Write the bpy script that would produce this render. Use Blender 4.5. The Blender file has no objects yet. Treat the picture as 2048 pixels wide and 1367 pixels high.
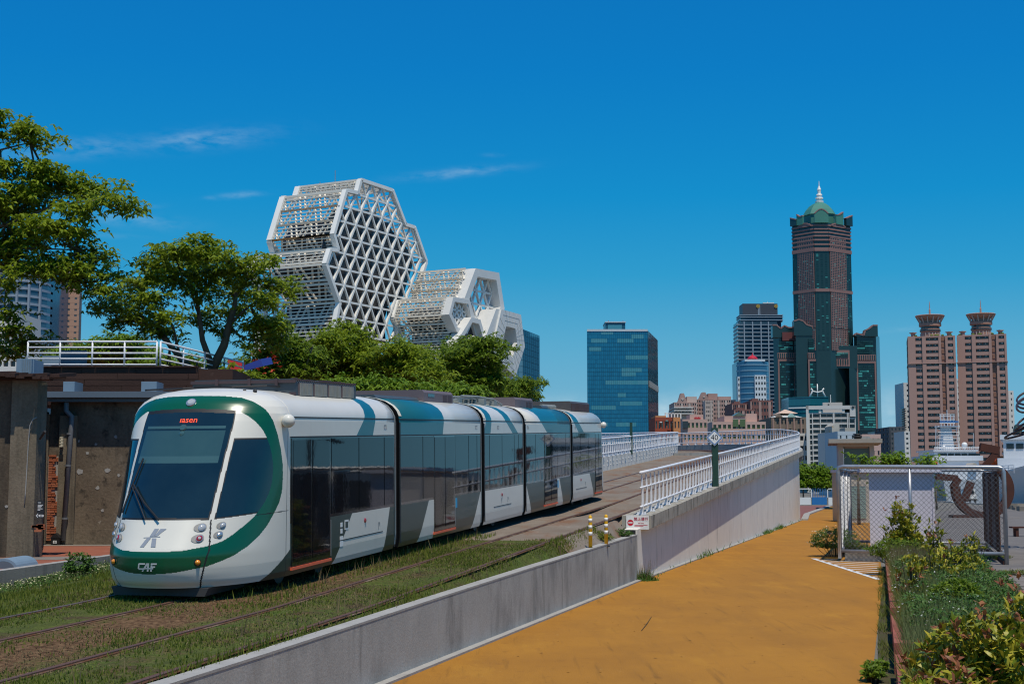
import bpy, bmesh, math, random
import numpy as np
from mathutils import Vector, Matrix
random.seed(7); rng = np.random.default_rng(7)
SC = bpy.context.scene; COL = SC.collection
R = math.radians
SKY_STOPS = [(.05, (.004, .11, .40)), (.2, (.004, .145, .46)), (.3, (.004, .20, .55)), (.4, (.008, .27, .60)), (.5, (.03, .33, .61)), (.62, (.10, .40, .62)), (.8, (.19, .45, .62))]
# ------------------------------------------------------------------ camera, light, sky
FPX = 2844.0; HZ = 2.72; HORIZ = 966.0
PITCH = math.atan((HORIZ - 683.5) / FPX); CP, SP = math.cos(PITCH), math.sin(PITCH)
cam = bpy.data.cameras.new('camera'); cam.sensor_width = 36; cam.lens = 36 * FPX / 2048
cam.clip_start = .1; cam.clip_end = 9000
cam_o = bpy.data.objects.new('camera', cam); COL.objects.link(cam_o)
cam_o.location = (0, 0, HZ); cam_o.rotation_euler = (math.pi / 2 + PITCH, 0, 0); SC.camera = cam_o

SUN_DIR = Vector((.11, -.365, .93)).normalized()
sun = bpy.data.lights.new('sun', 'SUN'); sun.energy = 3.85; sun.angle = R(.5); sun.color = (1, .915, .77)
sun_o = bpy.data.objects.new('sun', sun); COL.objects.link(sun_o); sun_o.location = (0, -20, 60)
sun_o.rotation_euler = SUN_DIR.to_track_quat('Z', 'Y').to_euler()

W = bpy.data.worlds.new('World'); SC.world = W; W.use_nodes = True
nt = W.node_tree; nt.nodes.clear()
def wn(t, **k):
    n = nt.nodes.new(t)
    for a, b in k.items(): setattr(n, a, b)
    return n
L_ = nt.links.new
out = wn('ShaderNodeOutputWorld'); bg = wn('ShaderNodeBackground'); bg.inputs[1].default_value = .105
sky = wn('ShaderNodeTexSky', sky_type='NISHITA', sun_disc=False, sun_elevation=R(68), sun_rotation=R(172))
sky.air_density = 1.0; sky.dust_density = .1; sky.ozone_density = 2.0
sky_g = wn('ShaderNodeSeparateColor'); L_(sky.outputs[0], sky_g.inputs[0])
grade = wn('ShaderNodeValToRGB'); SKYS = 1.0
tc = wn('ShaderNodeTexCoord'); sep = wn('ShaderNodeSeparateXYZ'); L_(tc.outputs['Generated'], sep.inputs[0])
def mth(op, a, b=None, c=None, clamp=False):
    n = wn('ShaderNodeMath', operation=op); n.use_clamp = clamp
    for i, v in enumerate((a, b, c)):
        if v is None: continue
        if isinstance(v, (int, float)): n.inputs[i].default_value = v
        else: L_(v, n.inputs[i])
    return n.outputs[0]
L_(mth('MULTIPLY', sky_g.outputs[1], .105), grade.inputs[0])   # green of the physical sky picks the photograph's graded blue
cr = grade.color_ramp; stops = SKY_STOPS
cr.elements[0].position = stops[0][0]; cr.elements[0].color = (*stops[0][1], 1); cr.elements[1].position = stops[-1][0]; cr.elements[1].color = (*stops[-1][1], 1)
for p_, c_ in stops[1:-1]: e_ = cr.elements.new(p_); e_.color = (*c_, 1)
skym = wn('ShaderNodeMixRGB', blend_type='MULTIPLY'); skym.inputs[0].default_value = 1; skym.inputs[2].default_value = (1 / .105,) * 3 + (1,); L_(grade.outputs[0], skym.inputs[1])
az = mth('ARCTAN2', sep.outputs[0], sep.outputs[1])
el = mth('ARCSINE', sep.outputs[2])
cmb = wn('ShaderNodeCombineXYZ'); L_(az, cmb.inputs[0]); L_(el, cmb.inputs[1])
def nz(scale, sx, sy, rot=0, detail=6, rough=.6):
    mp = wn('ShaderNodeMapping'); mp.inputs['Scale'].default_value = (sx, sy, 1); mp.inputs['Rotation'].default_value = (0, 0, rot)
    L_(cmb.outputs[0], mp.inputs[0]); n = wn('ShaderNodeTexNoise'); n.inputs['Scale'].default_value = scale
    n.inputs['Detail'].default_value = detail; n.inputs['Roughness'].default_value = rough; L_(mp.outputs[0], n.inputs[0])
    return n.outputs[0]
n_wisp = nz(52, 1, 3.0, .12); n_wisp2 = nz(9, 1, 2.5, .1); n_cum = nz(22, 1, 1.6, 0, 7)
wisp = None
# high wisps: azimuth, elevation, half length, half height, slope, amount
def dirae(px, py):
    x = (px - 1024) / FPX; b = (683.5 - py) / FPX
    d = Vector((x, CP - b * SP, SP + b * CP)).normalized()
    return math.atan2(d.x, d.y), math.asin(d.z)
for px, py, hl, hh, sl, amt in ((120, 300, 190, 17, .14, 1.0), (410, 279, 120, 17, .13, 1.35), (240, 438, 110, 13, -.05, 1.1), (905, 347, 105, 9, .10, 1.25),
                                (480, 390, 45, 6, .12, 1.0), (425, 396, 16, 4, 0, .9), (300, 412, 25, 5, .1, .7), (1830, 657, 60, 6, .05, .8), (210, 470, 60, 5, 0, .6), (990, 310, 20, 4, 0, .4)):
    a0, e0 = dirae(px, py); s = 1 / FPX
    da = mth('SUBTRACT', az, a0); de = mth('SUBTRACT', mth('SUBTRACT', el, e0), mth('MULTIPLY', da, sl))
    q = mth('ADD', mth('POWER', mth('ABSOLUTE', mth('DIVIDE', da, hl * s)), 2.0), mth('POWER', mth('ABSOLUTE', mth('DIVIDE', de, hh * s)), 2.0))
    g = mth('MULTIPLY', mth('EXPONENT', mth('MULTIPLY', q, -1.0)), amt)
    wisp = g if wisp is None else mth('MAXIMUM', wisp, g)
wtex = mth('MULTIPLY', mth('SUBTRACT', n_wisp, .36), 2.6, clamp=True)
wisp = mth('MULTIPLY', mth('MULTIPLY', wisp, wtex), mth('MULTIPLY', mth('SUBTRACT', n_wisp2, .2), 1.3, clamp=True), clamp=True)
cum = None
for px, py, hl, hh, amt in ((1395, 815, 70, 30, 1.0), (1330, 830, 60, 35, .9), (1790, 830, 45, 45, .65), (1110, 810, 60, 18, .6), (1240, 840, 120, 18, .5), (700, 840, 300, 20, .5)):
    a0, e0 = dirae(px, py); s = 1 / FPX
    q = mth('ADD', mth('POWER', mth('ABSOLUTE', mth('DIVIDE', mth('SUBTRACT', az, a0), hl * s)), 2.0), mth('POWER', mth('ABSOLUTE', mth('DIVIDE', mth('SUBTRACT', el, e0), hh * s)), 2.0))
    g = mth('MULTIPLY', mth('EXPONENT', mth('MULTIPLY', q, -1.0)), amt)
    cum = g if cum is None else mth('MAXIMUM', cum, g)
cum = mth('MULTIPLY', cum, mth('MULTIPLY', mth('SUBTRACT', n_cum, .33), 3.2, clamp=True), clamp=True)
mx1 = wn('ShaderNodeMixRGB'); mx1.inputs[2].default_value = (4.4, 6.2, 7.4, 1); L_(mth('MULTIPLY', wisp, .62), mx1.inputs[0]); L_(skym.outputs[0], mx1.inputs[1])
mx2 = wn('ShaderNodeMixRGB'); mx2.inputs[2].default_value = (4.6, 6.3, 7.2, 1); L_(mth('MULTIPLY', cum, .95), mx2.inputs[0]); L_(mx1.outputs[0], mx2.inputs[1])
L_(mx2.outputs[0], bg.inputs[0]); L_(bg.outputs[0], out.inputs[0])
vs = SC.view_settings; vs.view_transform = 'Standard'; vs.look = 'None'; vs.gamma = 1; vs.exposure = 0; vs.use_curve_mapping = False
SC.cycles.filter_width = 1.15; SC.cycles.max_bounces = 6; SC.cycles.diffuse_bounces = 3; SC.cycles.glossy_bounces = 3; SC.cycles.transparent_max_bounces = 6

# ------------------------------------------------------------------ geometry of the place
def ray(px, py):
    b = (683.5 - py) / FPX
    return Vector(((px - 1024) / FPX, CP - b * SP, SP + b * CP))
def at_y(px, py, Y): d = ray(px, py); return Vector((0, 0, HZ)) + d * (Y / d.y)
def at_z(px, py, z): d = ray(px, py); return Vector((0, 0, HZ)) + d * ((z - HZ) / d.z)
def xz(px, py, Y): p = at_y(px, py, Y); return p.x, p.z
P0 = Vector((-5.358, 21.334)); YAW = .2374
AX = Vector((math.sin(YAW), math.cos(YAW))); RT = Vector((math.cos(YAW), -math.sin(YAW)))
def sl(s, l): return P0 + AX * s + RT * l
def zt(s):
    return float(np.interp(s, [-40, 0, 33, 88, 106, 125, 160], [.065, .945, 2.18, 4.77, 5.5, 5.95, 6.05]))
def zwall(s): return float(np.interp(s, [-16, -7, 5.7, 20.4, 22], [.69, .79, 1.04, 1.28, 1.30]))

# ------------------------------------------------------------------ helpers
ORG = {}
def thing(name, label, cat, loc=(0, 0, 0), group=None, rot=None):
    o = bpy.data.objects.new(name, None); COL.objects.link(o); o.location = loc; o.empty_display_size = .3
    if rot: o.rotation_euler = rot
    o['label'] = label; o['category'] = cat
    if group: o['group'] = group
    ORG[o.name] = Vector(loc) if not rot else Vector((0, 0, 0))
    return o
def tag(o, label, cat, group=None):
    o['label'] = label; o['category'] = cat
    if group: o['group'] = group
    return o
class MB:
    def __init__(s): s.v = []; s.f = []; s.m = []; s.cur = 0
    def add(s, vs, fs):
        b = len(s.v); s.v += [tuple(v) for v in vs]
        for f in fs: s.f.append([b + i for i in f]); s.m.append(s.cur)
        return s
    def obox(s, o, ex, ey, ez):
        o, ex, ey, ez = map(Vector, (o, ex, ey, ez))
        p = [o, o + ex, o + ex + ey, o + ey]; p += [q + ez for q in p]
        fs = [(3, 2, 1, 0), (4, 5, 6, 7), (0, 1, 5, 4), (1, 2, 6, 5), (2, 3, 7, 6), (3, 0, 4, 7)]
        if ex.cross(ey).dot(ez) < 0: fs = [f[::-1] for f in fs]
        return s.add(p, fs)
    def box(s, x0, x1, y0, y1, z0, z1): return s.obox((x0, y0, z0), (x1 - x0, 0, 0), (0, y1 - y0, 0), (0, 0, z1 - z0))
    def beam(s, a, b, w, h=None, up=(0, 0, 1)):
        a, b = Vector(a), Vector(b); h = h or w; d = (b - a).normalized(); up = Vector(up)
        x = d.cross(up)
        if x.length < 1e-4: x = d.cross(Vector((1, 0, 0)))
        x.normalize(); y = x.cross(d)
        return s.obox(a - x * w / 2 - y * h / 2, x * w, b - a, y * h)
    def tube(s, pts, r, n=8, cap=True):
        pts = [Vector(p) for p in pts]; rs = r if isinstance(r, (list, tuple)) else [r] * len(pts)
        b = len(s.v); px = None
        for i, p in enumerate(pts):
            d = (pts[min(i + 1, len(pts) - 1)] - pts[max(i - 1, 0)]).normalized()
            if px is None:
                px = d.cross(Vector((0, 0, 1)))
                if px.length < 1e-3: px = Vector((1, 0, 0))
            px = (px - d * px.dot(d)).normalized(); py = d.cross(px)
            for k in range(n):
                t = 2 * math.pi * k / n; s.v.append(tuple(p + px * math.cos(t) * rs[i] + py * math.sin(t) * rs[i]))
        for i in range(len(pts) - 1):
            for k in range(n):
                k2 = (k + 1) % n; s.f.append([b + i * n + k, b + i * n + k2, b + (i + 1) * n + k2, b + (i + 1) * n + k]); s.m.append(s.cur)
        if cap:
            s.f.append([b + k for k in range(n)][::-1]); s.m.append(s.cur)
            e = b + (len(pts) - 1) * n; s.f.append([e + k for k in range(n)]); s.m.append(s.cur)
        return s
    def lathe(s, c, prof, n=16):
        c = Vector(c); b = len(s.v)
        for r_, z in prof:
            for k in range(n):
                t = 2 * math.pi * k / n; s.v.append((c.x + r_ * math.cos(t), c.y + r_ * math.sin(t), c.z + z))
        for i in range(len(prof) - 1):
            for k in range(n):
                k2 = (k + 1) % n; s.f.append([b + i * n + k, b + i * n + k2, b + (i + 1) * n + k2, b + (i + 1) * n + k]); s.m.append(s.cur)
        s.f.append([b + k for k in range(n)][::-1]); s.m.append(s.cur); e = b + (len(prof) - 1) * n
        s.f.append([e + k for k in range(n)]); s.m.append(s.cur)
        return s
    def prism(s, poly, vec):   # poly: list of 3-D points, extruded by vec
        poly = [Vector(p) for p in poly]; vec = Vector(vec); n = len(poly)
        nrm = Vector((0, 0, 0))
        for i in range(n): nrm += poly[i].cross(poly[(i + 1) % n])
        if nrm.dot(vec) > 0: poly = poly[::-1]
        return s.add(poly + [p + vec for p in poly], [list(range(n)), [n + i for i in range(n)][::-1]] + [[(i + 1) % n, i, n + i, n + (i + 1) % n] for i in range(n)])
    def mesh(s, name, mats, org=Vector((0, 0, 0)), smooth=False):
        me = bpy.data.meshes.new(name)
        me.from_pydata([(v[0] - org.x, v[1] - org.y, v[2] - org.z) for v in s.v], [], s.f)
        for m in (mats if isinstance(mats, (list, tuple)) else [mats]): me.materials.append(m)
        if any(s.m): me.polygons.foreach_set('material_index', s.m)
        if smooth: me.polygons.foreach_set('use_smooth', [True] * len(me.polygons))
        me.update(); return me
def link(name, me, parent=None, loc=(0, 0, 0), kind=None):
    o = bpy.data.objects.new(name, me); COL.objects.link(o); o.location = loc
    if parent:
        o.parent = parent
    if kind: o['kind'] = kind
    return o
def org_of(parent):
    p = parent
    while p.parent: p = p.parent
    return ORG.get(p.name, Vector((0, 0, 0)))
def part(name, mb, mats, parent, smooth=False, kind=None):
    return link(name, mb.mesh(name, mats, org_of(parent), smooth), parent, kind=kind)
def struct(name, mb, mats, smooth=False): return link(name, mb.mesh(name, mats, smooth=smooth), kind='structure')
def solo(name, mb, mats, label, cat, group=None, smooth=False, loc=None):
    org = Vector(loc) if loc else Vector(mb.v[0])
    o = link(name, mb.mesh(name, mats, org, smooth), loc=org); return tag(o, label, cat, group)
def inst(name, me, parent, loc, rotz=0, scale=None, kind=None, mat=None):
    o = bpy.data.objects.new(name, me); COL.objects.link(o); o.location = Vector(loc) - (org_of(parent) if parent else Vector((0, 0, 0)))
    if rotz: o.rotation_euler = (0, 0, rotz)
    if scale: o.scale = scale
    if parent: o.parent = parent
    if kind: o['kind'] = kind
    return o
UNIT = {}
def unit_box(mat):
    if mat.name not in UNIT:
        UNIT[mat.name] = MB().box(-.5, .5, -.5, .5, -.5, .5).mesh('unit_' + mat.name, mat)
    return UNIT[mat.name]
def beam_part(name, mat, parent, a, b, w, h, up=(0, 0, 1)):
    a, b = Vector(a), Vector(b); d = (b - a); ln = d.length; d.normalize(); x = d.cross(Vector(up))
    if x.length < 1e-4: x = d.cross(Vector((1, 0, 0)))
    x.normalize(); z = x.cross(d)
    o = bpy.data.objects.new(name, unit_box(mat)); COL.objects.link(o); o.parent = parent
    M = Matrix((x, d, z)).transposed().to_4x4(); M.translation = (a + b) / 2 - org_of(parent)
    o.matrix_local = M @ Matrix.Diagonal((w, ln, h, 1)); return o
def copy_tree(root, label, loc, rotz=None):
    r_ = root.copy(); COL.objects.link(r_); r_.location = loc; r_['label'] = label
    if rotz is not None: r_.rotation_euler = (0, 0, rotz)
    def rec(src, dst):
        for ch in list(src.children):
            c = ch.copy(); COL.objects.link(c); c.parent = dst; rec(ch, c)
    rec(root, r_); return r_
def text_mesh(body, size, depth=.004):
    cu = bpy.data.curves.new('lettering', 'FONT'); cu.body = body; cu.size = size; cu.extrude = depth; cu.align_x = 'CENTER'; cu.align_y = 'CENTER'
    cu.resolution_u = 3
    o = bpy.data.objects.new('lettering', cu); COL.objects.link(o)
    dg = bpy.context.evaluated_depsgraph_get(); me = bpy.data.meshes.new_from_object(o.evaluated_get(dg))
    bpy.data.objects.remove(o); bpy.data.curves.remove(cu); return me
def lettering(name, body, size, mat, parent, pos, right, up, depth=.004):
    me = text_mesh(body, size, depth); me.materials.clear(); me.materials.append(mat)
    o = bpy.data.objects.new(name, me); COL.objects.link(o)
    x = Vector(right).normalized(); y = Vector(up).normalized(); z = x.cross(y).normalized(); y = z.cross(x)
    M = Matrix((x, y, z)).transposed().to_4x4(); M.translation = Vector(pos) - org_of(parent)
    o.parent = parent; o.matrix_local = M; return o

# ------------------------------------------------------------------ materials
def mat(name, c1, c2=None, scale=4., rough=.6, metal=0., bump=0., bscale=60., spec=.5, coat=0., streak=None, spots=None, detail=5, emit=None, contrast=1.0, strs=1.0, island=None, transl=0., aniso=(1, 1, 1), fine=0.):
    m = bpy.data.materials.new(name); m.use_nodes = True; t = m.node_tree; N = t.nodes; B = N['Principled BSDF']; l = t.links.new
    B.inputs['Roughness'].default_value = rough; B.inputs['Metallic'].default_value = metal; B.inputs['Specular IOR Level'].default_value = spec
    if rough >= .75: B.inputs['Specular IOR Level'].default_value = .1
    if coat: B.inputs['Coat Weight'].default_value = coat; B.inputs['Coat Roughness'].default_value = .04
    c1 = tuple(c1) + (1,)
    B.inputs['Base Color'].default_value = c1
    geo = N.new('ShaderNodeNewGeometry'); src = None
    def noise(sc_, det=5, rgh=.6, an=(1, 1, 1)):
        mp = N.new('ShaderNodeMapping'); mp.inputs['Scale'].default_value = an; l(geo.outputs['Position'], mp.inputs[0])
        n = N.new('ShaderNodeTexNoise'); n.inputs['Scale'].default_value = sc_; n.inputs['Detail'].default_value = det; n.inputs['Roughness'].default_value = rgh
        l(mp.outputs[0], n.inputs[0]); return n.outputs[0]
    def ramp(v, lo, hi):
        r_ = N.new('ShaderNodeMapRange'); r_.inputs[1].default_value = lo; r_.inputs[2].default_value = hi; r_.clamp = True; l(v, r_.inputs[0]); return r_.outputs[0]
    def mix(f, a, b):
        x = N.new('ShaderNodeMixRGB'); l(f, x.inputs[0])
        for i, v in ((1, a), (2, b)):
            if isinstance(v, tuple): x.inputs[i].default_value = v if len(v) == 4 else v + (1,)
            else: l(v, x.inputs[i])
        return x.outputs[0]
    col = c1
    if c2 is not None:
        col = mix(ramp(noise(scale, detail, .62, aniso), .5 - .22 / contrast, .5 + .22 / contrast), col, tuple(c2))
    if island is not None:
        col = mix(ramp(geo.outputs['Random Per Island'], 0, 1), col, tuple(island))
    if streak:
        for (cs, sc_, lo, hi, amt, an) in streak:
            f = ramp(noise(sc_, 5, .65, an), lo, hi); mm = N.new('ShaderNodeMath'); mm.operation = 'MULTIPLY'; mm.inputs[1].default_value = amt; l(f, mm.inputs[0])
            col = mix(mm.outputs[0], col, tuple(cs))
    if spots:
        for (cs, sc_, lo, hi, amt) in spots:
            f = ramp(noise(sc_, 4, .6), lo, hi); mm = N.new('ShaderNodeMath'); mm.operation = 'MULTIPLY'; mm.inputs[1].default_value = amt; l(f, mm.inputs[0])
            col = mix(mm.outputs[0], col, tuple(cs))
    if fine:
        f = ramp(noise(bscale, 3, .6), .3, .7); h = N.new('ShaderNodeHueSaturation'); mr = N.new('ShaderNodeMapRange'); mr.inputs[3].default_value = 1 - fine; mr.inputs[4].default_value = 1 + fine
        l(f, mr.inputs[0]); l(mr.outputs[0], h.inputs['Value'])
        if isinstance(col, tuple): h.inputs['Color'].default_value = col
        else: l(col, h.inputs['Color'])
        col = h.outputs[0]
    if not isinstance(col, tuple): l(col, B.inputs['Base Color'])
    if bump:
        b = N.new('ShaderNodeBump'); b.inputs['Strength'].default_value = bump; b.inputs['Distance'].default_value = .02 * strs
        l(noise(bscale, 4), b.inputs['Height']); l(b.outputs[0], B.inputs['Normal'])
    if emit: B.inputs['Emission Color'].default_value = tuple(emit[0]) + (1,); B.inputs['Emission Strength'].default_value = emit[1]
    if transl:
        tr = N.new('ShaderNodeBsdfTranslucent'); ms = N.new('ShaderNodeMixShader'); ms.inputs[0].default_value = transl
        if isinstance(col, tuple): tr.inputs[0].default_value = col
        else: l(col, tr.inputs[0])
        l(B.outputs[0], ms.inputs[1]); l(tr.outputs[0], ms.inputs[2]); l(ms.outputs[0], N['Material Output'].inputs[0])
    return m
VS = (2.2, 2.2, .18)
M = {}
M['asphalt'] = mat('plaza_asphalt', (.13, .12, .115), (.19, .175, .165), .6, .9, bump=.3, bscale=90, fine=.15)
M['city'] = mat('city_ground', (.14, .135, .12), (.2, .19, .17), .02, .95)
M['path'] = mat('yellow_paint', (.40, .185, .026), (.32, .145, .024), .35, .75, bump=.5, bscale=55, fine=.16, streak=[((.22, .105, .025), .55, .48, .70, .4, (1.3, .28, 1)), ((.47, .235, .03), .8, .56, .74, .5, (1.2, .4, 1)), ((.15, .075, .02), 2.2, .58, .74, .55, (2.6, .14, 1)), ((.50, .30, .10), 5, .64, .74, .4, (1.6, .5, 1))], spots=[((.20, .09, .02), 3.2, .60, .76, .5), ((.09, .05, .02), 11, .66, .73, .6), ((.12, .07, .03), 26, .66, .74, .6)])
M['conc'] = mat('concrete', (.30, .295, .28), (.36, .35, .33), 1.4, .85, bump=.25, bscale=40, streak=[((.16, .155, .145), 1.6, .5, .72, .75, VS), ((.42, .41, .39), 2.3, .55, .75, .5, (1.5, 1.5, .5))], fine=.06)
M['conc_wall'] = mat('stained_concrete', (.33, .325, .305), (.41, .405, .38), .9, .85, bump=.25, bscale=30, streak=[((.15, .15, .145), .8, .48, .70, .7, (1, 1, .55)), ((.42, .43, .43), 1.3, .56, .72, .5, (1, 1, .8)), ((.08, .08, .075), 1.6, .59, .72, .6, (1.4, 1.4, .25))], fine=.1)
M['conc_ramp'] = mat('ramp_concrete', (.68, .65, .59), (.76, .73, .665), .7, .85, bump=.2, bscale=40, streak=[((.42, .40, .36), 1.0, .58, .76, .5, (1.4, 1.4, .3)), ((.20, .185, .16), 1.9, .60, .72, .7, (1.6, 1.6, .22))], fine=.05)
M['conc_top'] = mat('pale_concrete', (.38, .37, .345), (.30, .29, .275), 2., .85, bump=.2, bscale=50, fine=.08, spots=[((.2, .19, .17), 2.5, .6, .75, .6)])
M['ledge'] = mat('ledge_concrete', (.40, .38, .33), (.30, .28, .24), 1.8, .85, bump=.3, bscale=40, streak=[((.10, .095, .08), 3.0, .52, .62, .8, (1.6, 1.6, .3))], fine=.1)
M['deck'] = mat('track_slab', (.17, .135, .105), (.225, .19, .155), .6, .9, bump=.3, bscale=50, streak=[((.19, .09, .045), 1.1, .5, .7, .8, (1, .35, 1)), ((.30, .27, .235), 1.3, .58, .7, .5, (1, .4, 1))], fine=.1)
M['white_paint'] = mat('white_railing_paint', (.78, .78, .80), (.70, .70, .72), 6, .4)
M['rust_rail'] = mat('rusty_rail', (.12, .055, .032), (.075, .045, .035), 3, .65, bump=.3)
M['rust_stain'] = mat('rust_stained_slab', (.12, .055, .028), (.085, .045, .028), 1.5, .9, bump=.3, streak=[((.27, .22, .17), 2.2, .5, .66, .7, (1, .5, 1))], fine=.15)
M['steel_rail'] = mat('worn_rail', (.16, .13, .125), (.12, .075, .06), 3, .5, metal=.3)
M['soil_grass'] = mat('grassy_soil', (.085, .105, .022), (.06, .075, .02), 2.5, .95, bump=.8, bscale=24, contrast=1.3, spots=[((.07, .042, .028), 1.4, .50, .64, .8), ((.06, .10, .018), 1.0, .54, .68, .7), ((.035, .03, .015), 14, .55, .7, .6), ((.13, .105, .06), 19, .6, .75, .6)], fine=.45)
def bare_mix(m):
    t = m.node_tree; l = t.links.new; B = t.nodes['Principled BSDF']; old = B.inputs['Base Color'].links[0].from_socket
    at_ = t.nodes.new('ShaderNodeAttribute'); at_.attribute_name = 'bare'; geo = t.nodes.new('ShaderNodeNewGeometry'); out_ = None
    n1 = t.nodes.new('ShaderNodeTexNoise'); n1.inputs['Scale'].default_value = 2.2; n1.inputs['Detail'].default_value = 8; n1.inputs['Roughness'].default_value = .7; l(geo.outputs['Position'], n1.inputs[0])
    a = t.nodes.new('ShaderNodeMath'); a.operation = 'ADD'; l(at_.outputs['Fac'], a.inputs[0]); l(n1.outputs[0], a.inputs[1])
    r_ = t.nodes.new('ShaderNodeMapRange'); r_.inputs[1].default_value = .85; r_.inputs[2].default_value = 1.12; l(a.outputs[0], r_.inputs[0])
    n2 = t.nodes.new('ShaderNodeTexNoise'); n2.inputs['Scale'].default_value = 16; n2.inputs['Detail'].default_value = 6; l(geo.outputs['Position'], n2.inputs[0])
    c_ = t.nodes.new('ShaderNodeValToRGB'); c_.color_ramp.elements[0].position = .36; c_.color_ramp.elements[0].color = (.055, .028, .014, 1); c_.color_ramp.elements[1].position = .66; c_.color_ramp.elements[1].color = (.19, .115, .06, 1); l(n2.outputs[0], c_.inputs[0])
    x = t.nodes.new('ShaderNodeMixRGB'); l(r_.outputs[0], x.inputs[0]); l(old, x.inputs[1]); l(c_.outputs[0], x.inputs[2]); l(x.outputs[0], B.inputs['Base Color'])
bare_mix(M['soil_grass'])
M['soil'] = mat('planter_soil', (.08, .06, .04), (.06, .07, .025), 2, .95, bump=.5, fine=.2)
M['redpave'] = mat('red_pavers', (.30, .105, .065), (.24, .09, .06), 1.2, .85, bump=.3, fine=.15, streak=[((.30, .26, .22), .5, .55, .68, .5, (1, 1, 1))])
M['greypave'] = mat('grey_pavers', (.23, .205, .18), (.17, .15, .135), 2.5, .85, bump=.3, fine=.12)
M['hedgepave'] = mat('brick_plaza_red', (.23, .095, .085), (.19, .10, .09), 2, .9, fine=.12)
M['planter'] = mat('red_planter_render', (.33, .115, .085), (.25, .085, .065), 3, .85, bump=.35, fine=.12, spots=[((.12, .06, .05), 3, .6, .72, .6)])
M['tramwhite'] = mat('tram_white_paint', (.70, .68, .61), (.66, .64, .575), 1.2, .3, coat=.15, streak=[((.48, .45, .40), 1.1, .58, .8, .3, VS)])
M['tramgreen'] = mat('tram_green_paint', (.003, .085, .038), None, rough=.25, coat=.35)
M['tramteal'] = mat('tram_teal_paint', (.010, .125, .16), (.012, .115, .145), 1.2, rough=.3, coat=.15)
M['tramdark'] = mat('tram_dark_green_paint', (.018, .042, .039), (.023, .047, .042), 1.2, .3, coat=.1)
M['cream'] = mat('cream_trim', (.74, .68, .52), rough=.4)
M['glass'] = mat('dark_tram_glass', (.003, .005, .008), None, rough=.03, spec=.30, bump=.05, bscale=1.3)
M['glass2'] = mat('cab_glass', (.006, .017, .026), (.012, .028, .038), 1.2, rough=.05, spec=.6, coat=.4)
M['blind'] = mat('sun_blind_behind_glass', (.030, .075, .082), (.036, .085, .09), 3, rough=.08, spec=.6, coat=.5)
M['blindlow'] = mat('sun_blind_edge', (.05, .11, .115), None, rough=.08, spec=.6, coat=.5)
M['black'] = mat('black_rubber', (.012, .012, .013), rough=.55)
M['blackgloss'] = mat('black_gloss', (.008, .009, .011), rough=.12, coat=.5)
M['bellows'] = mat('grey_bellows', (.27, .29, .28), (.2, .22, .21), 4, .6)
M['dkbellows'] = mat('dark_bellows', (.025, .026, .028), (.035, .035, .037), 4, .7)
M['roofgrey'] = mat('roof_unit_grey', (.055, .073, .088), (.07, .088, .105), 2, .55, bump=.1)
M['roofmauve'] = mat('roof_unit_mauve', (.135, .105, .115), (.155, .12, .13), 2, .6)
M['roofdark'] = mat('roof_grille', (.07, .045, .05), rough=.7)
M['chrome'] = mat('metal_lamp_cup', (.6, .6, .6), rough=.25, metal=.8)
M['lamp'] = mat('lamp_lens', (.40, .42, .44), rough=.1, coat=1)
M['redlamp'] = mat('red_lamp_lens', (.30, .012, .015), rough=.15, coat=1)
M['amber'] = mat('amber_lamp_lens', (.85, .30, .02), rough=.15, coat=1)
M['led'] = mat('red_led', (.4, .02, .01), emit=((1, .10, .03), 1.1))
M['logogrey'] = mat('grey_emblem', (.26, .29, .34), rough=.35)
M['silver'] = mat('silver_emblem', (.62, .63, .62), rough=.35)
M['orange'] = mat('orange_sill', (.75, .13, .05), rough=.5)
M['blue'] = mat('blue_paint', (.02, .16, .42), rough=.5)
M['lightblue'] = mat('light_blue_sticker', (.02, .36, .66), rough=.5)
M['yellow'] = mat('yellow_post', (.80, .44, .008), (.70, .37, .008), 5, .5)
M['green_post'] = mat('dark_green_steel', (.015, .05, .035), (.02, .06, .04), 4, .45)
M['galv'] = mat('galvanised_steel', (.42, .43, .45), (.33, .34, .36), 5, .35, metal=.6)
M['wire'] = mat('chain_link_wire', (.13, .13, .135), rough=.6)
M['rustpanel'] = mat('rusty_corrugated', (.12, .055, .03), (.20, .19, .19), .9, .8, bump=.3, aniso=(1, 1, .4), spots=[((.06, .03, .02), 4, .5, .7, .7)])
M['rust'] = mat('weathered_steel', (.105, .042, .030), (.075, .036, .03), 1.2, .85, bump=.3, fine=.12)
M['mauve'] = mat('mauve_shed_paint', (.64, .61, .68), (.60, .57, .64), .6, .6, fine=.04, streak=[((.3, .28, .29), 1.5, .62, .75, .4, VS)])
M['render'] = mat('weathered_render', (.205, .165, .118), (.115, .09, .066), .45, .95, bump=.5, bscale=14, detail=7, contrast=1.2, streak=[((.045, .039, .032), .9, .46, .64, .9, (1.2, 1.2, .4)), ((.27, .235, .19), 1.4, .6, .75, .5, (1, 1, .5))], spots=[((.04, .035, .03), 3.2, .58, .68, .8), ((.36, .33, .28), 2.1, .70, .74, .75)], fine=.18)
M['render_dk'] = mat('dark_weathered_render', (.135, .105, .075), (.08, .064, .047), .5, .95, bump=.5, bscale=14, detail=7, streak=[((.04, .036, .03), .9, .50, .66, .8, (1.2, 1.2, .3)), ((.17, .145, .11), 1.2, .6, .75, .5, (1, 1, .4))], spots=[((.24, .225, .20), 2.2, .69, .73, .6)], fine=.2)
M['oldpillar'] = mat('old_concrete_pillar', (.21, .175, .13), (.15, .125, .09), 1.4, .95, bump=.4, bscale=20, streak=[((.08, .07, .055), 1.4, .52, .68, .7, VS)], fine=.15)
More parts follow.
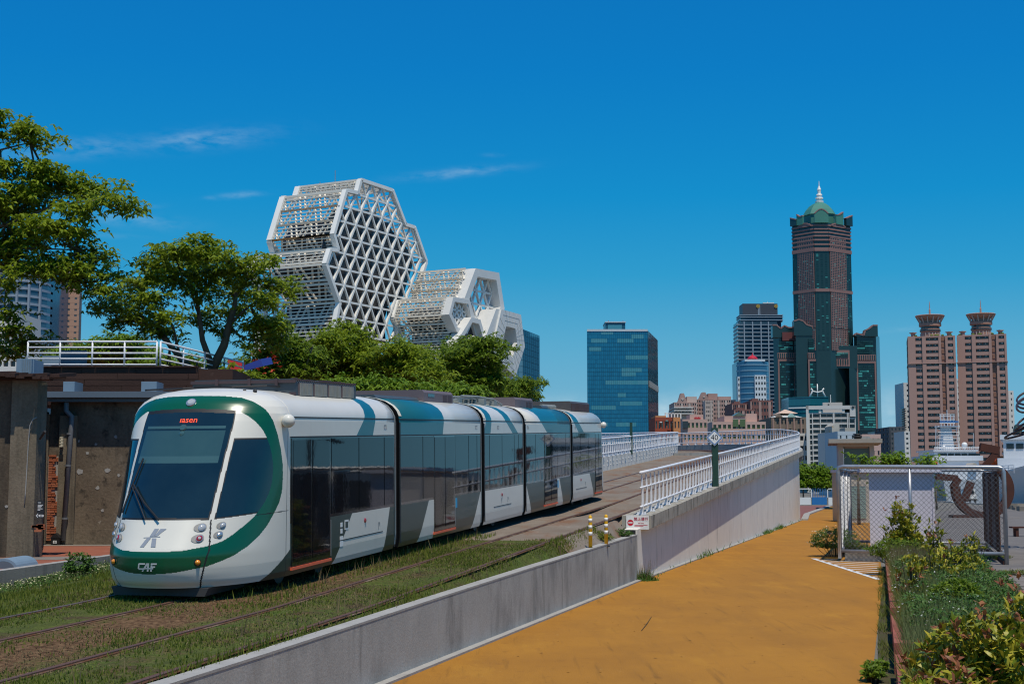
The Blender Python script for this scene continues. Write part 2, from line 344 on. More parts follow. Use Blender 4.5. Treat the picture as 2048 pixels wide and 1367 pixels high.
M['brick'] = mat('exposed_red_brick', (.36, .10, .045), (.27, .085, .045), 6, .9, bump=.4, island=(.42, .15, .08))
M['timber'] = mat('dark_timber', (.075, .042, .034), (.045, .028, .024), 1.2, .85, bump=.5, bscale=30, aniso=(.25, 1, 3), fine=.2, spots=[((.17, .12, .10), 1.6, .62, .72, .5)])
M['bluesteel'] = mat('blue_grey_steel', (.19, .275, .36), (.16, .24, .32), 1.5, .6, fine=.06)
M['gutter'] = mat('blue_grey_gutter', (.10, .13, .165), (.12, .15, .185), 1, .5)
M['maroon'] = mat('maroon_door_paint', (.065, .022, .022), (.05, .02, .02), 2, .6)
M['pipe'] = mat('grey_downpipe', (.17, .18, .20), (.14, .15, .16), 2, .5)
M['hexwhite'] = mat('white_steel_frame', (.80, .78, .73), (.75, .73, .68), .25, .5, spots=[((.5, .48, .44), .8, .62, .75, .4)])
M['hexlouvre'] = mat('off_white_louvre', (.76, .70, .60), (.70, .64, .54), .3, .55)
M['hexpanel'] = mat('white_cladding_panel', (.66, .655, .63), (.60, .595, .57), .4, .5)
M['hexdark'] = mat('dark_glazing', (.018, .02, .026), (.012, .014, .018), .3, .25, spec=.5)
M['bark'] = mat('bark', (.16, .125, .09), (.10, .08, .06), 4, .95, bump=.6, bscale=25)
M['twig'] = mat('twig_bark', (.09, .075, .05), (.06, .05, .035), 6, .95)
def leafmat(name, a, b, tr=.22, rough=.5): return mat(name, a, None, rough=rough, island=b, transl=tr, spec=.2)
M['leaf'] = leafmat('feathery_leaf', (.10, .165, .010), (.29, .37, .028), .42)
M['leaf2'] = leafmat('dark_leaf', (.08, .145, .012), (.20, .28, .024), .4)
M['leaf3'] = leafmat('bright_leaf', (.095, .18, .012), (.19, .29, .022), .33)
M['croton'] = leafmat('croton_leaf', (.12, .17, .012), (.42, .36, .035), .2, .38)
M['crotonr'] = leafmat('croton_red_leaf', (.20, .07, .035), (.36, .15, .06), .18, .38)
M['weed'] = leafmat('weed_leaf', (.05, .12, .018), (.10, .18, .035), .2)
M['grass'] = leafmat('grass_blade', (.085, .128, .014), (.19, .205, .035), .25, .6)
M['drygrass'] = leafmat('dry_grass_blade', (.13, .095, .05), (.24, .19, .09), .2, .7)
M['tallgrass'] = leafmat('tall_grass_blade', (.10, .15, .05), (.22, .24, .10), .2, .6)
M['flower'] = mat('white_petals', (.75, .75, .68), rough=.6)
M['flower_y'] = mat('pale_yellow_petals', (.70, .66, .38), rough=.6)
M['flower_r'] = mat('scarlet_petals', (.55, .06, .02), rough=.6)
M['water'] = mat('harbour_water', (.01, .035, .045), rough=.08, bump=.3, bscale=1.2, strs=4)
M['signwhite'] = mat('sign_white', (.76, .76, .74), rough=.45)
M['signred'] = mat('sign_red', (.50, .015, .03), rough=.45)
M['signblue'] = mat('sign_blue', (.015, .14, .38), rough=.45)
M['signblack'] = mat('sign_black', (.02, .02, .022), rough=.5)
M['ship'] = mat('ship_white', (.62, .64, .67), (.56, .58, .61), .2, .4, streak=[((.45, .40, .34), .6, .62, .75, .35, VS)])
M['shipglass'] = mat('ship_window', (.02, .025, .03), rough=.1)
M['shipred'] = mat('ship_red_bottom', (.28, .04, .03), rough=.6)
M['lifeboat'] = mat('orange_lifeboat', (.75, .12, .02), rough=.4)
M['carwhite'] = mat('van_white', (.75, .75, .74), rough=.3, coat=.4)
# ------------------------------------------------------------------ ground, harbour, path
def sheet(name, polys, m, z=None, kind='structure'):
    b = MB()
    for p in polys: b.add([(q[0], q[1], q[2] if len(q) > 2 else z) for q in p], [list(range(len(p)))])
    return link(name, b.mesh(name, m), kind=kind)
def grid_sheet(name, fn, us, vs_, m, smooth=True):
    b = MB(); nu, nv = len(us), len(vs_)
    vv = [fn(u, v) for u in us for v in vs_]
    b.add(vv, [(i * nv + j, (i + 1) * nv + j, (i + 1) * nv + j + 1, i * nv + j + 1) for i in range(nu - 1) for j in range(nv - 1)])
    me = b.mesh(name, m, smooth=smooth)
    bm = bmesh.new(); bm.from_mesh(me); bmesh.ops.recalc_face_normals(bm, faces=bm.faces)
    if sum(f.normal.z for f in bm.faces) < 0: bmesh.ops.reverse_faces(bm, faces=bm.faces)
    bm.to_mesh(me); bm.free()
    return link(name, me, kind='structure')
FAR = 4500
g = MB()
g.add([(-FAR, -300, -.03), (FAR, -300, -.03), (FAR, 172, -.03), (60, 172, -.03), (-FAR, 172, -.03)], [(0, 1, 2, 3, 4)])
g.add([(-FAR, 172, -.03), (60, 172, -.03), (85, 420, -.03), (-FAR, 420, -.03)], [(0, 1, 2, 3)])
g.add([(600, 172, -.03), (FAR, 172, -.03), (FAR, 420, -.03), (600, 420, -.03)], [(0, 1, 2, 3)])
g.add([(-FAR, 420, -.03), (85, 420, -.03), (600, 420, -.03), (FAR, 420, -.03), (FAR, 6000, -.03), (-FAR, 6000, -.03)], [(0, 1, 2, 3, 4, 5)])
struct('ground', g, M['city'])
sheet('harbour_water', [[(55, 172), (600, 172), (600, 420), (60, 420)]], M['water'], -1.7)
q = MB(); q.box(60, 600, 171.4, 172, -3, .12); q.obox((59.5, 172, -3), (.6, 0, 0), (25, 248, 0), (0, 0, 3.12)); q.box(85, 600, 420, 420.6, -3, .1)
struct('quay_edge', q, M['conc'])
# yellow path between the concrete wall and the planter
WA, WB, WC = Vector((-1.8, 19.75)), Vector((3.54, 40.54)), Vector((21.28, 105.84))
def wl(t): return WA + (WB - WA) * t                                  # along the low wall
wn_ = Vector(((WB - WA).normalized().y, -(WB - WA).normalized().x))    # towards the path
WS = wl(-.75)
path_right = [Vector((1.55, 6.0)), Vector((4.9, 19.75)), Vector((10.45, 40.54)), Vector((12.95, 50.5)), Vector((15.9, 62)), Vector((24, 92)), Vector((52, 176))]
path_left = [WS, WA, WB, WC, Vector((26, 125)), Vector((39.6, 176))]
sheet('yellow_path', [[(p.x, p.y) for p in path_left] + [(p.x, p.y) for p in path_right[::-1]]], M['path'], 0.0)
sheet('brick_forecourt', [[(21.4, 106.2), (25.8, 125.4), (39.4, 176), (-5, 186), (-5, 115)]], M['hedgepave'], .004)
kb = MB()
for a, b in ((Vector((21.9, 106)), Vector((26, 125))), (Vector((26, 125)), Vector((39.6, 176)))):
    d = (b - a).normalized(); n = Vector((-d.y, d.x)); kb.obox((a.x, a.y, -.02), (n.x * .5, n.y * .5, 0), ((b - a).x, (b - a).y, 0), (0, 0, .12))
struct('kerb', kb, M['conc_top'])
# pale drip kerb at the foot of the wall
kb = MB()
for a, b in ((WS, WB), (WB, WC)):
    d = (b - a).normalized(); n = Vector((d.y, -d.x)); kb.obox((a.x, a.y, -.02), (n.x * .14, n.y * .14, 0), ((b - a).x, (b - a).y, 0), (0, 0, .055))
struct('kerb', kb, M['conc_top'])
# hatched white marking beside the cage
hA, hB, hC = Vector((10.97, 52.35, 0)), Vector((10.44, 40.96, 0)), Vector((12.84, 50.35, 0))
hm = MB(); z = Vector((0, 0, .005))
def strip(a, b, w):
    d = (b - a).normalized(); n = Vector((-d.y, d.x, 0)) * w / 2; hm.add([a - n + z, b - n + z, b + n + z, a + n + z], [(0, 1, 2, 3)])
strip(hA, hB, .16); strip(hA, hC, .10)
for i in range(1, 9):
    t = i / 9; strip(hA.lerp(hB, t), hC.lerp(hB, t), .16)
link('road_marking', hm.mesh('road_marking', M['signwhite']), kind='structure')
# paved plaza on the right with pavers that can be told apart near the cage
sheet('plaza', [[(2.2, 6), (60, 6), (59.5, 172), (54, 172), (24.5, 92), (16.2, 62), (13.1, 50.5), (10.7, 40.5), (5.3, 19.75)]], M['asphalt'], -.012)
plz = bpy.data.objects['plaza']
pm = MB().box(-.47, .47, -.235, .235, 0, .03).mesh('paver', M['greypave'])
cnt = 0
for j in range(60):
    for i in range(40):
        if cnt >= 300: break
        s_, l_ = 15.6 + j * .5, 13.9 + i * 1.0 + (.5 if j % 2 else 0)
        p = sl(s_, l_); pr = 1024 + FPX * p.x / (p.y * CP)
        if not (13.9 < l_ < 30) or pr > 2075 or p.y > 46 or p.y < 30: continue
        o = inst('paver', pm, None, (p.x, p.y, -.02 + rng.uniform(-.004, .004)), -YAW + rng.uniform(-.01, .01)); o.parent = plz; cnt += 1
# ------------------------------------------------------------------ track bed
S_GRASS = 12.6
def bed_z(s, l):
    z_ = zt(s); k_ = min(1, max(0, (s - 9) / 4)); f = min(1, max(0, (l - 3.46) / (.16 + .26 * k_))); f = f * f * (3 - 2 * f)
    if s < 22: z_ = z_ * (1 - f) + (min(zwall(s) - .07, z_)) * f
    if l < -2.4: z_ -= min(.52, (-2.4 - l) * .14)
    return z_
def bed_pt(s, l, dz=0.):
    p = sl(s, l); return (p.x, p.y, bed_z(s, l) + dz)
def bed_right(s):  # lateral of the wall's back face
    return 3.64 + (s + 7) * .0113
BS_, BV_ = np.linspace(-16, S_GRASS, 58), np.linspace(0, 1, 90)
gtb = grid_sheet('grass_track_bed', lambda s, v: bed_pt(s, -7.6 + v * (bed_right(s) + 7.6)), BS_, BV_, M['soil_grass'])
def bareness(s, l):   # how much brown soil shows: most between the two tracks and round the rails
    l = np.asarray(l, float); b_ = .78 * np.exp(-((l - 1.15) / .9) ** 2) + .25 * np.exp(-((l + .4) / .5) ** 2) + .38 * np.exp(-((l - 2.75) / .45) ** 2)
    for lr in (-1.05, .27, 2.08, 3.40): b_ = b_ + .25 * np.exp(-((l - lr) / .16) ** 2)
    return np.clip(b_ * (1 - .35 * np.clip(np.asarray(s, float) / 12, 0, 1)), 0, .8)
gtb.data.attributes.new('bare', 'FLOAT', 'POINT').data.foreach_set('value', [float(bareness(s, -7.6 + v * (bed_right(s) + 7.6))) for s in BS_ for v in BV_])
def ctr(s):  # the corridor beyond the grass follows the ramp, then curves left
    return s
RB = (WC - WB).normalized(); RYAW = math.atan2(RB.x, RB.y)
S0R = 67.0; RADC = 55.0
PC0 = WB + RB * S0R; LN = Vector((-RB.y, RB.x)); CC = PC0 + LN * RADC
def ramp_xy(t, off):     # t: metres along the right ramp edge from WB, off: metres to the right of it
    if t <= S0R:
        p = WB + RB * t; return Vector((p.x + RB.y * off, p.y - RB.x * off))
    ph = (t - S0R) / RADC; h = RYAW - ph
    return CC + Vector((math.cos(h), -math.sin(h))) * (RADC + off)
def ramp_z(t): return float(np.interp(t, [-5, 1.2, 71.3, 88, 105, 130, 300], [1.60, 1.82, 5.30, 5.95, 6.25, 6.4, 6.4]))   # top of the right ledge
def deck_z(t): return min(float(np.interp(t, [-9, 1.2, 12, 67.5, 88, 105, 130, 300], [1.38, 1.70, 2.2, 4.80, 5.55, 5.85, 6.0, 6.0])), ramp_z(t) - .02)
# straight slab under the tram, in track coordinates up to where the deck of the curve takes over
TW = 170.0
def deck_pt(t, v):
    # left edge keeps 7.6 m off the tram axis near the grass and follows the right edge afterwards
    p = ramp_xy(t, 0 if t > 1 else -.25)
    s_left = 20.8 + t; q_ = sl(s_left, -3.6)
    if t > 55:
        q2 = ramp_xy(t, -9.6); k = min(1, (t - 55) / 14); q_ = q_ * (1 - k) + q2 * k
    r_ = p * (1 - v) + q_ * v
    return (r_.x, r_.y, deck_z(t))
def slab_pt(t, v):
    s_ = 20.8 + t; l_ = -7.6 + v * (bed_right(s_) + 7.6) ; return bed_pt(s_, l_)
grid_sheet('concrete_track_slab', slab_pt, np.linspace(-8.2, .0, 12), np.linspace(0, 1, 30), M['deck'])
def deck2(t, v):
    x, y, z_ = deck_pt(t, v)
    k = max(0, 1 - t / 6)
    if k > 0:
        s_ = 20.8 + t; l_ = 3.9 - v * 7.5; z_ = z_ * (1 - k) + bed_z(min(s_, 21.5), l_) * k
    return (x, y, z_)
grid_sheet('ramp_deck', deck2, np.concatenate([np.linspace(0.001, 12, 14), np.linspace(14, TW, 70)]), np.linspace(0, 1, 12), M['deck'])
# rails
def rail(l0, l1, m, s0=-16, s1=34.0, w=.065, prot=.02):
    b = MB(); ss = np.linspace(s0, s1, 40); vs_ = []
    for s in ss:
        for dl, dz in ((-w / 2, -.04), (-w / 2, prot), (w / 2, prot), (w / 2, -.04)):
            x, y, z_ = bed_pt(s, l0, dz) if s < 20 else (*sl(s, l0), max(zt(s), deck_z(s - 20.8)) + dz)
            p = sl(s, l0 + dl); vs_.append((p.x, p.y, z_))
    n = len(ss); b.add(vs_, [(i * 4 + k, i * 4 + k + 1, i * 4 + k + 5, i * 4 + k + 4) for i in range(n - 1) for k in range(3)])
    return b
for lab, rails in (('tram track the tram stands on, rails half sunk in grass', (-1.05, .27)), ('empty rusty tram track beside the low concrete wall', (2.08, 3.40))):
    t = thing('tram_track', lab, 'track', (*sl(0, rails[0]), zt(0)), 'grass covered tram tracks')
    for l0 in rails:
        part('rail', rail(l0, 0, M['rust_rail'] if l0 > 2 else M['steel_rail'], s1=60), M['rust_rail'] if l0 > 0 else M['steel_rail'], t)
        g_ = MB(); ss = np.linspace(-16, 60, 44); vs_ = []
        for s in ss:
            for dl in (-.09, .09):
                p = sl(s, l0 + dl); z_ = bed_z(s, l0) if s < 20 else max(zt(s), deck_z(s - 20.8)); vs_.append((p.x, p.y, z_ + .006))
        g_.add(vs_, [(2 * i, 2 * i + 1, 2 * i + 3, 2 * i + 2) for i in range(len(ss) - 1)])
        part('rail_bed', g_, M['rust_stain'], t)
# curved rails on the viaduct
for off, lab in ((-2.0, 'outer track curving away on the viaduct'), (-5.4, 'inner track curving away on the viaduct')):
    t = thing('tram_track', lab, 'track', (*ramp_xy(40, off), deck_z(40)), 'tracks on the viaduct')
    for o2 in (-.7, .7):
        b = MB(); pts = [(*ramp_xy(tt, off + o2), deck_z(tt) + .05) for tt in np.linspace(40, 150, 60)]
        b.tube(pts, .06, 4); part('rail', b, M['rust_rail'], t)
    b = MB(); pts = []
    for tt in np.linspace(40, 150, 60):
        for o2 in (-1.1, 1.1): pts.append((*ramp_xy(tt, off + o2), deck_z(tt) + .012))
    b.add(pts, [(2 * i, 2 * i + 2, 2 * i + 3, 2 * i + 1) for i in range(59)]); part('ballast_strip', b, M['rust_stain'], t)
# ------------------------------------------------------------------ low concrete wall
wt = thing('concrete_wall', 'low stained grey concrete wall between the grass track and the yellow path', 'wall', (*WA, 0))
L = (WB - WS).length; wd = (WB - WS).normalized(); wnn = Vector((wd.y, -wd.x))
nseg = 6
for i in range(nseg):
    t0, t1 = L * i / nseg + .006, L * (i + 1) / nseg - .006
    a = WS + wd * t0; b_ = WS + wd * t1; sa = (a - P0).dot(AX); sb = (b_ - P0).dot(AX)
    def blk(mbx, z0a, z0b, z1a, z1b, off, th):
        p = [a + wnn * off, b_ + wnn * off, b_ + wnn * (off - th), a + wnn * (off - th)]
        zs0 = [z0a, z0b, z0b, z0a]; zs1 = [z1a, z1b, z1b, z1a]
        vs_ = [(q_.x, q_.y, zz) for q_, zz in zip(p, zs0)] + [(q_.x, q_.y, zz) for q_, zz in zip(p, zs1)]
        mbx.add(vs_, [(0, 1, 5, 4), (1, 2, 6, 5), (2, 3, 7, 6), (3, 0, 4, 7), (4, 5, 6, 7), (3, 2, 1, 0)])
    w_ = MB(); blk(w_, -.1, -.1, zwall(sa) - .03, zwall(sb) - .03, 0, .20); part('wall_section', w_, M['conc_wall'], wt)
    c_ = MB(); blk(c_, zwall(sa) - .03, zwall(sb) - .03, zwall(sa), zwall(sb), .006, .212); part('coping', c_, M['conc_top'], wt)
# ------------------------------------------------------------------ ramp wall with ledge
rt = thing('ramp_wall', 'long pale concrete ramp wall rising beside the yellow path, ledge on top', 'wall', (*WB, 0))
def ledge_bot(t): return ramp_z(t) - .36
npan = 21; edges = np.linspace(0, 68.2, npan + 1)
for i in range(npan):
    t0, t1 = edges[i] + .022, edges[i + 1] - .022
    a, b_ = ramp_xy(t0, 0), ramp_xy(t1, 0); a2, b2 = ramp_xy(t0, -.4), ramp_xy(t1, -.4)
    w_ = MB(); w_.add([(*a, -.1), (*b_, -.1), (*b2, -.1), (*a2, -.1), (*a, ledge_bot(t0)), (*b_, ledge_bot(t1)), (*b2, ledge_bot(t1)), (*a2, ledge_bot(t0))],
                      [(0, 1, 5, 4), (1, 2, 6, 5), (2, 3, 7, 6), (3, 0, 4, 7), (4, 5, 6, 7)])
    part('wall_panel', w_, M['conc_ramp'], rt)
b = MB()
for t0, t1 in zip(edges[:-1], edges[1:]): pass
ts = list(np.linspace(0, 68, 3)); a, b_ = ramp_xy(0.02, -.05), ramp_xy(68, -.05); a2, b2 = ramp_xy(.02, -.38), ramp_xy(68, -.38)
b.add([(*a, -.05), (*b_, -.05), (*b2, -.05), (*a2, -.05), (*a, ledge_bot(0) - .01), (*b_, ledge_bot(68) - .01), (*b2, ledge_bot(68) - .01), (*a2, ledge_bot(0) - .01)], [(0, 1, 5, 4), (1, 2, 6, 5), (2, 3, 7, 6), (3, 0, 4, 7)])
part('joint_backing', b, M['black'], rt)
def ledge_strip(t0, t1, n, off0, off1, zt_, zb_, mbx):
    tt = np.linspace(t0, t1, n); vs_ = []
    for t in tt:
        o_, i_ = ramp_xy(t, off0), ramp_xy(t, off1)
        vs_ += [(*i_, zb_(t)), (*i_, zt_(t)), (*o_, zt_(t)), (*o_, zb_(t))]
    fs = []
    for k in range(n - 1):
        for e in range(4): fs.append((k * 4 + e, k * 4 + (e + 1) % 4, (k + 1) * 4 + (e + 1) % 4, (k + 1) * 4 + e))
    fs += [(3, 2, 1, 0), tuple((n - 1) * 4 + e for e in range(4))]
    return mbx.add(vs_, fs)
npl = 17; le = np.linspace(.6, 69, npl + 1)
for i in range(npl): part('ledge', ledge_strip(le[i] + .006, le[i + 1] - .006, 2, .30, -.55, ramp_z, ledge_bot, MB()), M['ledge'], rt)
# end pier under the sign
ep = MB(); a = ramp_xy(.05, -.02); d = RB; n = Vector((d.y, -d.x))
ep.obox((a.x - n.x * .62, a.y - n.y * .62, .3), (n.x * .62, n.y * .62, 0), (d.x * .8, d.y * .8, 0), (0, 0, ledge_bot(0) - .31)); part('end_pier', ep, M['ledge'], rt)
# viaduct beyond the ramp
vt = thing('viaduct', 'concrete tram viaduct curving left beyond the ramp', 'bridge', (*ramp_xy(72, -4), 0))
gb = MB(); n = 60; tt = np.linspace(68.4, TW, n); vs_ = []
for t in tt:
    for off, dz in ((.25, .03), (.25, -.6), (-.6, -1.5), (-8.8, -1.5), (-9.7, -.6), (-9.7, -.1)): vs_.append((*ramp_xy(t, off), ramp_z(t) - .05 + dz))
gb.add(vs_, [(i * 6 + k, (i + 1) * 6 + k, (i + 1) * 6 + k + 1, i * 6 + k + 1) for i in range(n - 1) for k in range(5)] + [(5, 4, 3, 2, 1, 0)])
part('girder', gb, M['conc'], vt)
kbm = MB(); ledge_strip(69.05, TW, 60, .22, -.12, lambda t: ramp_z(t) + .28 * min(1, (t - 69) / 14), lambda t: ramp_z(t) - .5, kbm); part('parapet', kbm, M['conc'], vt)
for t in (90, 112, 134, 156):
    p = ramp_xy(t, -4.5); c_ = MB(); c_.lathe((p.x, p.y, -.1), [(1.0, 0), (1.0, ramp_z(t) - 2.2), (2.6, ramp_z(t) - 1.4)], 16); part('pier', c_, M['conc'], vt, True)
# ------------------------------------------------------------------ white railings
def fin_mesh(name, h, foot):
    b = MB(); pr = [(-.035, 0), (.035, 0), (.05, .35 * h), (.045, .6 * h), (.01, h), (-.03, h), (-.012, .6 * h), (-.008, .35 * h)]
    b.prism([(x, -.013, z_) for x, z_ in pr], (0, .026, 0))
    if foot:
        b.box(-.16, .12, -.11, .11, 0, .03); b.prism([(-.14, -.01, .03), (-.03, -.01, .03), (-.03, -.01, .2)], (0, .02, 0))
        for sx, sy in ((-.12, -.08), (-.12, .08), (.08, -.08), (.08, .08)): b.tube([(sx, sy, .03), (sx, sy, .10)], .018, 6)
    return b.mesh(name, M['white_paint'])
post_me = fin_mesh('post', 1.20, True); bal_me = fin_mesh('baluster', 1.0, False)
def railing(lab, xy, zf, t0, t1, step, hgt, group):
    a = xy(t0); t_ = thing('railing', lab, 'railing', (a.x, a.y, zf(t0)), group)
    k = 0; t = t0
    while t <= t1:
        p = xy(t); d = xy(t + .1) - xy(t); ang = math.atan2(d.y, d.x) - math.pi / 2
        sc_ = hgt / 1.26
        if k % 2 == 0: inst('post', post_me, t_, (p.x, p.y, zf(t)), ang, (1, 1, sc_))
        else: inst('baluster', bal_me, t_, (p.x, p.y, zf(t) + .2 * sc_), ang, (1, 1, sc_))
        k += 1; t += step
    n = max(8, int((t1 - t0) / 1.5))
    for nm, dz, r_ in (('top_rail', hgt, .048), ('middle_rail', .66 * hgt * .98, .03), ('bottom_rail', .2 * hgt, .034)):
        b = MB().tube([(*xy(t), zf(t) + dz) for t in np.linspace(t0 - .25, t1 + .2, n)], r_, 8); part(nm, b, M['white_paint'], t_, True)
    return t_
railing('white railing on the pale ramp ledge nearest the yellow path, running on round the curve', lambda t: ramp_xy(t, -.02), lambda t: ramp_z(t) + (.28 * min(1, max(0, (t - 69) / 14))), .95, 165, .75, 1.22, 'white tramway railings')
# left parapet with its railing
def left_xy(t):   # t in metres along the track from the nose
    if t < 78: return sl(t, -3.35)
    k = min(1, (t - 78) / 12); k = k * k * (3 - 2 * k)
    a = sl(min(t, 95), -3.35); b_ = ramp_xy(S0R + (t - 87.8) * RADC / (RADC - 9.4) if t > 87.8 else t - 20.8, -9.4)
    return a * (1 - k) + b_ * k
def left_deck(t): return float(np.interp(t, [20, 33, 56, 73, 88, 106, 125, 200], [1.7, 2.18, 3.28, 4.04, 4.74, 5.4, 5.9, 5.95]))
lp = thing('parapet_wall', 'grey concrete parapet on the far side of the ramp behind the tram', 'wall', (*left_xy(30), left_deck(30)))
pe = np.linspace(30, 150, 41)
for t0, t1 in zip(pe[:-1], pe[1:]):
    a, b_ = left_xy(t0 + .01), left_xy(t1 - .01); d = (b_ - a).normalized(); n = Vector((-d.y, d.x)) * .3; w_ = MB()
    za, zb = left_deck(t0), left_deck(t1); hh = .78
    w_.add([(*a, za - .8), (*b_, zb - .8), (*(b_ + n), zb - .8), (*(a + n), za - .8), (*a, za + hh), (*b_, zb + hh), (*(b_ + n), zb + hh), (*(a + n), za + hh)],
           [(0, 1, 5, 4), (1, 2, 6, 5), (2, 3, 7, 6), (3, 0, 4, 7), (4, 5, 6, 7)]); part('parapet_panel', w_, M['conc_ramp'], lp)
for t in np.arange(57, 92, 1.1):
    p = left_xy(t); b = MB(); b.box(-.05, .02, -.04, .04, 0, .05); b.box(-.05, .02, -.04, .04, .22, .27)
    inst('drain_bracket', b.mesh('drain_bracket', M['white_paint']), lp, (p.x + .03, p.y - .03, left_deck(t) + .3), -YAW)
railing('white railing on the grey parapet behind the tram, curving away at its far end', left_xy, lambda t: left_deck(t) + .78, 40, 150, .75, 1.02, 'white tramway railings')
# no-passage sign on the end of the ledge
p = ramp_xy(.585, 0); d = RB; n = Vector((d.y, -d.x))
sg = thing('warning_sign', 'white no-entry sign with red Chinese lettering on the end of the ramp ledge', 'sign', (p.x, p.y, 1.55))
b = MB(); o0 = p - n * .42; w = .66
b.obox((o0.x, o0.y, ramp_z(.6) - .39), (n.x * w, n.y * w, 0), (-d.x * .02, -d.y * .02, 0), (0, 0, .40)); part('board', b, M['signwhite'], sg)
base = Vector((o0.x - d.x * .021, o0.y - d.y * .021, ramp_z(.6) - .39)); N3 = Vector((n.x, n.y, 0)); Z3 = Vector((0, 0, 1)); D3 = Vector((-d.x, -d.y, 0))
b = MB(); c_ = base + N3 * .125 + Z3 * .19; b.prism([c_ + N3 * .088 * math.cos(t) + Z3 * .088 * math.sin(t) for t in np.linspace(0, 2 * math.pi, 25)[:-1]], D3 * .004); part('no_entry_disc', b, M['signred'], sg)
b = MB(); b.obox(c_ - N3 * .062 - Z3 * .016 + D3 * .005, N3 * .124, D3 * .003, Z3 * .032); part('disc_bar', b, M['signwhite'], sg)
lettering('lettering', '禁止通行', .105, M['signred'], sg, base + N3 * .43 + Z3 * .29 + D3 * .003, N3, Z3, .002)
lettering('lettering', 'No Entry', .045, M['signred'], sg, base + N3 * .43 + Z3 * .18 + D3 * .003, N3, Z3, .002)
b = MB()
for zz, x0, x1 in ((.115, .24, .62), (.085, .24, .50)): b.obox(base + N3 * x0 + Z3 * zz + D3 * .001, N3 * (x1 - x0), D3 * .002, Z3 * .012)
part('small_print', b, M['signred'], sg)
# speed sign on a green post on the ledge
ps = at_y(1411, 975, 57.0); tq = 16.9; p = ramp_xy(tq, .12); zb = ramp_z(tq) - .1
sp = thing('speed_sign', 'white diamond 40 sign with blue border on a dark green steel post', 'sign', (p.x, p.y, zb))
b = MB()
b.box(p.x - .12, p.x + .12, p.y - .1, p.y - .08, zb, zb + 2.42); b.box(p.x - .12, p.x + .12, p.y + .08, p.y + .1, zb, zb + 2.42); b.box(p.x - .012, p.x + .012, p.y - .08, p.y + .08, zb, zb + 2.42)
part('post', b, M['green_post'], sp)
b = MB(); b.box(p.x - .2, p.x + .2, p.y - .16, p.y + .16, zb - .02, zb + .03); part('base_plate', b, M['green_post'], sp)
c_ = Vector((p.x - .03, p.y - .13, zb + 2.03)); X3 = Vector((1, 0, 0)); Y3 = Vector((0, -1, 0))
def dia(r_, y0, th): return [c_ + X3 * r_ + Y3 * y0, c_ + Z3 * r_ + Y3 * y0, c_ - X3 * r_ + Y3 * y0, c_ - Z3 * r_ + Y3 * y0]
part('plate', MB().prism(dia(.325, 0, 0), Y3 * .015), M['signwhite'], sp)
b = MB(); o_, i_ = dia(.308, .0165, 0), dia(.258, .0165, 0)
for k in range(4): b.add([o_[k], o_[(k + 1) % 4], i_[(k + 1) % 4], i_[k]], [(0, 1, 2, 3)])
part('border', b, M['signblue'], sp)
lettering('lettering', '40', .30, M['signblack'], sp, c_ + Y3 * .018, X3, Z3, .001)
# second green post on the far railing
p = left_xy(68); b = MB(); zb = left_deck(68) + .7; b.box(p.x - .08, p.x + .08, p.y - .1, p.y + .1, zb, zb + 1.95)
solo('green_post', b, M['green_post'], 'dark green steel post among the railing behind the tram', 'post', loc=(p.x, p.y, zb))
# yellow and white bollards
for px, lab, hz in ((1180.5, 'yellow flexible bollard with white bands, the left one of the pair', 0), (1212, 'yellow flexible bollard with white bands, the right one by the ramp sign', 1)):
    Y = 34.5 + hz * 1.6; p = at_y(px, 1030, Y); zb = p.z - .78 + (0.02 if hz else 0)
    t_ = thing('bollard', lab, 'bollard', (p.x, p.y, zb), 'yellow bollards by the track')
    b = MB(); b.lathe((p.x, p.y, zb), [(.045, 0), (.045, .74), (.035, .77), (.012, .785)], 14); part('post', b, M['yellow'], t_, True)
    b = MB(); b.lathe((p.x, p.y, zb - .02), [(.10, 0), (.09, .025), (.05, .04)], 14); part('base', b, M['black'], t_, True)
    for z0 in (.30, .46, .62): b = MB(); b.lathe((p.x, p.y, zb + z0), [(.0475, 0), (.0475, .085)], 14); part('reflective_band', b, M['signwhite'], t_, True)
# ------------------------------------------------------------------ tram (local frame: x right, y back along the track, z up from the rail)
SLOPE = .0374
tram = thing('tram', 'white and green five-section tram standing on the grass track', 'tram', (P0.x, P0.y, .945), rot=(math.atan(SLOPE), 0, -YAW))
ORG[tram.name] = Vector((0, 0, 0))
UE = 2.15; TL = 33.1
UH = [(.22, .10), (.31, .0), (.42, -.05), (.54, -.08), (.70, -.09), (.78, -.06), (.96, .05), (1.21, .20), (1.6, .43), (2.1, .72), (2.58, 1.02), (2.85, 1.19), (3.0, 1.30), (3.1, 1.43), (3.17, 1.62), (3.22, 1.88), (3.245, 2.05), (3.25, UE)]
WH = [(.22, 1.28), (.31, 1.31), (.5, 1.325), (2.7, 1.325), (2.82, 1.31), (2.93, 1.26), (3.03, 1.17), (3.12, 1.02), (3.18, .82), (3.22, .58), (3.243, .3), (3.25, 0)]
def smooth_interp(h, tab, w=.03):
    xs, ys = zip(*tab); h = np.asarray(h)
    return sum(np.interp(np.clip(h + o, xs[0], xs[-1]), xs, ys) for o in (-w, -w / 2, 0, w / 2, w)) / 5
def u_h(h): return np.where(np.asarray(h) > 3.05, np.interp(h, *zip(*UH)), smooth_interp(h, UH))
def w_h(h): return np.interp(h, *zip(*WH))
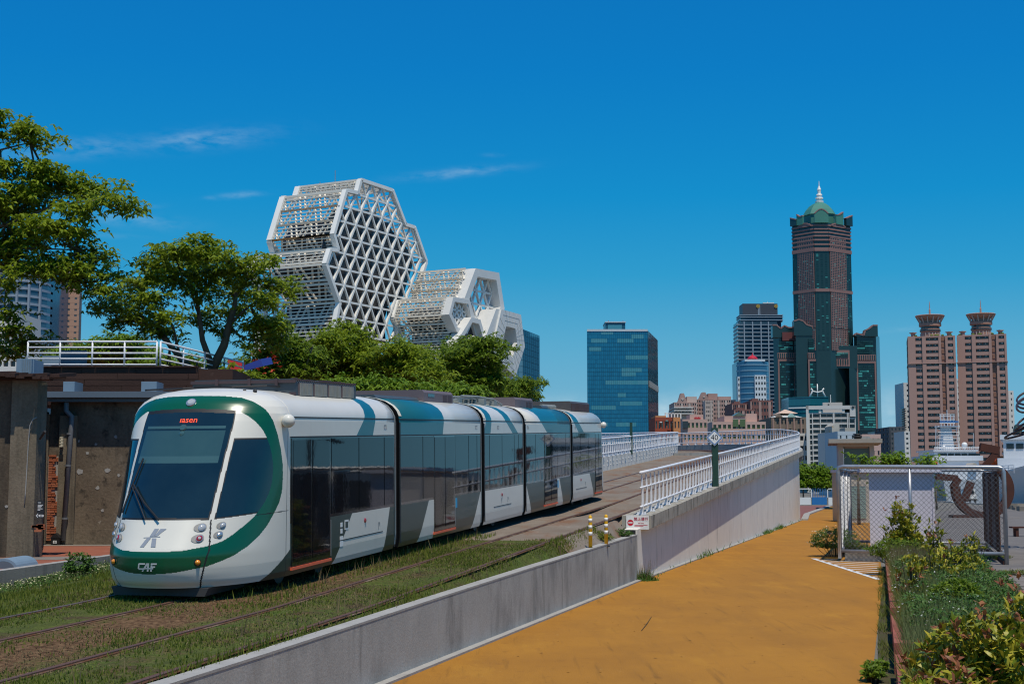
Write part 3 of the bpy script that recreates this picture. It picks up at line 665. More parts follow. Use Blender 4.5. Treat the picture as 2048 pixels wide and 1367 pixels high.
OUTER = [(0, 3.109), (.40, 3.10), (.689, 3.07), (.86, 3.0), (1.008, 2.885), (1.14, 2.70), (1.252, 2.486), (1.34, 2.25), (1.395, 2.01), (1.41, 1.78), (1.401, 1.577), (1.36, 1.41), (1.283, 1.245), (1.20, 1.07), (1.108, .927), (.98, .78), (.842, .668), (.70, .595), (.567, .538), (.40, .50), (.244, .465), (.12, .447), (0, .44)]
INNER = [(0, 2.90), (.30, 2.89), (.589, 2.862), (.733, 2.775), (.83, 2.70), (.903, 2.635), (.99, 2.54), (1.056, 2.440), (1.125, 2.31), (1.178, 2.165), (1.21, 2.03), (1.222, 1.90), (1.218, 1.75), (1.196, 1.613), (1.14, 1.44), (1.047, 1.267), (.97, 1.165), (.890, 1.079), (.80, .98), (.711, .90), (.63, .86), (.545, .832), (.323, .785), (.15, .772), (0, .769)]
def inpoly(px, py, poly):
    c = np.zeros(px.shape, bool); n = len(poly)
    for i in range(n):
        x1, y1 = poly[i]; x2, y2 = poly[(i + 1) % n]
        if y1 == y2: continue
        cond = ((y1 > py) != (y2 > py)) & (px < (x2 - x1) * (py - y1) / (y2 - y1) + x1); c ^= cond
    return c
def nose_pt(phi, h, out=0.):
    u0 = u_h(h); c = np.abs(np.cos(phi)); s_ = np.sin(phi)
    u = u0 + (UE - u0) * (1 - c); l = w_h(h) * np.sign(s_) * np.abs(s_) ** .85
    return l, u
def nose_frame(phi, h):
    e = 1e-3
    def P(a, b): l, u = nose_pt(np.array(a), np.array(b)); return Vector((float(l), float(u), float(b)))
    p = P(phi, h); tx = (P(phi + e, h) - P(phi - e, h)).normalized(); tz = (P(phi, h + .02) - P(phi, h - .02)).normalized()
    n = tx.cross(tz).normalized()
    if n.y > 0: n = -n
    return p, tx, tz, n
def build_nose(nh, npn, rear):
    hs = np.concatenate([np.linspace(.22, 3.1, nh), np.linspace(3.1, 3.25, nh // 6)[1:]]); ps_ = np.linspace(-math.pi / 2, math.pi / 2, npn)
    H, Pm = np.meshgrid(hs, ps_, indexing='ij'); l, u = nose_pt(Pm, H)
    co = np.stack([l, u, H], -1)
    hc = (H[1:, 1:] + H[:-1, :-1]) / 2; pc = (Pm[1:, 1:] + Pm[:-1, :-1]) / 2; ap = np.abs(pc)
    cls = np.zeros(hc.shape, int)
    outer = inpoly(ap + 1e-6, hc, OUTER + [(-.1, .44), (-.1, 3.109)]); inner = inpoly(ap + 1e-6, hc, INNER + [(-.1, .769), (-.1, 2.9)])
    cls[outer & ~inner] = 1
    ed = np.interp(hc, [1.2, 2.86], [.515, .555]); bot = 1.222 - .02 * np.abs(ap) ; top = np.interp(ap, [0, .57], [2.90, 2.866])
    ws = (ap < ed) & (hc > bot) & (hc < top); cls[ws] = 2
    gk = ws & ((ap > ed - .016) | (hc < bot + .03) | (hc > top - .05)); cls[gk] = 5
    blind = ws & ~gk & (ap < .47) & (hc < 2.56) & (hc > 2.06); cls[blind] = 3
    cls[blind & (hc < 2.165)] = 4
    swin = inner & (ap > ed + .052) & (hc < 2.435) & (hc > 1.218 + (ap - .56) * .11); cls[swin] = 6
    sw_in = swin & (ap > ed + .064) & (hc < 2.41) & (hc > 1.24 + (ap - .56) * .11); cls[swin & ~sw_in] = 5
    # joint lines
    seam = (np.abs(ap - np.interp(hc, [.22, .45, .769, 1.2], [.47, .52, .585, .535])) < .0085) & (hc < 1.215); cls[seam] = 7
    cls[(np.abs(hc - (1.245 + (ap - 1.05) * .05)) < .006) & (ap > 1.05) & (ap < 1.53)] = 7
    cls[(np.abs(hc - 2.76) < .006) & (ap > 1.35)] = 7
    cls[(np.abs(ap - 1.50) < .004) & (hc < 2.7)] = 7
    cls[(ap < ed) & (hc > 2.84) & (hc < 2.93) & (cls == 0)] = 5
    lowdk = (cls == 0) & (hc < .22 + (u[1:, 1:] - 1.28) * .48) & (ap > 1.0); cls[lowdk] = 8
    iv = np.arange(H.size).reshape(H.shape)
    fq = np.stack([iv[:-1, :-1], iv[:-1, 1:], iv[1:, 1:], iv[1:, :-1]], -1)
    V = co.reshape(-1, 3)
    if rear: V = V * np.array([-1, -1, 1]) + np.array([0, TL, 0])
    def sub(name, ids, mats, idx):
        mask = np.isin(cls, ids); f = fq[mask]; uq, inv = np.unique(f, return_inverse=True)
        me = bpy.data.meshes.new(name); me.from_pydata(V[uq].tolist(), [], inv.reshape(-1, 4).tolist())
        for m in mats: me.materials.append(m)
        if len(mats) > 1: me.polygons.foreach_set('material_index', [idx[c] for c in cls[mask]])
        me.polygons.foreach_set('use_smooth', [True] * len(me.polygons)); me.update(); return me
    parts = {}
    parts['nose_shell'] = link('nose_shell', sub('nose_shell', [0, 5, 7, 8], [M['tramwhite'], M['black'], M['tramdark']], {0: 0, 5: 1, 7: 1, 8: 2}), tram)
    parts['green_band'] = link('green_band', sub('green_band', [1], [M['tramgreen']], {}), tram)
    parts['windscreen'] = link('windscreen', sub('windscreen', [2, 3, 4], [M['glass2'], M['blind'], M['blindlow']], {2: 0, 3: 1, 4: 2}), tram)
    m6 = cls == 6
    for sgn in (-1, 1):
        keep = m6 & (np.sign(pc) == sgn); cl2 = cls.copy(); f = fq[keep]; uq, inv = np.unique(f, return_inverse=True)
        me = bpy.data.meshes.new('cab_side_window'); me.from_pydata(V[uq].tolist(), [], inv.reshape(-1, 4).tolist()); me.materials.append(M['glass2'])
        me.polygons.foreach_set('use_smooth', [True] * len(me.polygons)); me.update(); link('cab_side_window', me, tram)
    return parts
front = build_nose(330, 420, False); rear = build_nose(90, 110, True)
# --- lamps, emblem, wiper on the front
def disc(mb, p, tx, tz, n, r0, r1, d0, d1, k=20):
    b = len(mb.v)
    for t in range(k):
        a = 2 * math.pi * t / k; e = tx * math.cos(a) + tz * math.sin(a)
        mb.v.append(tuple(p + e * r0 + n * d0)); mb.v.append(tuple(p + e * r1 + n * d1))
    for t in range(k):
        t2 = (t + 1) % k; mb.f.append([b + 2 * t, b + 2 * t2, b + 2 * t2 + 1, b + 2 * t + 1]); mb.m.append(mb.cur)
    mb.f.append([b + 2 * t + 1 for t in range(k)]); mb.m.append(mb.cur)
shade = mat('recess_patch', (.30, .29, .27), rough=.5)  # flat grey patch paints the shade of a recess round each lamp
for sg_ in (-1, 1):
    for ph, h, kind, nm in ((.455, 1.103, 'lamp', 'headlight'), (.455, .945, 'redlamp', 'tail_lamp'), (.668, 1.122, 'lamp', 'headlight'), (.655, .988, 'chrome', 'fog_lamp')):
        p, tx, tz, n = nose_frame(ph * sg_, h); r_ = .058 if ph < .6 else .048
        b = MB(); k = 22; bi = len(b.v); dirx = -tx * sg_
        pts = []
        for t in range(k):
            a = 2 * math.pi * t / k; e = dirx * (math.cos(a) * r_ * (2.1 if math.cos(a) > 0 else 1.25)) + tz * math.sin(a) * r_ * 1.25
            pts.append(p + e + n * .006)
        b.add(pts, [list(range(k))]); o = link('recess_patch', b.mesh('recess_patch', shade), tram)
        b = MB(); disc(b, p, tx, tz, n, r_, r_ * .95, .002, .02); hl = link(nm, b.mesh(nm, M['chrome']), tram)
        b = MB(); disc(b, p, tx, tz, n, r_ * .82, r_ * .5, .021, .034); link('lens', b.mesh('lens', M['redlamp'] if kind == 'redlamp' else M['lamp'] if kind == 'lamp' else M['chrome'], smooth=True), hl)
        if kind == 'redlamp': b = MB(); disc(b, p, tx, tz, n, r_ * .4, r_ * .35, .035, .04); link('reflector', b.mesh('reflector', M['lamp']), hl)
    p, tx, tz, n = nose_frame(.475 * sg_, .603); b = MB(); disc(b, p, tx, tz, n, .055, .05, .003, .008); link('recess_patch', b.mesh('recess_patch', M['blackgloss']), tram)
    b = MB(); disc(b, p, tx, tz, n, .04, .022, .008, .04); link('turn_signal', b.mesh('turn_signal', M['amber'], smooth=True), tram)
p, tx, tz, n = nose_frame(0.0, 3.0); b = MB(); disc(b, p, tx, tz, n, .085, .08, -.01, .014); tl = link('top_headlight', b.mesh('top_headlight', M['chrome']), tram)
b = MB(); disc(b, p, tx, tz, n, .066, .05, .015, .03); link('lens', b.mesh('lens', M['lamp']), tl)
def decal(name, poly_list, ph0, h0, m, sx_=1., lift=.006):
    b = MB()
    for poly in poly_list:
        vs_ = []
        for x, y in poly:
            p, tx, tz, n = nose_frame(ph0 + math.copysign(min(1, abs(x) * sx_ / 1.325) ** (1 / .85), x), h0 + y); vs_.append(p + n * lift)
        b.add(vs_, [list(range(len(vs_)))])
    return link(name, b.mesh(name, m), tram)
# emblem: slanted K with swept arm
decal('emblem', [[(-.17, -.13), (-.10, -.13), (-.02, .0), (-.09, .0)], [(-.15, -.005), (.13, .012), (.13, .022), (-.15, .005)], [(-.05, .02), (.02, .02), (.075, .13), (.0, .13)],
                 [(.02, .02), (.08, .03), (.20, .13), (.10, .13)], [(.0, -.005), (.075, -.005), (.10, -.13), (.02, -.13)]], .0, .965, M['logogrey'], .95)
# maker lettering on the bumper
cw = .022
def sl_(pts): return [(x + y * .18, y) for x, y in pts]
decal('lettering', [sl_(q) for q in ([(-.16, .03), (-.05, .03), (-.05, .052), (-.16, .052)], [(-.175, -.03), (-.15, -.03), (-.15, .052), (-.175, .045)], [(-.16, -.045), (-.06, -.045), (-.06, -.022), (-.16, -.022)],
                    [(-.10, -.07), (-.075, -.07), (.01, .052), (-.03, .052)], [(-.01, -.07), (.02, -.07), (.02, .052), (-.01, .052)], [(-.08, -.035), (.10, -.035), (.10, -.014), (-.07, -.014)],
                    [(.05, -.07), (.078, -.07), (.078, .052), (.05, .052)], [(.05, .03), (.15, .03), (.15, .052), (.05, .052)], [(.06, -.012), (.13, -.012), (.13, .008), (.06, .008)])], .0, .555, M['silver'], .92)
# destination display
p, tx, tz, n = nose_frame(.06, 2.72)
me = text_mesh('ıasen', .15, .001); me.materials.clear(); me.materials.append(M['led'])
o = bpy.data.objects.new('destination_display', me); COL.objects.link(o); o.parent = tram
zz = tx.cross(tz); zz = zz if zz.y < 0 else -zz
X = tx if tx.x > 0 else -tx; Mx = Matrix((X, tz, X.cross(tz))).transposed().to_4x4(); Mx.translation = p + n * .006 - X * .06; o.matrix_local = Mx
# sun-blind roller and cab camera behind the glass edge
b = MB()
for i in range(12):
    a0, a1 = -.46 + .92 * i / 12, -.46 + .92 * (i + 1) / 12; pa, _, tza, na = nose_frame(a0, 2.585); pb, _, tzb, nb = nose_frame(a1, 2.585)
    b.add([pa + na * .004, pb + nb * .004, pb + nb * .004 + tzb * .05, pa + na * .004 + tza * .05], [(0, 1, 2, 3)])
link('blind_roller', b.mesh('blind_roller', M['blindlow']), tram)
p, tx, tz, n = nose_frame(0, 2.60); b = MB(); disc(b, p, tx, tz, n, .06, .05, .004, .02); disc(b, p - tz * .10, tx, tz, n, .045, .02, .004, .02); link('cab_camera', b.mesh('cab_camera', M['blindlow']), tram)
# wiper
b = MB(); pts = []
for ph, h in ((.02, 1.20), (-.16, 1.45), (-.40, 1.72)): p, tx, tz, n = nose_frame(ph, h); pts.append(p + n * .05)
b.tube(pts, .016, 6)
pts = []
for ph, h in ((-.09, 1.20), (-.25, 1.48), (-.42, 1.70)): p, tx, tz, n = nose_frame(ph, h); pts.append(p + n * .05)
b.tube(pts, .011, 6); wp = link('wiper', b.mesh('wiper', M['black']), tram)
pts = []
for ph, h in ((-.50, 1.30), (-.43, 1.72), (-.36, 2.12)): p, tx, tz, n = nose_frame(ph, h); pts.append(p + n * .03)
b = MB().tube(pts, .014, 6); link('wiper_blade', b.mesh('wiper_blade', M['black']), wp)
# pilot skirt under the nose
for yy, s2 in ((.28, 1), (TL - .28, -1)):
    b = MB(); b.prism([(-.74, yy, .09), (.74, yy, .09), (.80, yy, .215), (-.80, yy, .215)], (0, s2 * 1.4, 0)); link('underrun_guard', b.mesh('underrun_guard', mat('underrun_grey', (.05, .048, .048), rough=.7) if s2 == 1 else M['black']), tram)
# cab roof cameras
b = MB(); 
for x in (.62, .80): b.lathe((x, 1.95, 3.19), [(.03, -.05), (.035, 0), (.02, .025)], 10)
link('roof_sensor', b.mesh('roof_sensor', M['black']), tram)
# rear-view camera pods on the sides
for yy in (1.93, TL - 1.93):
    for x in ((1,) if yy < 9 else (-1, 1)):
        b = MB(); pr = []
        for i in range(9): a = math.pi * i / 8; pr.append((max(.002, .11 * math.sin(a)), -.11 * math.cos(a)))
        b.lathe((x * 1.385, yy, 2.70), pr, 16); link('camera_pod', b.mesh('camera_pod', M['tramwhite'], smooth=True), tram)
# --- the five bodies
S = [UE, 7.65, 14.30, 18.80, 25.45, TL - UE]
def prof():
    pts = [(w, h) for h, w in WH]; pts.insert(3, (1.325, .9)); pts.insert(4, (1.325, 1.6))
    return [(1.15, .22)] + pts + [(-x, h) for x, h in pts[::-1][1:]] + [(-1.15, .22)]
WT, WBm = 2.44, 1.05
# paint: (name, [(s at z, z), ...] polygon in side view) per car;   key: teal above windows, dark below
def poly_paint(me_bm, poly, mat_i):
    n = len(poly); cx = sum(p[0] for p in poly) / n; cz = sum(p[1] for p in poly) / n
    for i in range(n):
        a, b_ = poly[i], poly[(i + 1) % n]; nx, nz_ = b_[1] - a[1], -(b_[0] - a[0])
        bmesh.ops.bisect_plane(me_bm, geom=me_bm.verts[:] + me_bm.edges[:] + me_bm.faces[:], plane_co=(0, a[0], a[1]), plane_no=(0, nx, nz_), dist=1e-5)
    for f in me_bm.faces:
        c = f.calc_center_median(); ok = True
        for i in range(n):
            a, b_ = poly[i], poly[(i + 1) % n]
            s1 = (b_[0] - a[0]) * (c.z - a[1]) - (b_[1] - a[1]) * (c.y - a[0]); s0 = (b_[0] - a[0]) * (cz - a[1]) - (b_[1] - a[1]) * (cx - a[0])
            if s1 * s0 < 0: ok = False; break
        if ok: f.material_index = mat_i
TOP = 3.3
def band(sa, sb, ta, tb): return [[(sa, WT), (sb, WT), ((sb + tb) / 2 + (tb - sb) * .12, 2.78), ((sa + ta) / 2 + (ta - sa) * .12, 2.78)], [((sa + ta) / 2 + (ta - sa) * .12, 2.78), ((sb + tb) / 2 + (tb - sb) * .12, 2.78), (tb, TOP), (ta, TOP)]]
paints = [
    {'teal': band(5.29, 6.2, 6.05, 6.50), 'dark': [[(2.0, .2), (4.10, .2), (5.06, WBm), (2.0, WBm)], [(6.83, .2), (7.7, .2), (7.7, WBm), (7.20, WBm)], [(1.0, .2), (2.2, .2), (2.2, .76)]]},
    {'teal': band(7.6, 10.89, 7.6, 11.08), 'dark': [[(7.6, .2), (9.04, .2), (9.82, WBm), (7.6, WBm)], [(10.2, .2), (13.30, .2), (14.10, WBm), (10.2, WBm)]]},
    {'teal': band(14.45, 15.12, 14.85, 15.34) + band(17.5, 18.14, 16.2, 16.8), 'dark': []},
    {'teal': band(21.87, 25.4, 20.4, 25.4), 'dark': [[(18.7, .2), (18.75, WBm), (18.72, .2)], [(19.75, .2), (23.2, .2), (23.2, WBm), (19.02, WBm)], [(24.2, .2), (25.5, .2), (25.5, WBm), (23.55, WBm)]]},
    {'teal': band(26.75, 27.7, 25.45, 26.2), 'dark': [[(29.55, .2), (31.1, .2), (31.1, WBm), (28.65, WBm)]]},
]
numbers = ['021', '022', '023', '024', '025']
for k in range(5):
    y0 = S[k] + (.16 if k else 0); y1 = S[k + 1] - (.16 if k < 4 else 0)
    bm = bmesh.new(); pr = prof(); rows = []
    for y in (y0, y1): rows.append([bm.verts.new((x, y, h)) for x, h in pr])
    for i in range(len(pr)):
        j = (i + 1) % len(pr); bm.faces.new((rows[0][i], rows[1][i], rows[1][j], rows[0][j]))
    bm.faces.new(rows[0][::-1]); bm.faces.new(rows[1])
    bmesh.ops.recalc_face_normals(bm, faces=bm.faces)
    for z in (WBm, WT): bmesh.ops.bisect_plane(bm, geom=bm.verts[:] + bm.edges[:] + bm.faces[:], plane_co=(0, 0, z), plane_no=(0, 0, 1))
    for nm, mi in (('teal', 1), ('dark', 2)):
        for pl in paints[k][nm]: poly_paint(bm, pl, mi)
    for f in bm.faces:
        c = f.calc_center_median()
        if WBm < c.z < WT and abs(c.x) > 1.2: f.material_index = 3
        if abs(f.normal.y) > .9 or f.normal.z < -.9: f.material_index = 3
    me = bpy.data.meshes.new('car_body'); bm.to_mesh(me); bm.free()
    for m in (M['tramwhite'], M['tramteal'], M['tramdark'], M['blackgloss']): me.materials.append(m)
    sm = [abs(p.normal.y) < .5 and p.center.z > 2.7 for p in me.polygons]; me.polygons.foreach_set('use_smooth', sm)
    body = link('car_body', me, tram)
    # panel joint lines
    b = MB()
    for x in (-1, 1):
        xx = 1.3185 * x; b.box(min(xx, xx + .009 * x), max(xx, xx + .009 * x), y0, y1, 2.752, 2.772)
        b.box(min(1.327 * x, 1.32 * x), max(1.327 * x, 1.32 * x), y0, y1, WT - .012, WT + .012)
    link('panel_joint', b.mesh('panel_joint', M['black']), body)
    # glazing and doors, both sides
    doors = {0: [(2.24, 3.92)], 1: [(10.22, 11.80)], 2: [], 3: [(21.40, 23.18)], 4: [(29.75, 31.0)]}[k]
    wins = {0: [(4.0, 5.38), (5.42, 6.82), (6.86, 7.42)], 1: [(7.86, 9.35), (9.39, 10.17), (11.85, 13.0), (13.04, 13.75), (13.79, 14.08)], 2: [(15.0, 16.25), (16.29, 17.6), (17.64, 18.1), (19.02, 19.02)][:3], 3: [(19.05, 20.2), (20.24, 21.35), (23.23, 24.5), (24.54, 25.22)], 4: [(25.7, 27.0), (27.04, 28.4), (28.44, 29.7)]}[k]
    if k == 2: wins = [(14.52, 14.96)] + wins + [(18.14, 18.58)]
    for x in (-1, 1):
        xa, xb = (1.326, 1.334) if x > 0 else (-1.334, -1.326)
        for a, c in wins: b = MB(); b.box(xa, xb, a, c, WBm + .05, WT - .03); w_ = link('window', b.mesh('window', M['glass']), body)
        # lower edge strip of the glazing
        b = MB(); b.box(xa, xb - (.002 if x > 0 else -.0), y0 + .02, y1 - .02, WBm - .02, WBm + .02)
        for a, c in doors:
            mid = (a + c) / 2
            db = MB(); db.box(xa - .002 * (x > 0), xb - .003 * (x > 0) + .003 * (x < 0), a - .03, c + .03, .36, WT - .02); dfr = link('door', db.mesh('door', M['blackgloss']), body)
            for a2, c2 in ((a, mid - .012), (mid + .012, c)): b2 = MB(); b2.box(xa + .001, xb + .004 * (x > 0), a2 + .02, c2 - .02, .42, WT - .05) if x > 0 else b2.box(xa - .004, xb - .001, a2 + .02, c2 - .02, .42, WT - .05); link('door_leaf', b2.mesh('door_leaf', M['glass']), dfr)
            b2 = MB(); b2.box(1.30 * x if x > 0 else -1.345, 1.345 if x > 0 else -1.30, a - .05, c + .05, .30, .345); link('door_sill', b2.mesh('door_sill', M['orange']), dfr)
            if k in (1, 3): b2 = MB(); b2.box(xa, xb + .001, c + .09, c + .2, .78, 1.0) if x > 0 else b2.box(xa - .001, xb, c + .09, c + .2, .78, 1.0); link('door_button', b2.mesh('door_button', M['lightblue']), body)
            b2 = MB(); b2.box(xa, xb, c + .04, c + .062, .38, 1.0); link('door_edge', b2.mesh('door_edge', M['galv']), body)
    if k in (0, 2, 4):
        for x in (-1, 1):
            xa, xb = (1.325, 1.331) if x > 0 else (-1.331, -1.325); mid = {0: 6.0, 2: 16.5, 4: 27.3}[k]
            b = MB(); b.box(xa, xb, mid - 1.6 if k == 0 else mid - 1.1, mid + .75, .60, .615); link('skirt_joint', b.mesh('skirt_joint', M['black']), body)
            for yy in (mid + .35, mid - .35) if k == 2 else (mid + .5,): b = MB(); b.box(xa, xb, yy, yy + .09, .78, .80); b.box(xa, xb, yy, yy + .02, .66, .78); b.box(xa, xb, yy + .07, yy + .09, .72, .78); link('skirt_latch', b.mesh('skirt_latch', M['galv']), body)
            b = MB(); disc(b, Vector((1.326 * x, mid - .25, .88)), Vector((0, 1, 0)), Vector((0, 0, 1)), Vector((x, 0, 0)), .05, .03, 0, .02, 12); link('side_reflector', b.mesh('side_reflector', M['redlamp']), body)
    if k == 0:
        for a, c, z0, z1 in ((4.45, 4.55, .84, .92), (4.45, 4.55, .73, .81), (4.42, 4.58, .50, .68), (4.66, 4.86, .78, .95)):
            b = MB(); b.box(1.326, 1.33, a, c, z0, z1); st = link('sticker', b.mesh('sticker', M['signwhite']), body)
            if a > 4.6: b = MB(); b.box(1.3305, 1.3325, a + .03, c - .03, z0 + .03, z1 - .03); link('sticker_symbol', b.mesh('sticker_symbol', M['tramdark']), st)
        p, tx, tz, n = nose_frame(1.3, .78)
    yn = {0: 6.95, 1: 13.75, 2: 15.9, 3: 19.3, 4: 26.2}[k]
    me = text_mesh(numbers[k], .14, .001); me.materials.clear(); me.materials.append(M['logogrey'])
    o = bpy.data.objects.new('fleet_number', me); COL.objects.link(o); o.parent = body; Mx = Matrix(((0, 1, 0), (0, 0, 1), (1, 0, 0))).transposed().to_4x4(); Mx.translation = (1.328, yn, 2.6); o.matrix_local = Mx
    # cream end trims and roof rings
    if k:
        b = MB(); pr2 = [(x, h) for x, h in prof() if h > 2.75]
        ys = (y0 - .005, y0 + .17)
        rows_ = [[(x * 1.006, y, h + .008) for x, h in pr2] for y in ys]; n = len(pr2)
        b.add(rows_[0] + rows_[1], [(i, n + i, n + i + 1, i + 1) for i in range(n - 1)]); link('end_trim', b.mesh('end_trim', M['cream']), body)
        b = MB(); b.box(1.325, 1.333, y0 - .004, y0 + .06, .3, 2.7); link('end_seal', b.mesh('end_seal', M['black']), body); b = MB(); b.box(-1.333, -1.325, y0 - .004, y0 + .06, .3, 2.7); link('end_seal', b.mesh('end_seal', M['black']), body)
# bellows
for k in range(1, 5):
    c = S[k]; bl = MB(); pr = [(x * .97, h * .99 + .01) for x, h in prof()]
    for i in range(5):
        yy = c - .15 + i * .06; sc_ = 1.0 if i % 2 == 0 else .955
        for (x, h) in pr: bl.v.append((x * sc_, yy, 1.7 + (h - 1.7) * sc_))
    n = len(pr)
    for i in range(4):
        for j in range(n): bl.f.append([i * n + j, (i + 1) * n + j, (i + 1) * n + (j + 1) % n, i * n + (j + 1) % n]); bl.m.append(0)
    b_o = link('bellows', bl.mesh('bellows', M['dkbellows']), tram)
    b = MB(); pr2 = [(x, h) for x, h in prof() if h > .25]
    rows_ = [[(x * s_, y, 1.7 + (h - 1.7) * s_) for x, h in pr2] for y, s_ in ((c - .165, 1.004), (c - .105, 1.004), (c - .10, .985), (c - .06, .985))]; n = len(pr2)
    b.add(sum(rows_, []), [(r_ * n + i, (r_ + 1) * n + i, (r_ + 1) * n + i + 1, r_ * n + i + 1) for r_ in range(3) for i in range(n - 1)]); link('bellows_ring', b.mesh('bellows_ring', M['bellows']), b_o)
# bogies
for yc in (3.9, 16.5, 29.2):
    bo = MB(); bo.box(-1.0, 1.0, yc - 1.1, yc + 1.1, .18, .45); bg_ = link('bogie', bo.mesh('bogie', M['black']), tram)
    for dy in (-.9, .9):
        for x in (-.72, .72):
            b = MB(); b.tube([(x - .06, yc + dy, .29), (x + .06, yc + dy, .29)], .29, 18); link('wheel', b.mesh('wheel', M['steel_rail']), bg_)
# roof equipment
def roof_unit(x0, x1, y0, y1, z0, z1, m, ribs=None, name='roof_unit'):
    b = MB(); pr = [(x0, z0), (x1, z0), (x1, z1 - .06), (x1 - .05, z1), (x0 + .05, z1), (x0, z1 - .06)]
    b.prism([(x, y0, z) for x, z in pr], (0, y1 - y0, 0)); u = link(name, b.mesh(name, m), tram); return u
u = roof_unit(-.95, .95, 3.28, 6.3, 3.13, 3.43, M['roofgrey'])
for i in range(4):
    y = 3.42 + i * .70; b = MB(); b.box(.95, .965, y, y + .62, 3.15, 3.37); g_ = link('radiator', b.mesh('radiator', M['roofmauve']), u)
    b = MB()
    for j in range(9): b.box(.965, .985, y + .03 + j * .065, y + .055 + j * .065, 3.15, 3.36)
    link('fin', b.mesh('fin', M['bellows']), g_)
b = MB()
for i in range(10): b.box(-.95 + i * .2, -.95 + i * .2 + .12, 3.255, 3.28, 3.14, 3.20)
b.box(-.97, .97, 3.24, 3.275, 3.36, 3.41)
for x in (-.5, .1, .6): b.box(x, x + .05, 3.22, 3.25, 3.30, 3.44)
link('front_louvre', b.mesh('front_louvre', M['roofdark']), u)
b = MB()
for i in range(30): y = 3.3 + i * .1; b.box(.86 + rng.uniform(-.03, .03), .97, y, y + .05, 3.40, 3.40 + rng.uniform(.01, .05))
link('roof_cabling', b.mesh('roof_cabling', M['roofdark']), u)
b = MB(); b.tube([(-1.0, 1.7, 3.22), (-.8, 2.6, 3.27), (.6, 2.9, 3.30), (.7, 3.2, 3.30)], .018, 6); b.box(-.4, .1, 2.2, 2.6, 3.24, 3.29); link('roof_conduit', b.mesh('roof_conduit', M['black']), tram)
u = roof_unit(-.85, .8, 11.2, 13.55, 3.18, 3.45, M['roofmauve'])
for y in (12.7, 13.1): b = MB(); b.box(.8, .806, y, y + .33, 3.2, 3.36); link('grille', b.mesh('grille', M['roofdark']), u)
b = MB(); b.box(.8, .806, 11.5, 12.0, 3.30, 3.37); link('grille', b.mesh('grille', M['blackgloss']), u)
u2 = roof_unit(-.7, .7, 8.2, 11.15, 3.18, 3.275, M['roofgrey'])
b = MB()
for i in range(26):
    x, y = rng.uniform(-.6, .7), rng.uniform(14.4, 18.3); d = rng.uniform(.05, .25); b.box(x, x + d, y, y + d * 1.5, 3.2, 3.24 + rng.uniform(.02, .13))
for i in range(8): x = rng.uniform(-.5, .6); b.tube([(x, 14.5, 3.28), (x + .1, 15.8, 3.36), (x, 17, 3.34), (x + rng.uniform(-.2, .2), 18.5, 3.25)], .018, 6)
link('roof_pipework', b.mesh('roof_pipework', M['bellows']), tram)
b = MB(); b.tube([(.55, 15.2, 3.40), (.6, 16.6, 3.41), (.75, 17.6, 3.36), (.85, 18.2, 3.22)], .03, 8); b.tube([(.3, 15.2, 3.38), (.4, 16.6, 3.40), (.6, 17.7, 3.36), (.7, 18.3, 3.22)], .03, 8); link('roof_hose', b.mesh('roof_hose', M['bellows']), tram)
u = roof_unit(-.85, .8, 20.0, 22.25, 3.18, 3.47, M['roofmauve'])
for y in (21.4, 21.8): b = MB(); b.box(.8, .806, y, y + .3, 3.2, 3.36); link('grille', b.mesh('grille', M['roofdark']), u)
roof_unit(-.7, .7, 24.0, 24.9, 3.18, 3.30, M['roofgrey'])
u = roof_unit(-.95, .9, 27.6, 31.0, 3.16, 3.50, mat('roof_unit_dark', (.055, .05, .055), (.075, .07, .07), 3, .6))
b = MB()
for i in range(16): b.box(.9, .93, 27.7 + i * .2, 27.8 + i * .2, 3.18, 3.43)
link('fin', b.mesh('fin', M['roofdark']), u)
b = MB(); b.tube([(.3, 25.7, 3.3), (.4, 27.3, 3.3)], .07, 10); link('roof_tank', b.mesh('roof_tank', M['bellows']), tram)
# ------------------------------------------------------------------ old warehouses, left of the tram
GZ = 1.0; YW = 41.0
def X_(px, Y): return at_y(px, 966, Y).x
def Z_(py, Y): return at_y(1024, py, Y).z
xL, xR = X_(84, YW), X_(322, YW)
zg = Z_(793, YW)
wh = thing('warehouse', 'weathered brown rendered warehouse wall with grey downpipe and exposed bricks, behind the tram nose', 'building', (xL, YW, GZ))
pcs = [(xL + .0, X_(133, YW), None), (X_(143, YW) - .05, xR, None)]
b = MB(); b.box(xL + .18, xR, YW, YW + .4, GZ - .1, zg); b.box(xR - .4, xR, YW + .4, YW + 16, GZ - .1, zg); part('wall', b, M['render'], wh)
b = MB(); b.box(xL + .5, xR, YW - .06, YW, GZ - .05, GZ + .42); part('plinth', b, M['render'], wh)
xp0, xp1 = X_(121, YW), X_(134, YW)
b = MB(); b.box(xp0 - .05, xp1 + .25, YW - .10, YW, GZ, zg - .55); part('pilaster', b, M['oldpillar'], wh)
# gutter, downpipe, bracket blocks
b = MB(); b.box(xL + .1, xR + .35, YW - .55, YW + .1, zg - .05, zg + .12); b.box(xL + .1, xR + .3, YW - .35, YW + .1, zg - .16, zg - .05); part('gutter', b, M['gutter'], wh)
b = MB(); xd0, xd1 = X_(142, YW), X_(134, YW)
b.tube([(X_(133, YW), YW - .22, zg - .05), (X_(133, YW), YW - .22, zg - .42), (xd0 + .03, YW - .2, zg - .58), (xd0, YW - .16, zg - 1.0), (xd1 - .02, YW - .16, GZ + .1)], .075, 12); dp = part('downpipe', b, M['pipe'], wh, True)
for zz in (GZ + .7, GZ + 2.2, zg - 1.1):
    t = (zz - GZ) / (zg - GZ); x = xd1 + (xd0 - xd1) * t; b = MB(); b.lathe((x, YW - .16, zz), [(.09, 0), (.09, .05)], 12); part('pipe_clip', b, M['pipe'], dp)
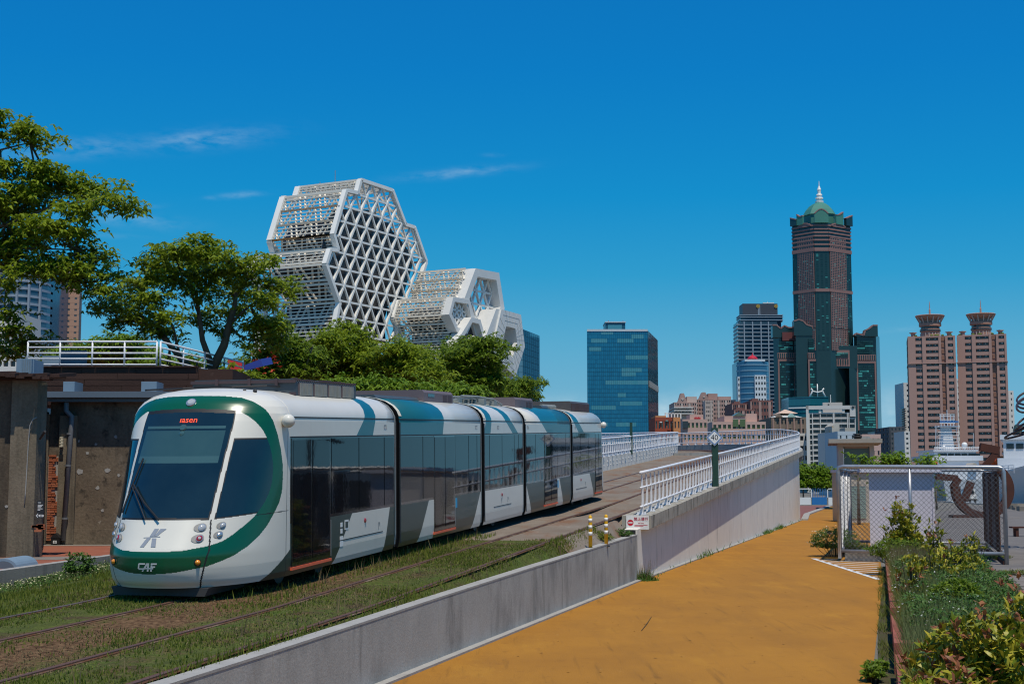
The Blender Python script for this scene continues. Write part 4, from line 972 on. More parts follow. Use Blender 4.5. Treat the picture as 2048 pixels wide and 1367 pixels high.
for px0, px1 in ((127, 158), (283, 322)):
    b = MB(); b.box(X_(px0, YW), X_(px1, YW) - .12, YW - .30, YW + .5, zg + .12, Z_(764, YW)); part('steel_block', b, M['bluesteel'], wh)
# exposed brickwork: separate bricks, partly fallen render
bk = MB(); bx0, bx1 = X_(97, YW), X_(119, YW); row = 0; z = GZ + .1; ztop = Z_(912, YW)
while z < ztop:
    t = (z - GZ) / (ztop - GZ); xe = bx0 + .27 + .07 * math.sin(row * .55) + .05 * math.sin(row * 1.7) - .02 * t * 2; x = bx0 - (.11 if row % 2 else 0)
    while x < xe:
        w = min(.21, xe - x)
        if w > .03 and x + w > bx0: a = max(x, bx0); bk.box(a, x + w, YW - .05 + rng.uniform(-.012, .014), YW + .02, z, z + .052)
        x += .225
    z += .066; row += 1
part('exposed_brick', bk, M['brick'], wh, kind='stuff')
b = MB(); b.box(bx0 - .02, bx0 + .30, YW - .012, YW, GZ + .1, ztop); part('mortar', b, M['conc'], wh)
# meter box, wall hook, hatch in the wall
b = MB()
for i in range(7): b.box(X_(121, YW) + (i % 2) * .03, X_(127, YW), YW - .2, YW - .1, Z_(885, YW) + i * .042 - .12, Z_(885, YW) + i * .042 - .09)
part('insulator', b, M['cream'], wh)
b = MB(); b.box(X_(119, YW), X_(127, YW), YW - .125, YW - .1, Z_(918, YW), Z_(908, YW)); part('socket_hole', b, M['black'], wh)
for px, py, r_ in ((158, 882, .04), (192, 888, .04), (237, 950, .05), (214, 940, .09), (195, 975, .06), (232, 873, .05), (160, 942, .09), (175, 905, .05), (205, 1020, .05)):
    b = MB(); c_ = at_y(px, py, YW - .004); ks = 9; b.prism([(c_.x + r_ * rng.uniform(.6, 1.2) * math.cos(2 * math.pi * k / ks), YW - .004, c_.z + r_ * rng.uniform(.6, 1.2) * math.sin(2 * math.pi * k / ks)) for k in range(ks)], (0, -.004, 0)); part('plaster_patch', b, M['conc'], wh)
b = MB(); c_ = at_y(111, 1081, YW - .3); b.box(c_.x - .12, c_.x + .12, YW - .35, YW - .1, c_.z - .1, c_.z + .08); b.prism([(c_.x - .15, YW - .36, c_.z + .08), (c_.x + .15, YW - .36, c_.z + .08), (c_.x, YW - .36, c_.z + .22)], (0, .27, 0))
hb = solo('bait_house', b, M['black'], 'tiny black house-shaped box at the foot of the exposed brickwork', 'box', loc=(c_.x, YW - .2, c_.z - .1))
b = MB(); b.box(-.05, .05, -.165, -.15, .03, .11); o = link('front_mark', b.mesh('front_mark', M['signwhite']), hb)
b = MB(); b.box(-.028, .028, -.168, -.164, .048, .063); b.box(-.028, .028, -.168, -.164, .077, .092); link('front_slot', b.mesh('front_slot', M['black']), hb)
# maroon sliding door in the gap
b = MB(); b.box(X_(87, YW), X_(95, YW) + .12, YW + .1, YW + .18, GZ, zg - .5); part('door', b, M['maroon'], wh)
b = MB(); b.box(X_(97, YW) - .17, X_(97, YW) - .02, YW - .08, YW + .1, GZ, zg - .5); part('door_frame', b, M['oldpillar'], wh)
for zz in (Z_(912, YW), Z_(918, YW)): b = MB(); b.box(X_(87, YW), X_(93, YW), YW + .06, YW + .1, zz, zz + .06); part('door_band', b, M['black'], wh)
# roof terrace above the gutter: timber fascia boards and white rail
YF = YW + .9; xa, xb = X_(48, YF), X_(392, YF); z0, z1 = zg + .02, Z_(734, YF)
tr = thing('terrace', 'roof terrace with dark timber board front above the warehouse', 'terrace', (xa, YF, z0))
b = MB(); b.box(xa, xb + 1.0, YF + .06, YF + 14, z0 - .2, z1 - .05); part('deck', b, M['timber'], tr)
nb = 5; bh = (z1 - z0) / nb
for i in range(nb):
    x = xa - rng.uniform(0, .8)
    while x < xb:
        w = rng.uniform(1.3, 2.1); b = MB(); xs, xe = max(x, xa), min(x + w, xb)
        if xe - xs > .05: dy = rng.uniform(-.012, .02); b.box(xs + .006, xe - .006, YF + dy, YF + .05 + dy, z0 + i * bh + .008, z0 + (i + 1) * bh - .004); part('board', b, M['timber'], tr)
        x += w
b = MB(); x = xa
while x < xb: b.box(x + .01, min(x + 1.0, xb) - .01, YF - .07, YF + .35, z1, z1 + .035); x += 1.0
part('capping_board', b, M['timber'], tr)
def pipe_rail(label, p0, p1, nposts, h, nm):
    t_ = thing('railing', label, 'railing', p0, 'white terrace railings'); p0, p1 = Vector(p0), Vector(p1)
    for k in range(nposts + 1): q_ = p0.lerp(p1, k / nposts); part('post', MB().tube([q_, q_ + Vector((0, 0, h))], .028, 8), M['white_paint'], t_, True)
    for k in range(5): dz = h * (k + .35) / 4.35; part('rail', MB().tube([p0 + Vector((0, 0, dz)), p1 + Vector((0, 0, dz))], .026 if k < 4 else .03, 8), M['white_paint'], t_, True)
hR = Z_(684, YF) - z1
xc = X_(305, YF)
pipe_rail('white pipe railing along the front of the roof terrace', (X_(44, YF), YF + .12, z1 + .03), (xc, YF + .12, z1 + .03), 4, hR, 'a')
pipe_rail('white pipe railing running back from the terrace corner behind the trees', (xc + .09, YF + .2, z1 + .03), (X_(470, YF + 5.5), YF + 6.5, z1 - .05), 4, hR, 'b')
# blue-grey bench rows on the terrace
for k, (px0, px1, dy) in enumerate(((95, 150, 4), (60, 120, 6))):
    Yb = YF + dy; b = MB(); b.box(X_(px0, Yb), X_(px1, Yb), Yb, Yb + .9, z1, z1 + .45); b.box(X_(px0, Yb), X_(px1, Yb), Yb + .8, Yb + .9, z1 + .45, z1 + .95)
    solo('bench', b, M['bluesteel'], ('blue-grey bench on the roof terrace behind the railing', 'blue-grey bench further back on the roof terrace')[k], 'bench', loc=(X_(px0, Yb), Yb, z1))
# nearer warehouse at the left edge
YN = 34.0; xn = X_(72, YN); zn = Z_(752, YN)
nw = thing('warehouse', 'dark weathered warehouse with ragged eaves at the left edge of the photo', 'building', (xn, YN, GZ))
b = MB(); b.prism([(xn - 9, YN, GZ - .1), (xn - .62, YN, GZ - .1), (X_(84, 40.9) - .3, 40.9, GZ - .1), (xn - 11, 40.9, GZ - .1)], (0, 0, zn - GZ + .1)); part('wall', b, M['render_dk'], nw)
b = MB(); b.box(xn - .62, xn, YN - .08, YN + .6, GZ - .1, zn - .1); part('corner_pillar', b, M['oldpillar'], nw)
b = MB(); b.prism([(xn - .55, YN + .55, GZ - .1), (xn - .02, YN + .55, GZ - .1), (X_(90, 40.9), 40.9, GZ - .1), (X_(90, 40.9) - .5, 40.9, GZ - .1)], (0, 0, zn - .1 - GZ)); part('side_wall', b, M['render_dk'], nw)
b = MB(); b.box(xn - 9, xn - .62, YN - .07, YN, GZ - .1, GZ + .48); part('plinth', b, M['render_dk'], nw)
ev = MB(); n = 44
for i in range(n):
    x = xn - 8.5 + i * (9.15 / n); w = 9.15 / n * rng.uniform(.8, 1.15); dz = rng.uniform(-.03, .035); t = i / n; zz = zn + .22 - .26 * t
    ev.obox((x, YN - .55 + rng.uniform(-.06, .06), zz + dz - .06), (w, 0, 0), (0, 1.3, .12), (0, 0, rng.uniform(.05, .10)))
part('roof_tiles', ev, M['timber'], nw, kind='stuff')
b = MB(); b.box(xn - 9, xn + .3, YN - .35, YN + .1, zn - .10, zn + .03); part('eaves_board', b, M['timber'], nw)
b = MB(); b.box(X_(16, YN), X_(46, YN), YN + .3, YN + 1.2, zn + .05, Z_(715, YN)); part('steel_block', b, M['bluesteel'], nw)
for i in range(6):
    x = X_(28, YN) + i * .055; b = MB(); b.tube([(x, YN + .28, zn + .1), (x, YN + .28, Z_(716, YN))], .015, 6); part('bar', b, M['bluesteel'], nw)
# conduit, lamp arm, patches
b = MB(); b.tube([at_y(74, 834, YN - .14), at_y(66, 838, YN - .16), at_y(60, 850, YN - .15), at_y(57, 880, YN - .1), at_y(51, 985, YN - .1), at_y(49, 1008, YN - .1)], .014, 8); part('cable_conduit', b, M['conc_top'], nw, True)
b = MB(); b.tube([at_y(80, 877, YN - .1), at_y(90, 862, YN - .3)], .03, 8); part('bracket', b, M['black'], nw)
for px, py, r_ in ((31, 977, .10), (43, 976, .08), (30, 1011, .13), (42, 1008, .06), (13, 1012, .05), (29, 1050, .09), (41, 1048, .08), (7, 1088, .05), (22, 1088, .04)):
    b = MB(); c_ = at_y(px, py, YN - .004); ks = 10; b.prism([(c_.x + r_ * rng.uniform(.7, 1.15) * math.cos(2 * math.pi * k / ks), YN - .004, c_.z + .8 * r_ * rng.uniform(.7, 1.15) * math.sin(2 * math.pi * k / ks)) for k in range(ks)], (0, -.008, 0)); part('plaster_patch', b, M['conc'], nw)
bk = MB()
for k in range(9): c_ = at_y(62 + k * 2 + rng.uniform(-2, 2), 1058 + rng.uniform(-6, 5), YN - .1); bk.box(c_.x, c_.x + .17, YN - .10, YN - .07, c_.z, c_.z + .05)
part('exposed_brick', bk, M['brick'], nw, kind='stuff')
# black notice on the pillar
c0, c1 = at_y(73.5, 1035, YN - .1), at_y(88, 1001, YN - .1)
nt_ = thing('notice_board', 'small black notice with white lettering fixed to the warehouse corner pillar', 'sign', (c0.x, YN - .1, c0.z))
b = MB(); b.box(c0.x, c1.x, YN - .11, YN - .085, c0.z, c1.z); part('board', b, M['signblack'], nt_)
b = MB(); w = c1.x - c0.x; h = c1.z - c0.z
for k, (f0, f1) in enumerate(((.12, .6), (.12, .9), (.12, .75), (.12, .62), (.12, .85), (.12, .5))): zz = c1.z - h * (.10 + k * .075) - (.06 * h if k else 0); b.box(c0.x + w * f0, c0.x + w * f1, YN - .113, YN - .109, zz - .008, zz + .006)
part('text_lines', b, M['signwhite'], nt_)
lettering('arrow', '←', .16, M['signwhite'], nt_, (c0.x + w * .24, YN - .112, c0.z + h * .13), (1, 0, 0), (0, 0, 1), .001)
b = MB()
for k in range(3): b.tube([(c0.x + w * (.50 + k * .19), YN - .112, c0.z + h * .13), (c0.x + w * (.50 + k * .19), YN - .109, c0.z + h * .13)], .028, 12)
part('pictogram', b, M['signwhite'], nt_)
# pavement in front of the warehouses and its low kerb wall
ka = [at_z(-60, 1154, GZ), at_z(0, 1145, GZ), at_z(120, 1128, GZ), at_z(232, 1112, GZ), sl(16, -7.4).to_3d(), sl(30, -6.4).to_3d()]
def kp(q_): return Vector((q_.x, q_.y))
kk = [kp(q_) for q_ in ka]
back = [(kk[-1].x, 75), (-45, 75), (-45, kk[0].y)]
sheet('red_pavement', [[(q_.x, q_.y) for q_ in kk] + back], M['redpave'], GZ - .02)
sheet('pavement', [[(-45, YN - 1.2), (xn + .9, YN - 1.15), (xn + 3.3, YN + 1.2), (xn + 3.0, YN + 1.55), (xn - .5, YN - .3), (-45, YN - .3)], [(xL, YW - .9), (xR + 2, YW - .9), (xR + 2, YW), (xL, YW)]], M['greypave'], GZ - .015)
kw = thing('kerb_wall', 'low grey concrete kerb wall between the weedy grass and the red pavement', 'wall', (kk[1].x, kk[1].y, .6), None)
for a, b_ in zip(kk[:-1], kk[1:]):
    d = (b_ - a); n = Vector((-d.y, d.x)).normalized() * .22; w_ = MB(); w_.obox((a.x, a.y, .2), (d.x, d.y, 0), (n.x, n.y, 0), (0, 0, GZ + .04 - .2)); part('kerb_section', w_, M['conc'], kw)
# rounded blue-grey steel drum at the very left
c_ = at_y(6, 1142, 29.5); dr = MB(); dr.prism([(c_.x + .30 * math.cos(t), c_.y, c_.z + .02 + .24 * max(0, math.sin(t))) for t in np.linspace(0, math.pi, 14)] , (0, 1.3, 0)); dm = solo('bench', dr, M['bluesteel'], 'rounded blue-grey steel bench end by the kerb at the far left', 'bench', loc=(c_.x, c_.y, c_.z))
b = MB(); b.prism([(.30 * math.cos(t) * .8, -.012, .02 + .24 * .8 * max(0, math.sin(t))) for t in np.linspace(0, math.pi, 14)], (0, .01, 0)); link('end_plate', b.mesh('end_plate', M['gutter']), dm)
# ------------------------------------------------------------------ city behind
def facade(wall, root, o, u, n, W_, z0, z1, nf, nc, wf, hf, gl, rec=.35, base=0., win_name='window', maxp=300, colsel=None, sill=.5, gap_edge=0.):
    """piers and spandrels in front of window panes on one face; o lower-left corner, u along, n outward"""
    o, u, n = Vector(o), Vector(u).normalized(), Vector(n).normalized(); H = z1 - z0; fh = H / nf; cw = (W_ - 2 * gap_edge) / nc; Z = Vector((0, 0, 1))
    ww, wh_ = cw * wf, fh * hf; zs = fh * (1 - hf) * sill
    for f in range(nf + 1):
        za = 0 if f == 0 else f * fh - (fh - wh_ - zs); zb = f * fh + zs if f < nf else H
        if zb > za: wall.obox(o + Z * (z0 - o.z + za) if False else Vector((o.x, o.y, z0 + za)), u * W_, n * rec, Z * (zb - za))
    for f in range(nf):
        for c in range(nc + 1):
            xa = 0 if c == 0 else gap_edge + c * cw - (cw - ww) / 2; xb = gap_edge + c * cw + (cw - ww) / 2 if c < nc else W_
            wall.obox(Vector((o.x, o.y, z0 + f * fh + zs)) + u * xa, u * (xb - xa), n * (rec - .02), Z * wh_)
    me = None; joined = MB(); cnt = sum(1 for ch in root.children if ch.name.startswith(win_name))
    ang = math.atan2(u.y, u.x)
    me = MB().box(-ww / 2, ww / 2, -.05, .05, -wh_ / 2, wh_ / 2).mesh(win_name, gl)
    for f in range(nf):
        for c in range(nc):
            p = Vector((o.x, o.y, z0 + f * fh + zs + wh_ / 2)) + u * (gap_edge + (c + .5) * cw) + n * .07
            if cnt < maxp: inst(win_name, me, root, p, ang); cnt += 1
            else: joined.obox(p - u * ww / 2 - Z * wh_ / 2, u * ww, n * .05, Z * wh_)
    if joined.v: part(win_name + '_rest', joined, gl, root, kind='stuff')
def gmat(name, c1, c2, rough=.15, spec=.6): return mat(name, c1, None, rough=rough, spec=spec, island=c2)
G_dark = gmat('dark_window_glass', (.012, .014, .018), (.05, .055, .06))
def simple_block(name, label, px0, px1, pytop, Y, depth, wm, gl, nf, nc, wf=.6, hf=.5, side=None, cat='building', group=None, maxp=300, rec=.35, z0=0., pbase=None, parent=None, gap=0.):
    x0, x1 = at_y(px0, 966, Y).x, at_y(px1, 966, Y).x; z1 = at_y(1024, pytop, Y).z
    if pbase: z0 = at_y(1024, pbase, Y).z
    t = parent or thing(name, label, cat, ((x0 + x1) / 2, Y, z0), group)
    b = MB(); b.box(x0, x1, Y, Y + depth, z0, z1); facade(b, t, (x0, Y, z0), (1, 0, 0), (0, -1, 0), x1 - x0, z0, z1, nf, nc, wf, hf, gl, rec, maxp=maxp, gap_edge=gap)
    if side: facade(b, t, (x0, Y + depth, z0), (0, -1, 0), (-1, 0, 0), depth, z0, z1, nf, side, wf, hf, gl, rec, maxp=maxp)
    part('wall', b, wm, t); return t, x0, x1, z0, z1
def cols(*cs): return [mat('wall_%d' % i, *c) for i, c in enumerate(cs)]
# --- blue glass office block
def curtain(root, o, u, n, W_, z0, z1, nf, nc, m1, name='glass_panels', j=.004, light=None):
    b = MB(); lb = MB(); Z = Vector((0, 0, 1)); u, n = Vector(u).normalized(), Vector(n).normalized(); fh = (z1 - z0) / nf; cw = W_ / nc
    for f in range(nf):
        run = None
        for c in range(nc):
            p = Vector((o[0], o[1], z0 + f * fh)) + u * c * cw; tl_ = rng.uniform(-j, j); t2 = rng.uniform(-j, j)
            g = .05 * cw; q_ = [p + u * g + n * (.1 + tl_), p + u * (cw - g) + n * (.1 - tl_), p + u * (cw - g) + Z * fh * .93 + n * (.1 - tl_ + t2), p + u * g + Z * fh * .93 + n * (.1 + tl_ + t2)]
            (lb if light and (f, c) in light else b).add(q_, [(0, 1, 2, 3)])
    part(name, b, m1, root, kind='stuff')
    if lb.v: part('lit_panels', lb, light['m'], root, kind='stuff')
Y = 600; bx0, bx1 = X_(1175.5, Y), X_(1298, Y); zt_ = Z_(660, Y)
gb = thing('office_tower', 'plain blue glass office block behind the tram tail', 'building', ((bx0 + bx1) / 2, Y, 0))
bg1 = gmat('blue_curtain_glass', (.005, .13, .25), (.008, .165, .30), .06, .5); bg2 = gmat('blue_grey_curtain_glass', (.02, .05, .095), (.03, .075, .13), .08, .8); bg3 = gmat('pale_curtain_glass', (.05, .25, .32), (.075, .27, .34), .2)  # the palest glass colour stands in for lit windows in the front panels
frame_b = mat('curtain_frame', (.01, .09, .15), rough=.3)
b = MB(); D = 42; b.prism([(bx0, Y, 0), (bx1, Y - 0, 0), (bx1 + 8.5, Y + D, 0), (bx0 + 6, Y + D, 0)], (0, 0, zt_)); part('wall', b, frame_b, gb)
lt = {'m': bg3}
for f in range(38):
    if rng.random() < .5:
        for _ in range(rng.integers(1, 3)):
            c0 = rng.integers(0, 24); 
            for c in range(c0, min(30, c0 + rng.integers(2, 14))): lt[(f, c)] = 1
curtain(gb, (bx0, Y, 0), (1, 0, 0), (0, -1, 0), bx1 - bx0, 0, zt_, 38, 30, bg1, light=lt)
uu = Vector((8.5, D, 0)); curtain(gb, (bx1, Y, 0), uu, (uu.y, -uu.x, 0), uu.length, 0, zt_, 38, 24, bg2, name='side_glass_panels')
rx0, rx1 = X_(1213, Y + 12), X_(1253, Y + 12); z2 = Z_(645, Y + 12); b = MB(); b.box(rx0, rx1, Y + 12, Y + 26, zt_, z2); rm = part('plant_room', b, frame_b, gb)
b = MB(); b.box(rx0 + 1, rx1 - 1.5, Y + 11.7, Y + 12, zt_ + .9, z2 - 1.0); part('window_band', b, bg3, rm)
b = MB(); b.box(bx0, bx1, Y - .3, Y + .2, zt_ - .5, zt_ + .4); b.box(rx0 - .2, rx1 + .2, Y + 11.5, Y + 26, z2, z2 + .5); part('parapet', b, mat('pale_parapet', (.5, .55, .58)), gb)
for px in (1217, 1246): b = MB(); p = at_y(px, 645, Y + 18); b.tube([(p.x, p.y, z2), (p.x, p.y, z2 + 1.6)], .12, 6); part('mast', b, M['signred'], gb)
ln = Vector((8.5, D, 0)).normalized(); nn = Vector((ln.y, -ln.x, 0))
for k in range(9): b = MB(); p = Vector((bx1, Y, Z_(772, Y))) + ln * (3 + k * 4.3) + nn * .25; b.obox(p, ln * 3.4, nn * .2, (0, 0, 2.6)); b.obox(p + Vector((0, 0, .7)) + ln * .9 + nn * .01, ln * 1.6, nn * .25, (0, 0, 1.1)); part('sign_character', b, M['conc_top'], gb)
# --- slim blue tower behind the white hexagon building
Y = 560; x0, x1 = X_(1020, Y), X_(1046, Y); z1 = Z_(658, Y)
st = thing('office_tower', 'slim blue glass tower half hidden by the white hexagon building', 'building', (x0, Y, 0))
x2 = X_(1079, Y + 30); b = MB(); b.prism([(x0, Y, 0), (x1, Y, 0), (x2, Y + 25, 0), (x0, Y + 30, 0)], (0, 0, z1)); part('wall', b, mat('slim_tower_frame', (.03, .10, .16), rough=.3), st)
curtain(st, (x0, Y, 0), (1, 0, 0), (0, -1, 0), x1 - x0, 0, z1, 26, 3, gmat('slim_tower_glass', (.07, .19, .27), (.09, .22, .30), .08, .8)); uu = Vector((x2 - x1, 25, 0)); curtain(st, (x1, Y, 0), uu, (uu.y, -uu.x, 0), uu.length, 0, z1, 26, 8, gmat('slim_tower_side_glass', (.03, .17, .26), (.04, .20, .30), .08, .8), name='side_glass_panels')
# --- landmark skyscraper
Y = 1745.; K_ = Y / FPX
def TX(px, d=0): return at_y(px, 600, Y + d).x
def TZ(py, d=0): return at_y(1024, py, Y + d).z
sk = thing('skyscraper', 'very tall pink and green skyscraper with green dome and white spire', 'skyscraper', (TX(1645), Y, 0))
pink = mat('skyscraper_pink_stone', (.275, .165, .15), (.235, .14, .13), .02, .8); green = mat('skyscraper_green_glass', (.012, .032, .036), (.016, .044, .048), .03, rough=.2, spec=.6); gdk = gmat('skyscraper_window', (.004, .02, .022), (.008, .04, .04), .15); glit = gmat('skyscraper_lit_window', (.02, .16, .15), (.07, .36, .32), .1)
dome = mat('green_copper_dome', (.055, .23, .175), (.04, .18, .14), .05, .6)
def plan(z0, z1, pts, m, name): b = MB(); b.prism([(TX(px, d), Y + d, z0) for px, d in pts], (0, 0, z1 - z0)); return part(name, b, m, sk)
shaft = [(1587, 26), (1631, 0), (1659, 0), (1704, 26), (1690, 60), (1602, 60)]
z_b, z_t = TZ(700), TZ(428); z_set = TZ(500)
plan(0, TZ(445), shaft, green, 'tower_shaft')
def seg(a, b_, t): return Vector((TX(a[0], a[1]), Y + a[1], 0)).lerp(Vector((TX(b_[0], b_[1]), Y + b_[1], 0)), t)
def tower_panel(a, b_, t0, t1, py0, py1, nf, nc, rec=1.0, lit=.12, wf=.62, hf=.45, wm=None):
    A, B = seg(a, b_, t0), seg(a, b_, t1); u = (B - A); L = u.length; u.normalize(); n = Vector((u.y, -u.x, 0)); z0, z1 = TZ(py0), TZ(py1)
    w = MB(); w.obox(A + Vector((0, 0, z0)), u * L, n * rec, Vector((0, 0, z1 - z0))); pn = part('stone_panel', w, wm or pink, sk)
    fh = (z1 - z0) / nf; cw = L / nc; d1, d2 = MB(), MB(); Z = Vector((0, 0, 1))
    for f in range(nf):
        for c in range(nc):
            t_ = d2 if rng.random() < lit else d1; p = A + Z * (z0 + f * fh + fh * .25) + u * (c * cw + cw * (1 - wf) / 2) + n * (rec - .1); t_.obox(p, u * cw * wf, n * .25, Z * fh * hf)
    part('window_grid', d1, gdk, pn, kind='stuff')
    if d2.v: part('lit_window_grid', d2, glit, pn, kind='stuff')
LA, LB, RA, RB_ = shaft[0], shaft[1], shaft[2], shaft[3]
for (a, b_, t0, t1) in ((LA, LB, .24, .97), (RA, RB_, .05, .76)):
    tower_panel(a, b_, t0, t1, 655, 583, 21, 9); tower_panel(a, b_, t0, t1, 577, 502, 23, 9); tower_panel(a, b_, t0, t1, 495, 470, 6, 7); tower_panel(a, b_, t0, t1, 700, 657, 10, 9, lit=.2)
for a, b_, t0, t1 in ((LA, LB, 0, .22), (LB, RA, .03, .97), (RA, RB_, .78, 1)):   # green corner bays with small dark windows
    tower_panel(a, b_, t0, t1, 700, 583, 30, 3, .3, .12, .5, .45, green); tower_panel(a, b_, t0, t1, 577, 500, 22, 3, .3, .1, .5, .45, green)
for a, b_ in ((LA, LB), (LB, RA), (RA, RB_)):
    for py0, py1 in ((583, 577), (502, 495), (490, 487), (481, 478), (473, 470), (466, 463), (459, 456), (452, 449)):
        A, B = seg(a, b_, -.005), seg(a, b_, 1.005); u = B - A; n = Vector((u.y, -u.x, 0)).normalized(); w = MB(); w.obox(A + Vector((0, 0, TZ(py0))), u, n * 1.3, Vector((0, 0, TZ(py1) - TZ(py0)))); part('stone_band', w, pink, sk)
# crown: corner gables with curved tops
def gable(a, b_, t0, t1, py0, pyl, pyr, m, th=3, curve=0):
    A, B = seg(a, b_, t0), seg(a, b_, t1); u = B - A; n = Vector((u.y, -u.x, 0)).normalized(); pts = [A + Vector((0, 0, TZ(py0))), B + Vector((0, 0, TZ(py0)))]
    for k in range(7): t = 1 - k / 6; py = pyl + (pyr - pyl) * t - curve * math.sin(math.pi * t); pts.append(A + u * t + Vector((0, 0, TZ(py))))
    w = MB(); w.prism(pts, n * th); g_ = part('gable', w, m, sk)
    w = MB()
    for k in range(6):
        t, t2 = k / 6, (k + 1) / 6; pa, pb = pyl + (pyr - pyl) * t - curve * math.sin(math.pi * t), pyl + (pyr - pyl) * t2 - curve * math.sin(math.pi * t2)
        w.beam(A + u * t + n * (th / 2) + Vector((0, 0, TZ(pa))), A + u * t2 + n * (th / 2) + Vector((0, 0, TZ(pb))), th + .8, 1.3)
    part('gable_coping', w, pink, g_)
gable(LA, LB, 0, .28, 446, 429, 434, green, 4); gable(RA, RB_, .72, 1, 446, 432, 424, green, 4); gable(LB, RA, .0, 1.0, 446, 428, 428, dome, 4, 9)
gable(LA, LB, .28, .55, 446, 424, 428, dome, 3, -3); gable(RA, RB_, .3, .62, 446, 428, 420, dome, 3, -2); gable(LA, LB, .3, .9, 452, 450, 450, pink, 2, 6); gable(RA, RB_, .1, .75, 452, 450, 450, pink, 2, 6)
b = MB(); cx, cy = TX(1643, 30), Y + 30; b.lathe((cx, cy, 0), [(20, TZ(450)), (20, TZ(424)), (21.5, TZ(423)), (20.5, TZ(420)), (17.5, TZ(412)), (13, TZ(404)), (8.5, TZ(399)), (5, TZ(396.5))], 8); part('dome', b, dome, sk)
sp_ = MB(); sp_.lathe((cx, cy, 0), [(5.2, TZ(396.5)), (5.5, TZ(393)), (3.6, TZ(392)), (3.4, TZ(389)), (4.9, TZ(388)), (4.6, TZ(385.5)), (2.8, TZ(384.5)), (2.8, TZ(382)), (4.0, TZ(381)), (3.4, TZ(379)), (2.0, TZ(378)), (2.2, TZ(372)), (2.6, TZ(370)), (1.2, TZ(364)), (.6, TZ(362)), (.35, TZ(352))], 10); part('spire', sp_, M['hexwhite'], sk)
# three podium blocks and the tall opening
def podium(pts, py, label): return plan(0, TZ(py), pts, green, label)
podium([(1545, 40), (1556, 28), (1590, 28), (1600, 60)], 650, 'left_wing' if False else 'wing')
podium([(1586, 24), (1590, 4), (1650, 4), (1662, 30), (1640, 60)], 648, 'wing'); podium([(1706, 20), (1712, 14), (1750, 20), (1757, 60), (1704, 60)], 664, 'wing')
def pod_front(px0, px1, d, py0, py1, m, rec=2.0, name='stone_frame'): b = MB(); b.box(TX(px0, d), TX(px1, d), Y + d - rec, Y + d, TZ(py0, d), TZ(py1, d)); return part(name, b, m, sk)
def pod_glass(px0, px1, d, py0, py1, nf, nc, lit=.35, rec=1.0):
    d1, d2 = MB(), MB(); x0, x1, z0, z1 = TX(px0, d), TX(px1, d), TZ(py0, d), TZ(py1, d); fh, cw = (z1 - z0) / nf, (x1 - x0) / nc
    for f in range(nf):
        row = rng.random() < .55; c = 0
        while c < nc:
            w = int(rng.integers(1, 5)); w = min(w, nc - c); t_ = d2 if rng.random() < (lit if row else .08) else d1; t_.box(x0 + c * cw, x0 + (c + w) * cw - .3, Y + d - rec, Y + d, z0 + f * fh, z0 + f * fh + fh * .62); c += w
    part('window_grid', d1, gdk, sk, kind='stuff'); part('lit_window_grid', d2, glit, sk, kind='stuff')
for px0, px1, d, pyt in ((1553, 1588, 27, 722), (1613, 1655, 3, 722), (1709, 1748, 13, 726)):
    pod_front(px0, px1, d, 860, pyt, green, .6, 'glass_bay'); pod_front(px0 if px0 != 1613 else 1613, px0 + 3, d, 860, pyt, pink); pod_front(px1 - 3, px1, d, 860, pyt, pink) if px0 != 1613 else None; pod_front(px0, px1, d, pyt, pyt - 4, pink)
    pod_glass(px0 + 4, px1 - 3, d, 855, pyt + 3, 26, 12, .5, 1.2); pod_front(px0, px1, d, pyt - 6, pyt - 17, pink, .8, 'stone_band')
    for k in range(9): x = px0 + (px1 - px0) * (k + .5) / 9; pod_front(x - 1, x + 1, d, pyt - 7, pyt - 16, green, 1.2, 'fin')
    pod_glass(px0 + 2, px1 - 4, d, pyt - 20, pyt - 46 if px0 > 1600 else pyt - 40, 6, 8, .4, 1.2)
def podtop(px0, px1, d, pts, m=green):
    b = MB(); b.prism([(TX(px0, d), Y + d, TZ(670))] + [(TX(px, d), Y + d, TZ(py)) for px, py in pts] + [(TX(px1, d), Y + d, TZ(670))], (0, 12, 0)); part('gable', b, m, sk)
    b = MB()
    for (a, c) in zip(pts[:-1], pts[1:]): b.beam((TX(a[0], d), Y + d + 4, TZ(a[1])), (TX(c[0], d), Y + d + 4, TZ(c[1])), 9, 1.6)
    part('gable_coping', b, pink, sk)
podtop(1544, 1590, 26, [(1544, 645), (1552, 645), (1558, 650), (1560, 652), (1568, 646), (1576, 650), (1588, 650)]); podtop(1587, 1648, 3, [(1587, 641), (1597, 638), (1606, 641), (1612, 648), (1624, 652), (1626, 660), (1647, 662)]); podtop(1708, 1754, 12, [(1708, 668), (1711, 664), (1726, 668), (1729, 658), (1738, 654), (1745, 648), (1754, 648)])
pod_front(1563, 1588, 24, 681, 664, mat('skyscraper_red_stone', (.13, .035, .035)), 1.0, 'stone_band')
plan(TZ(735), TZ(690), [(1648, 8), (1712, 8), (1712, 50), (1648, 50)], green, 'bridge_block'); pod_front(1661, 1696, 8, 732, 700, pink, 1.4, 'stone_frame'); pod_glass(1663, 1694, 6.5, 714, 704, 3, 8, .3, .8)
for k in range(7): x = 1664 + k * 4.8; pod_front(x - .9, x + .9, 6.6, 728, 718, gdk, .8, 'fin')
plan(0, TZ(735), [(1646, 10), (1663, 4), (1663, 50), (1646, 50)], green, 'leg'); plan(0, TZ(735), [(1695, 4), (1710, 10), (1710, 50), (1695, 50)], green, 'leg'); plan(0, TZ(735), [(1660, 52), (1700, 52), (1700, 58), (1660, 58)], gdk, 'rear_wall')
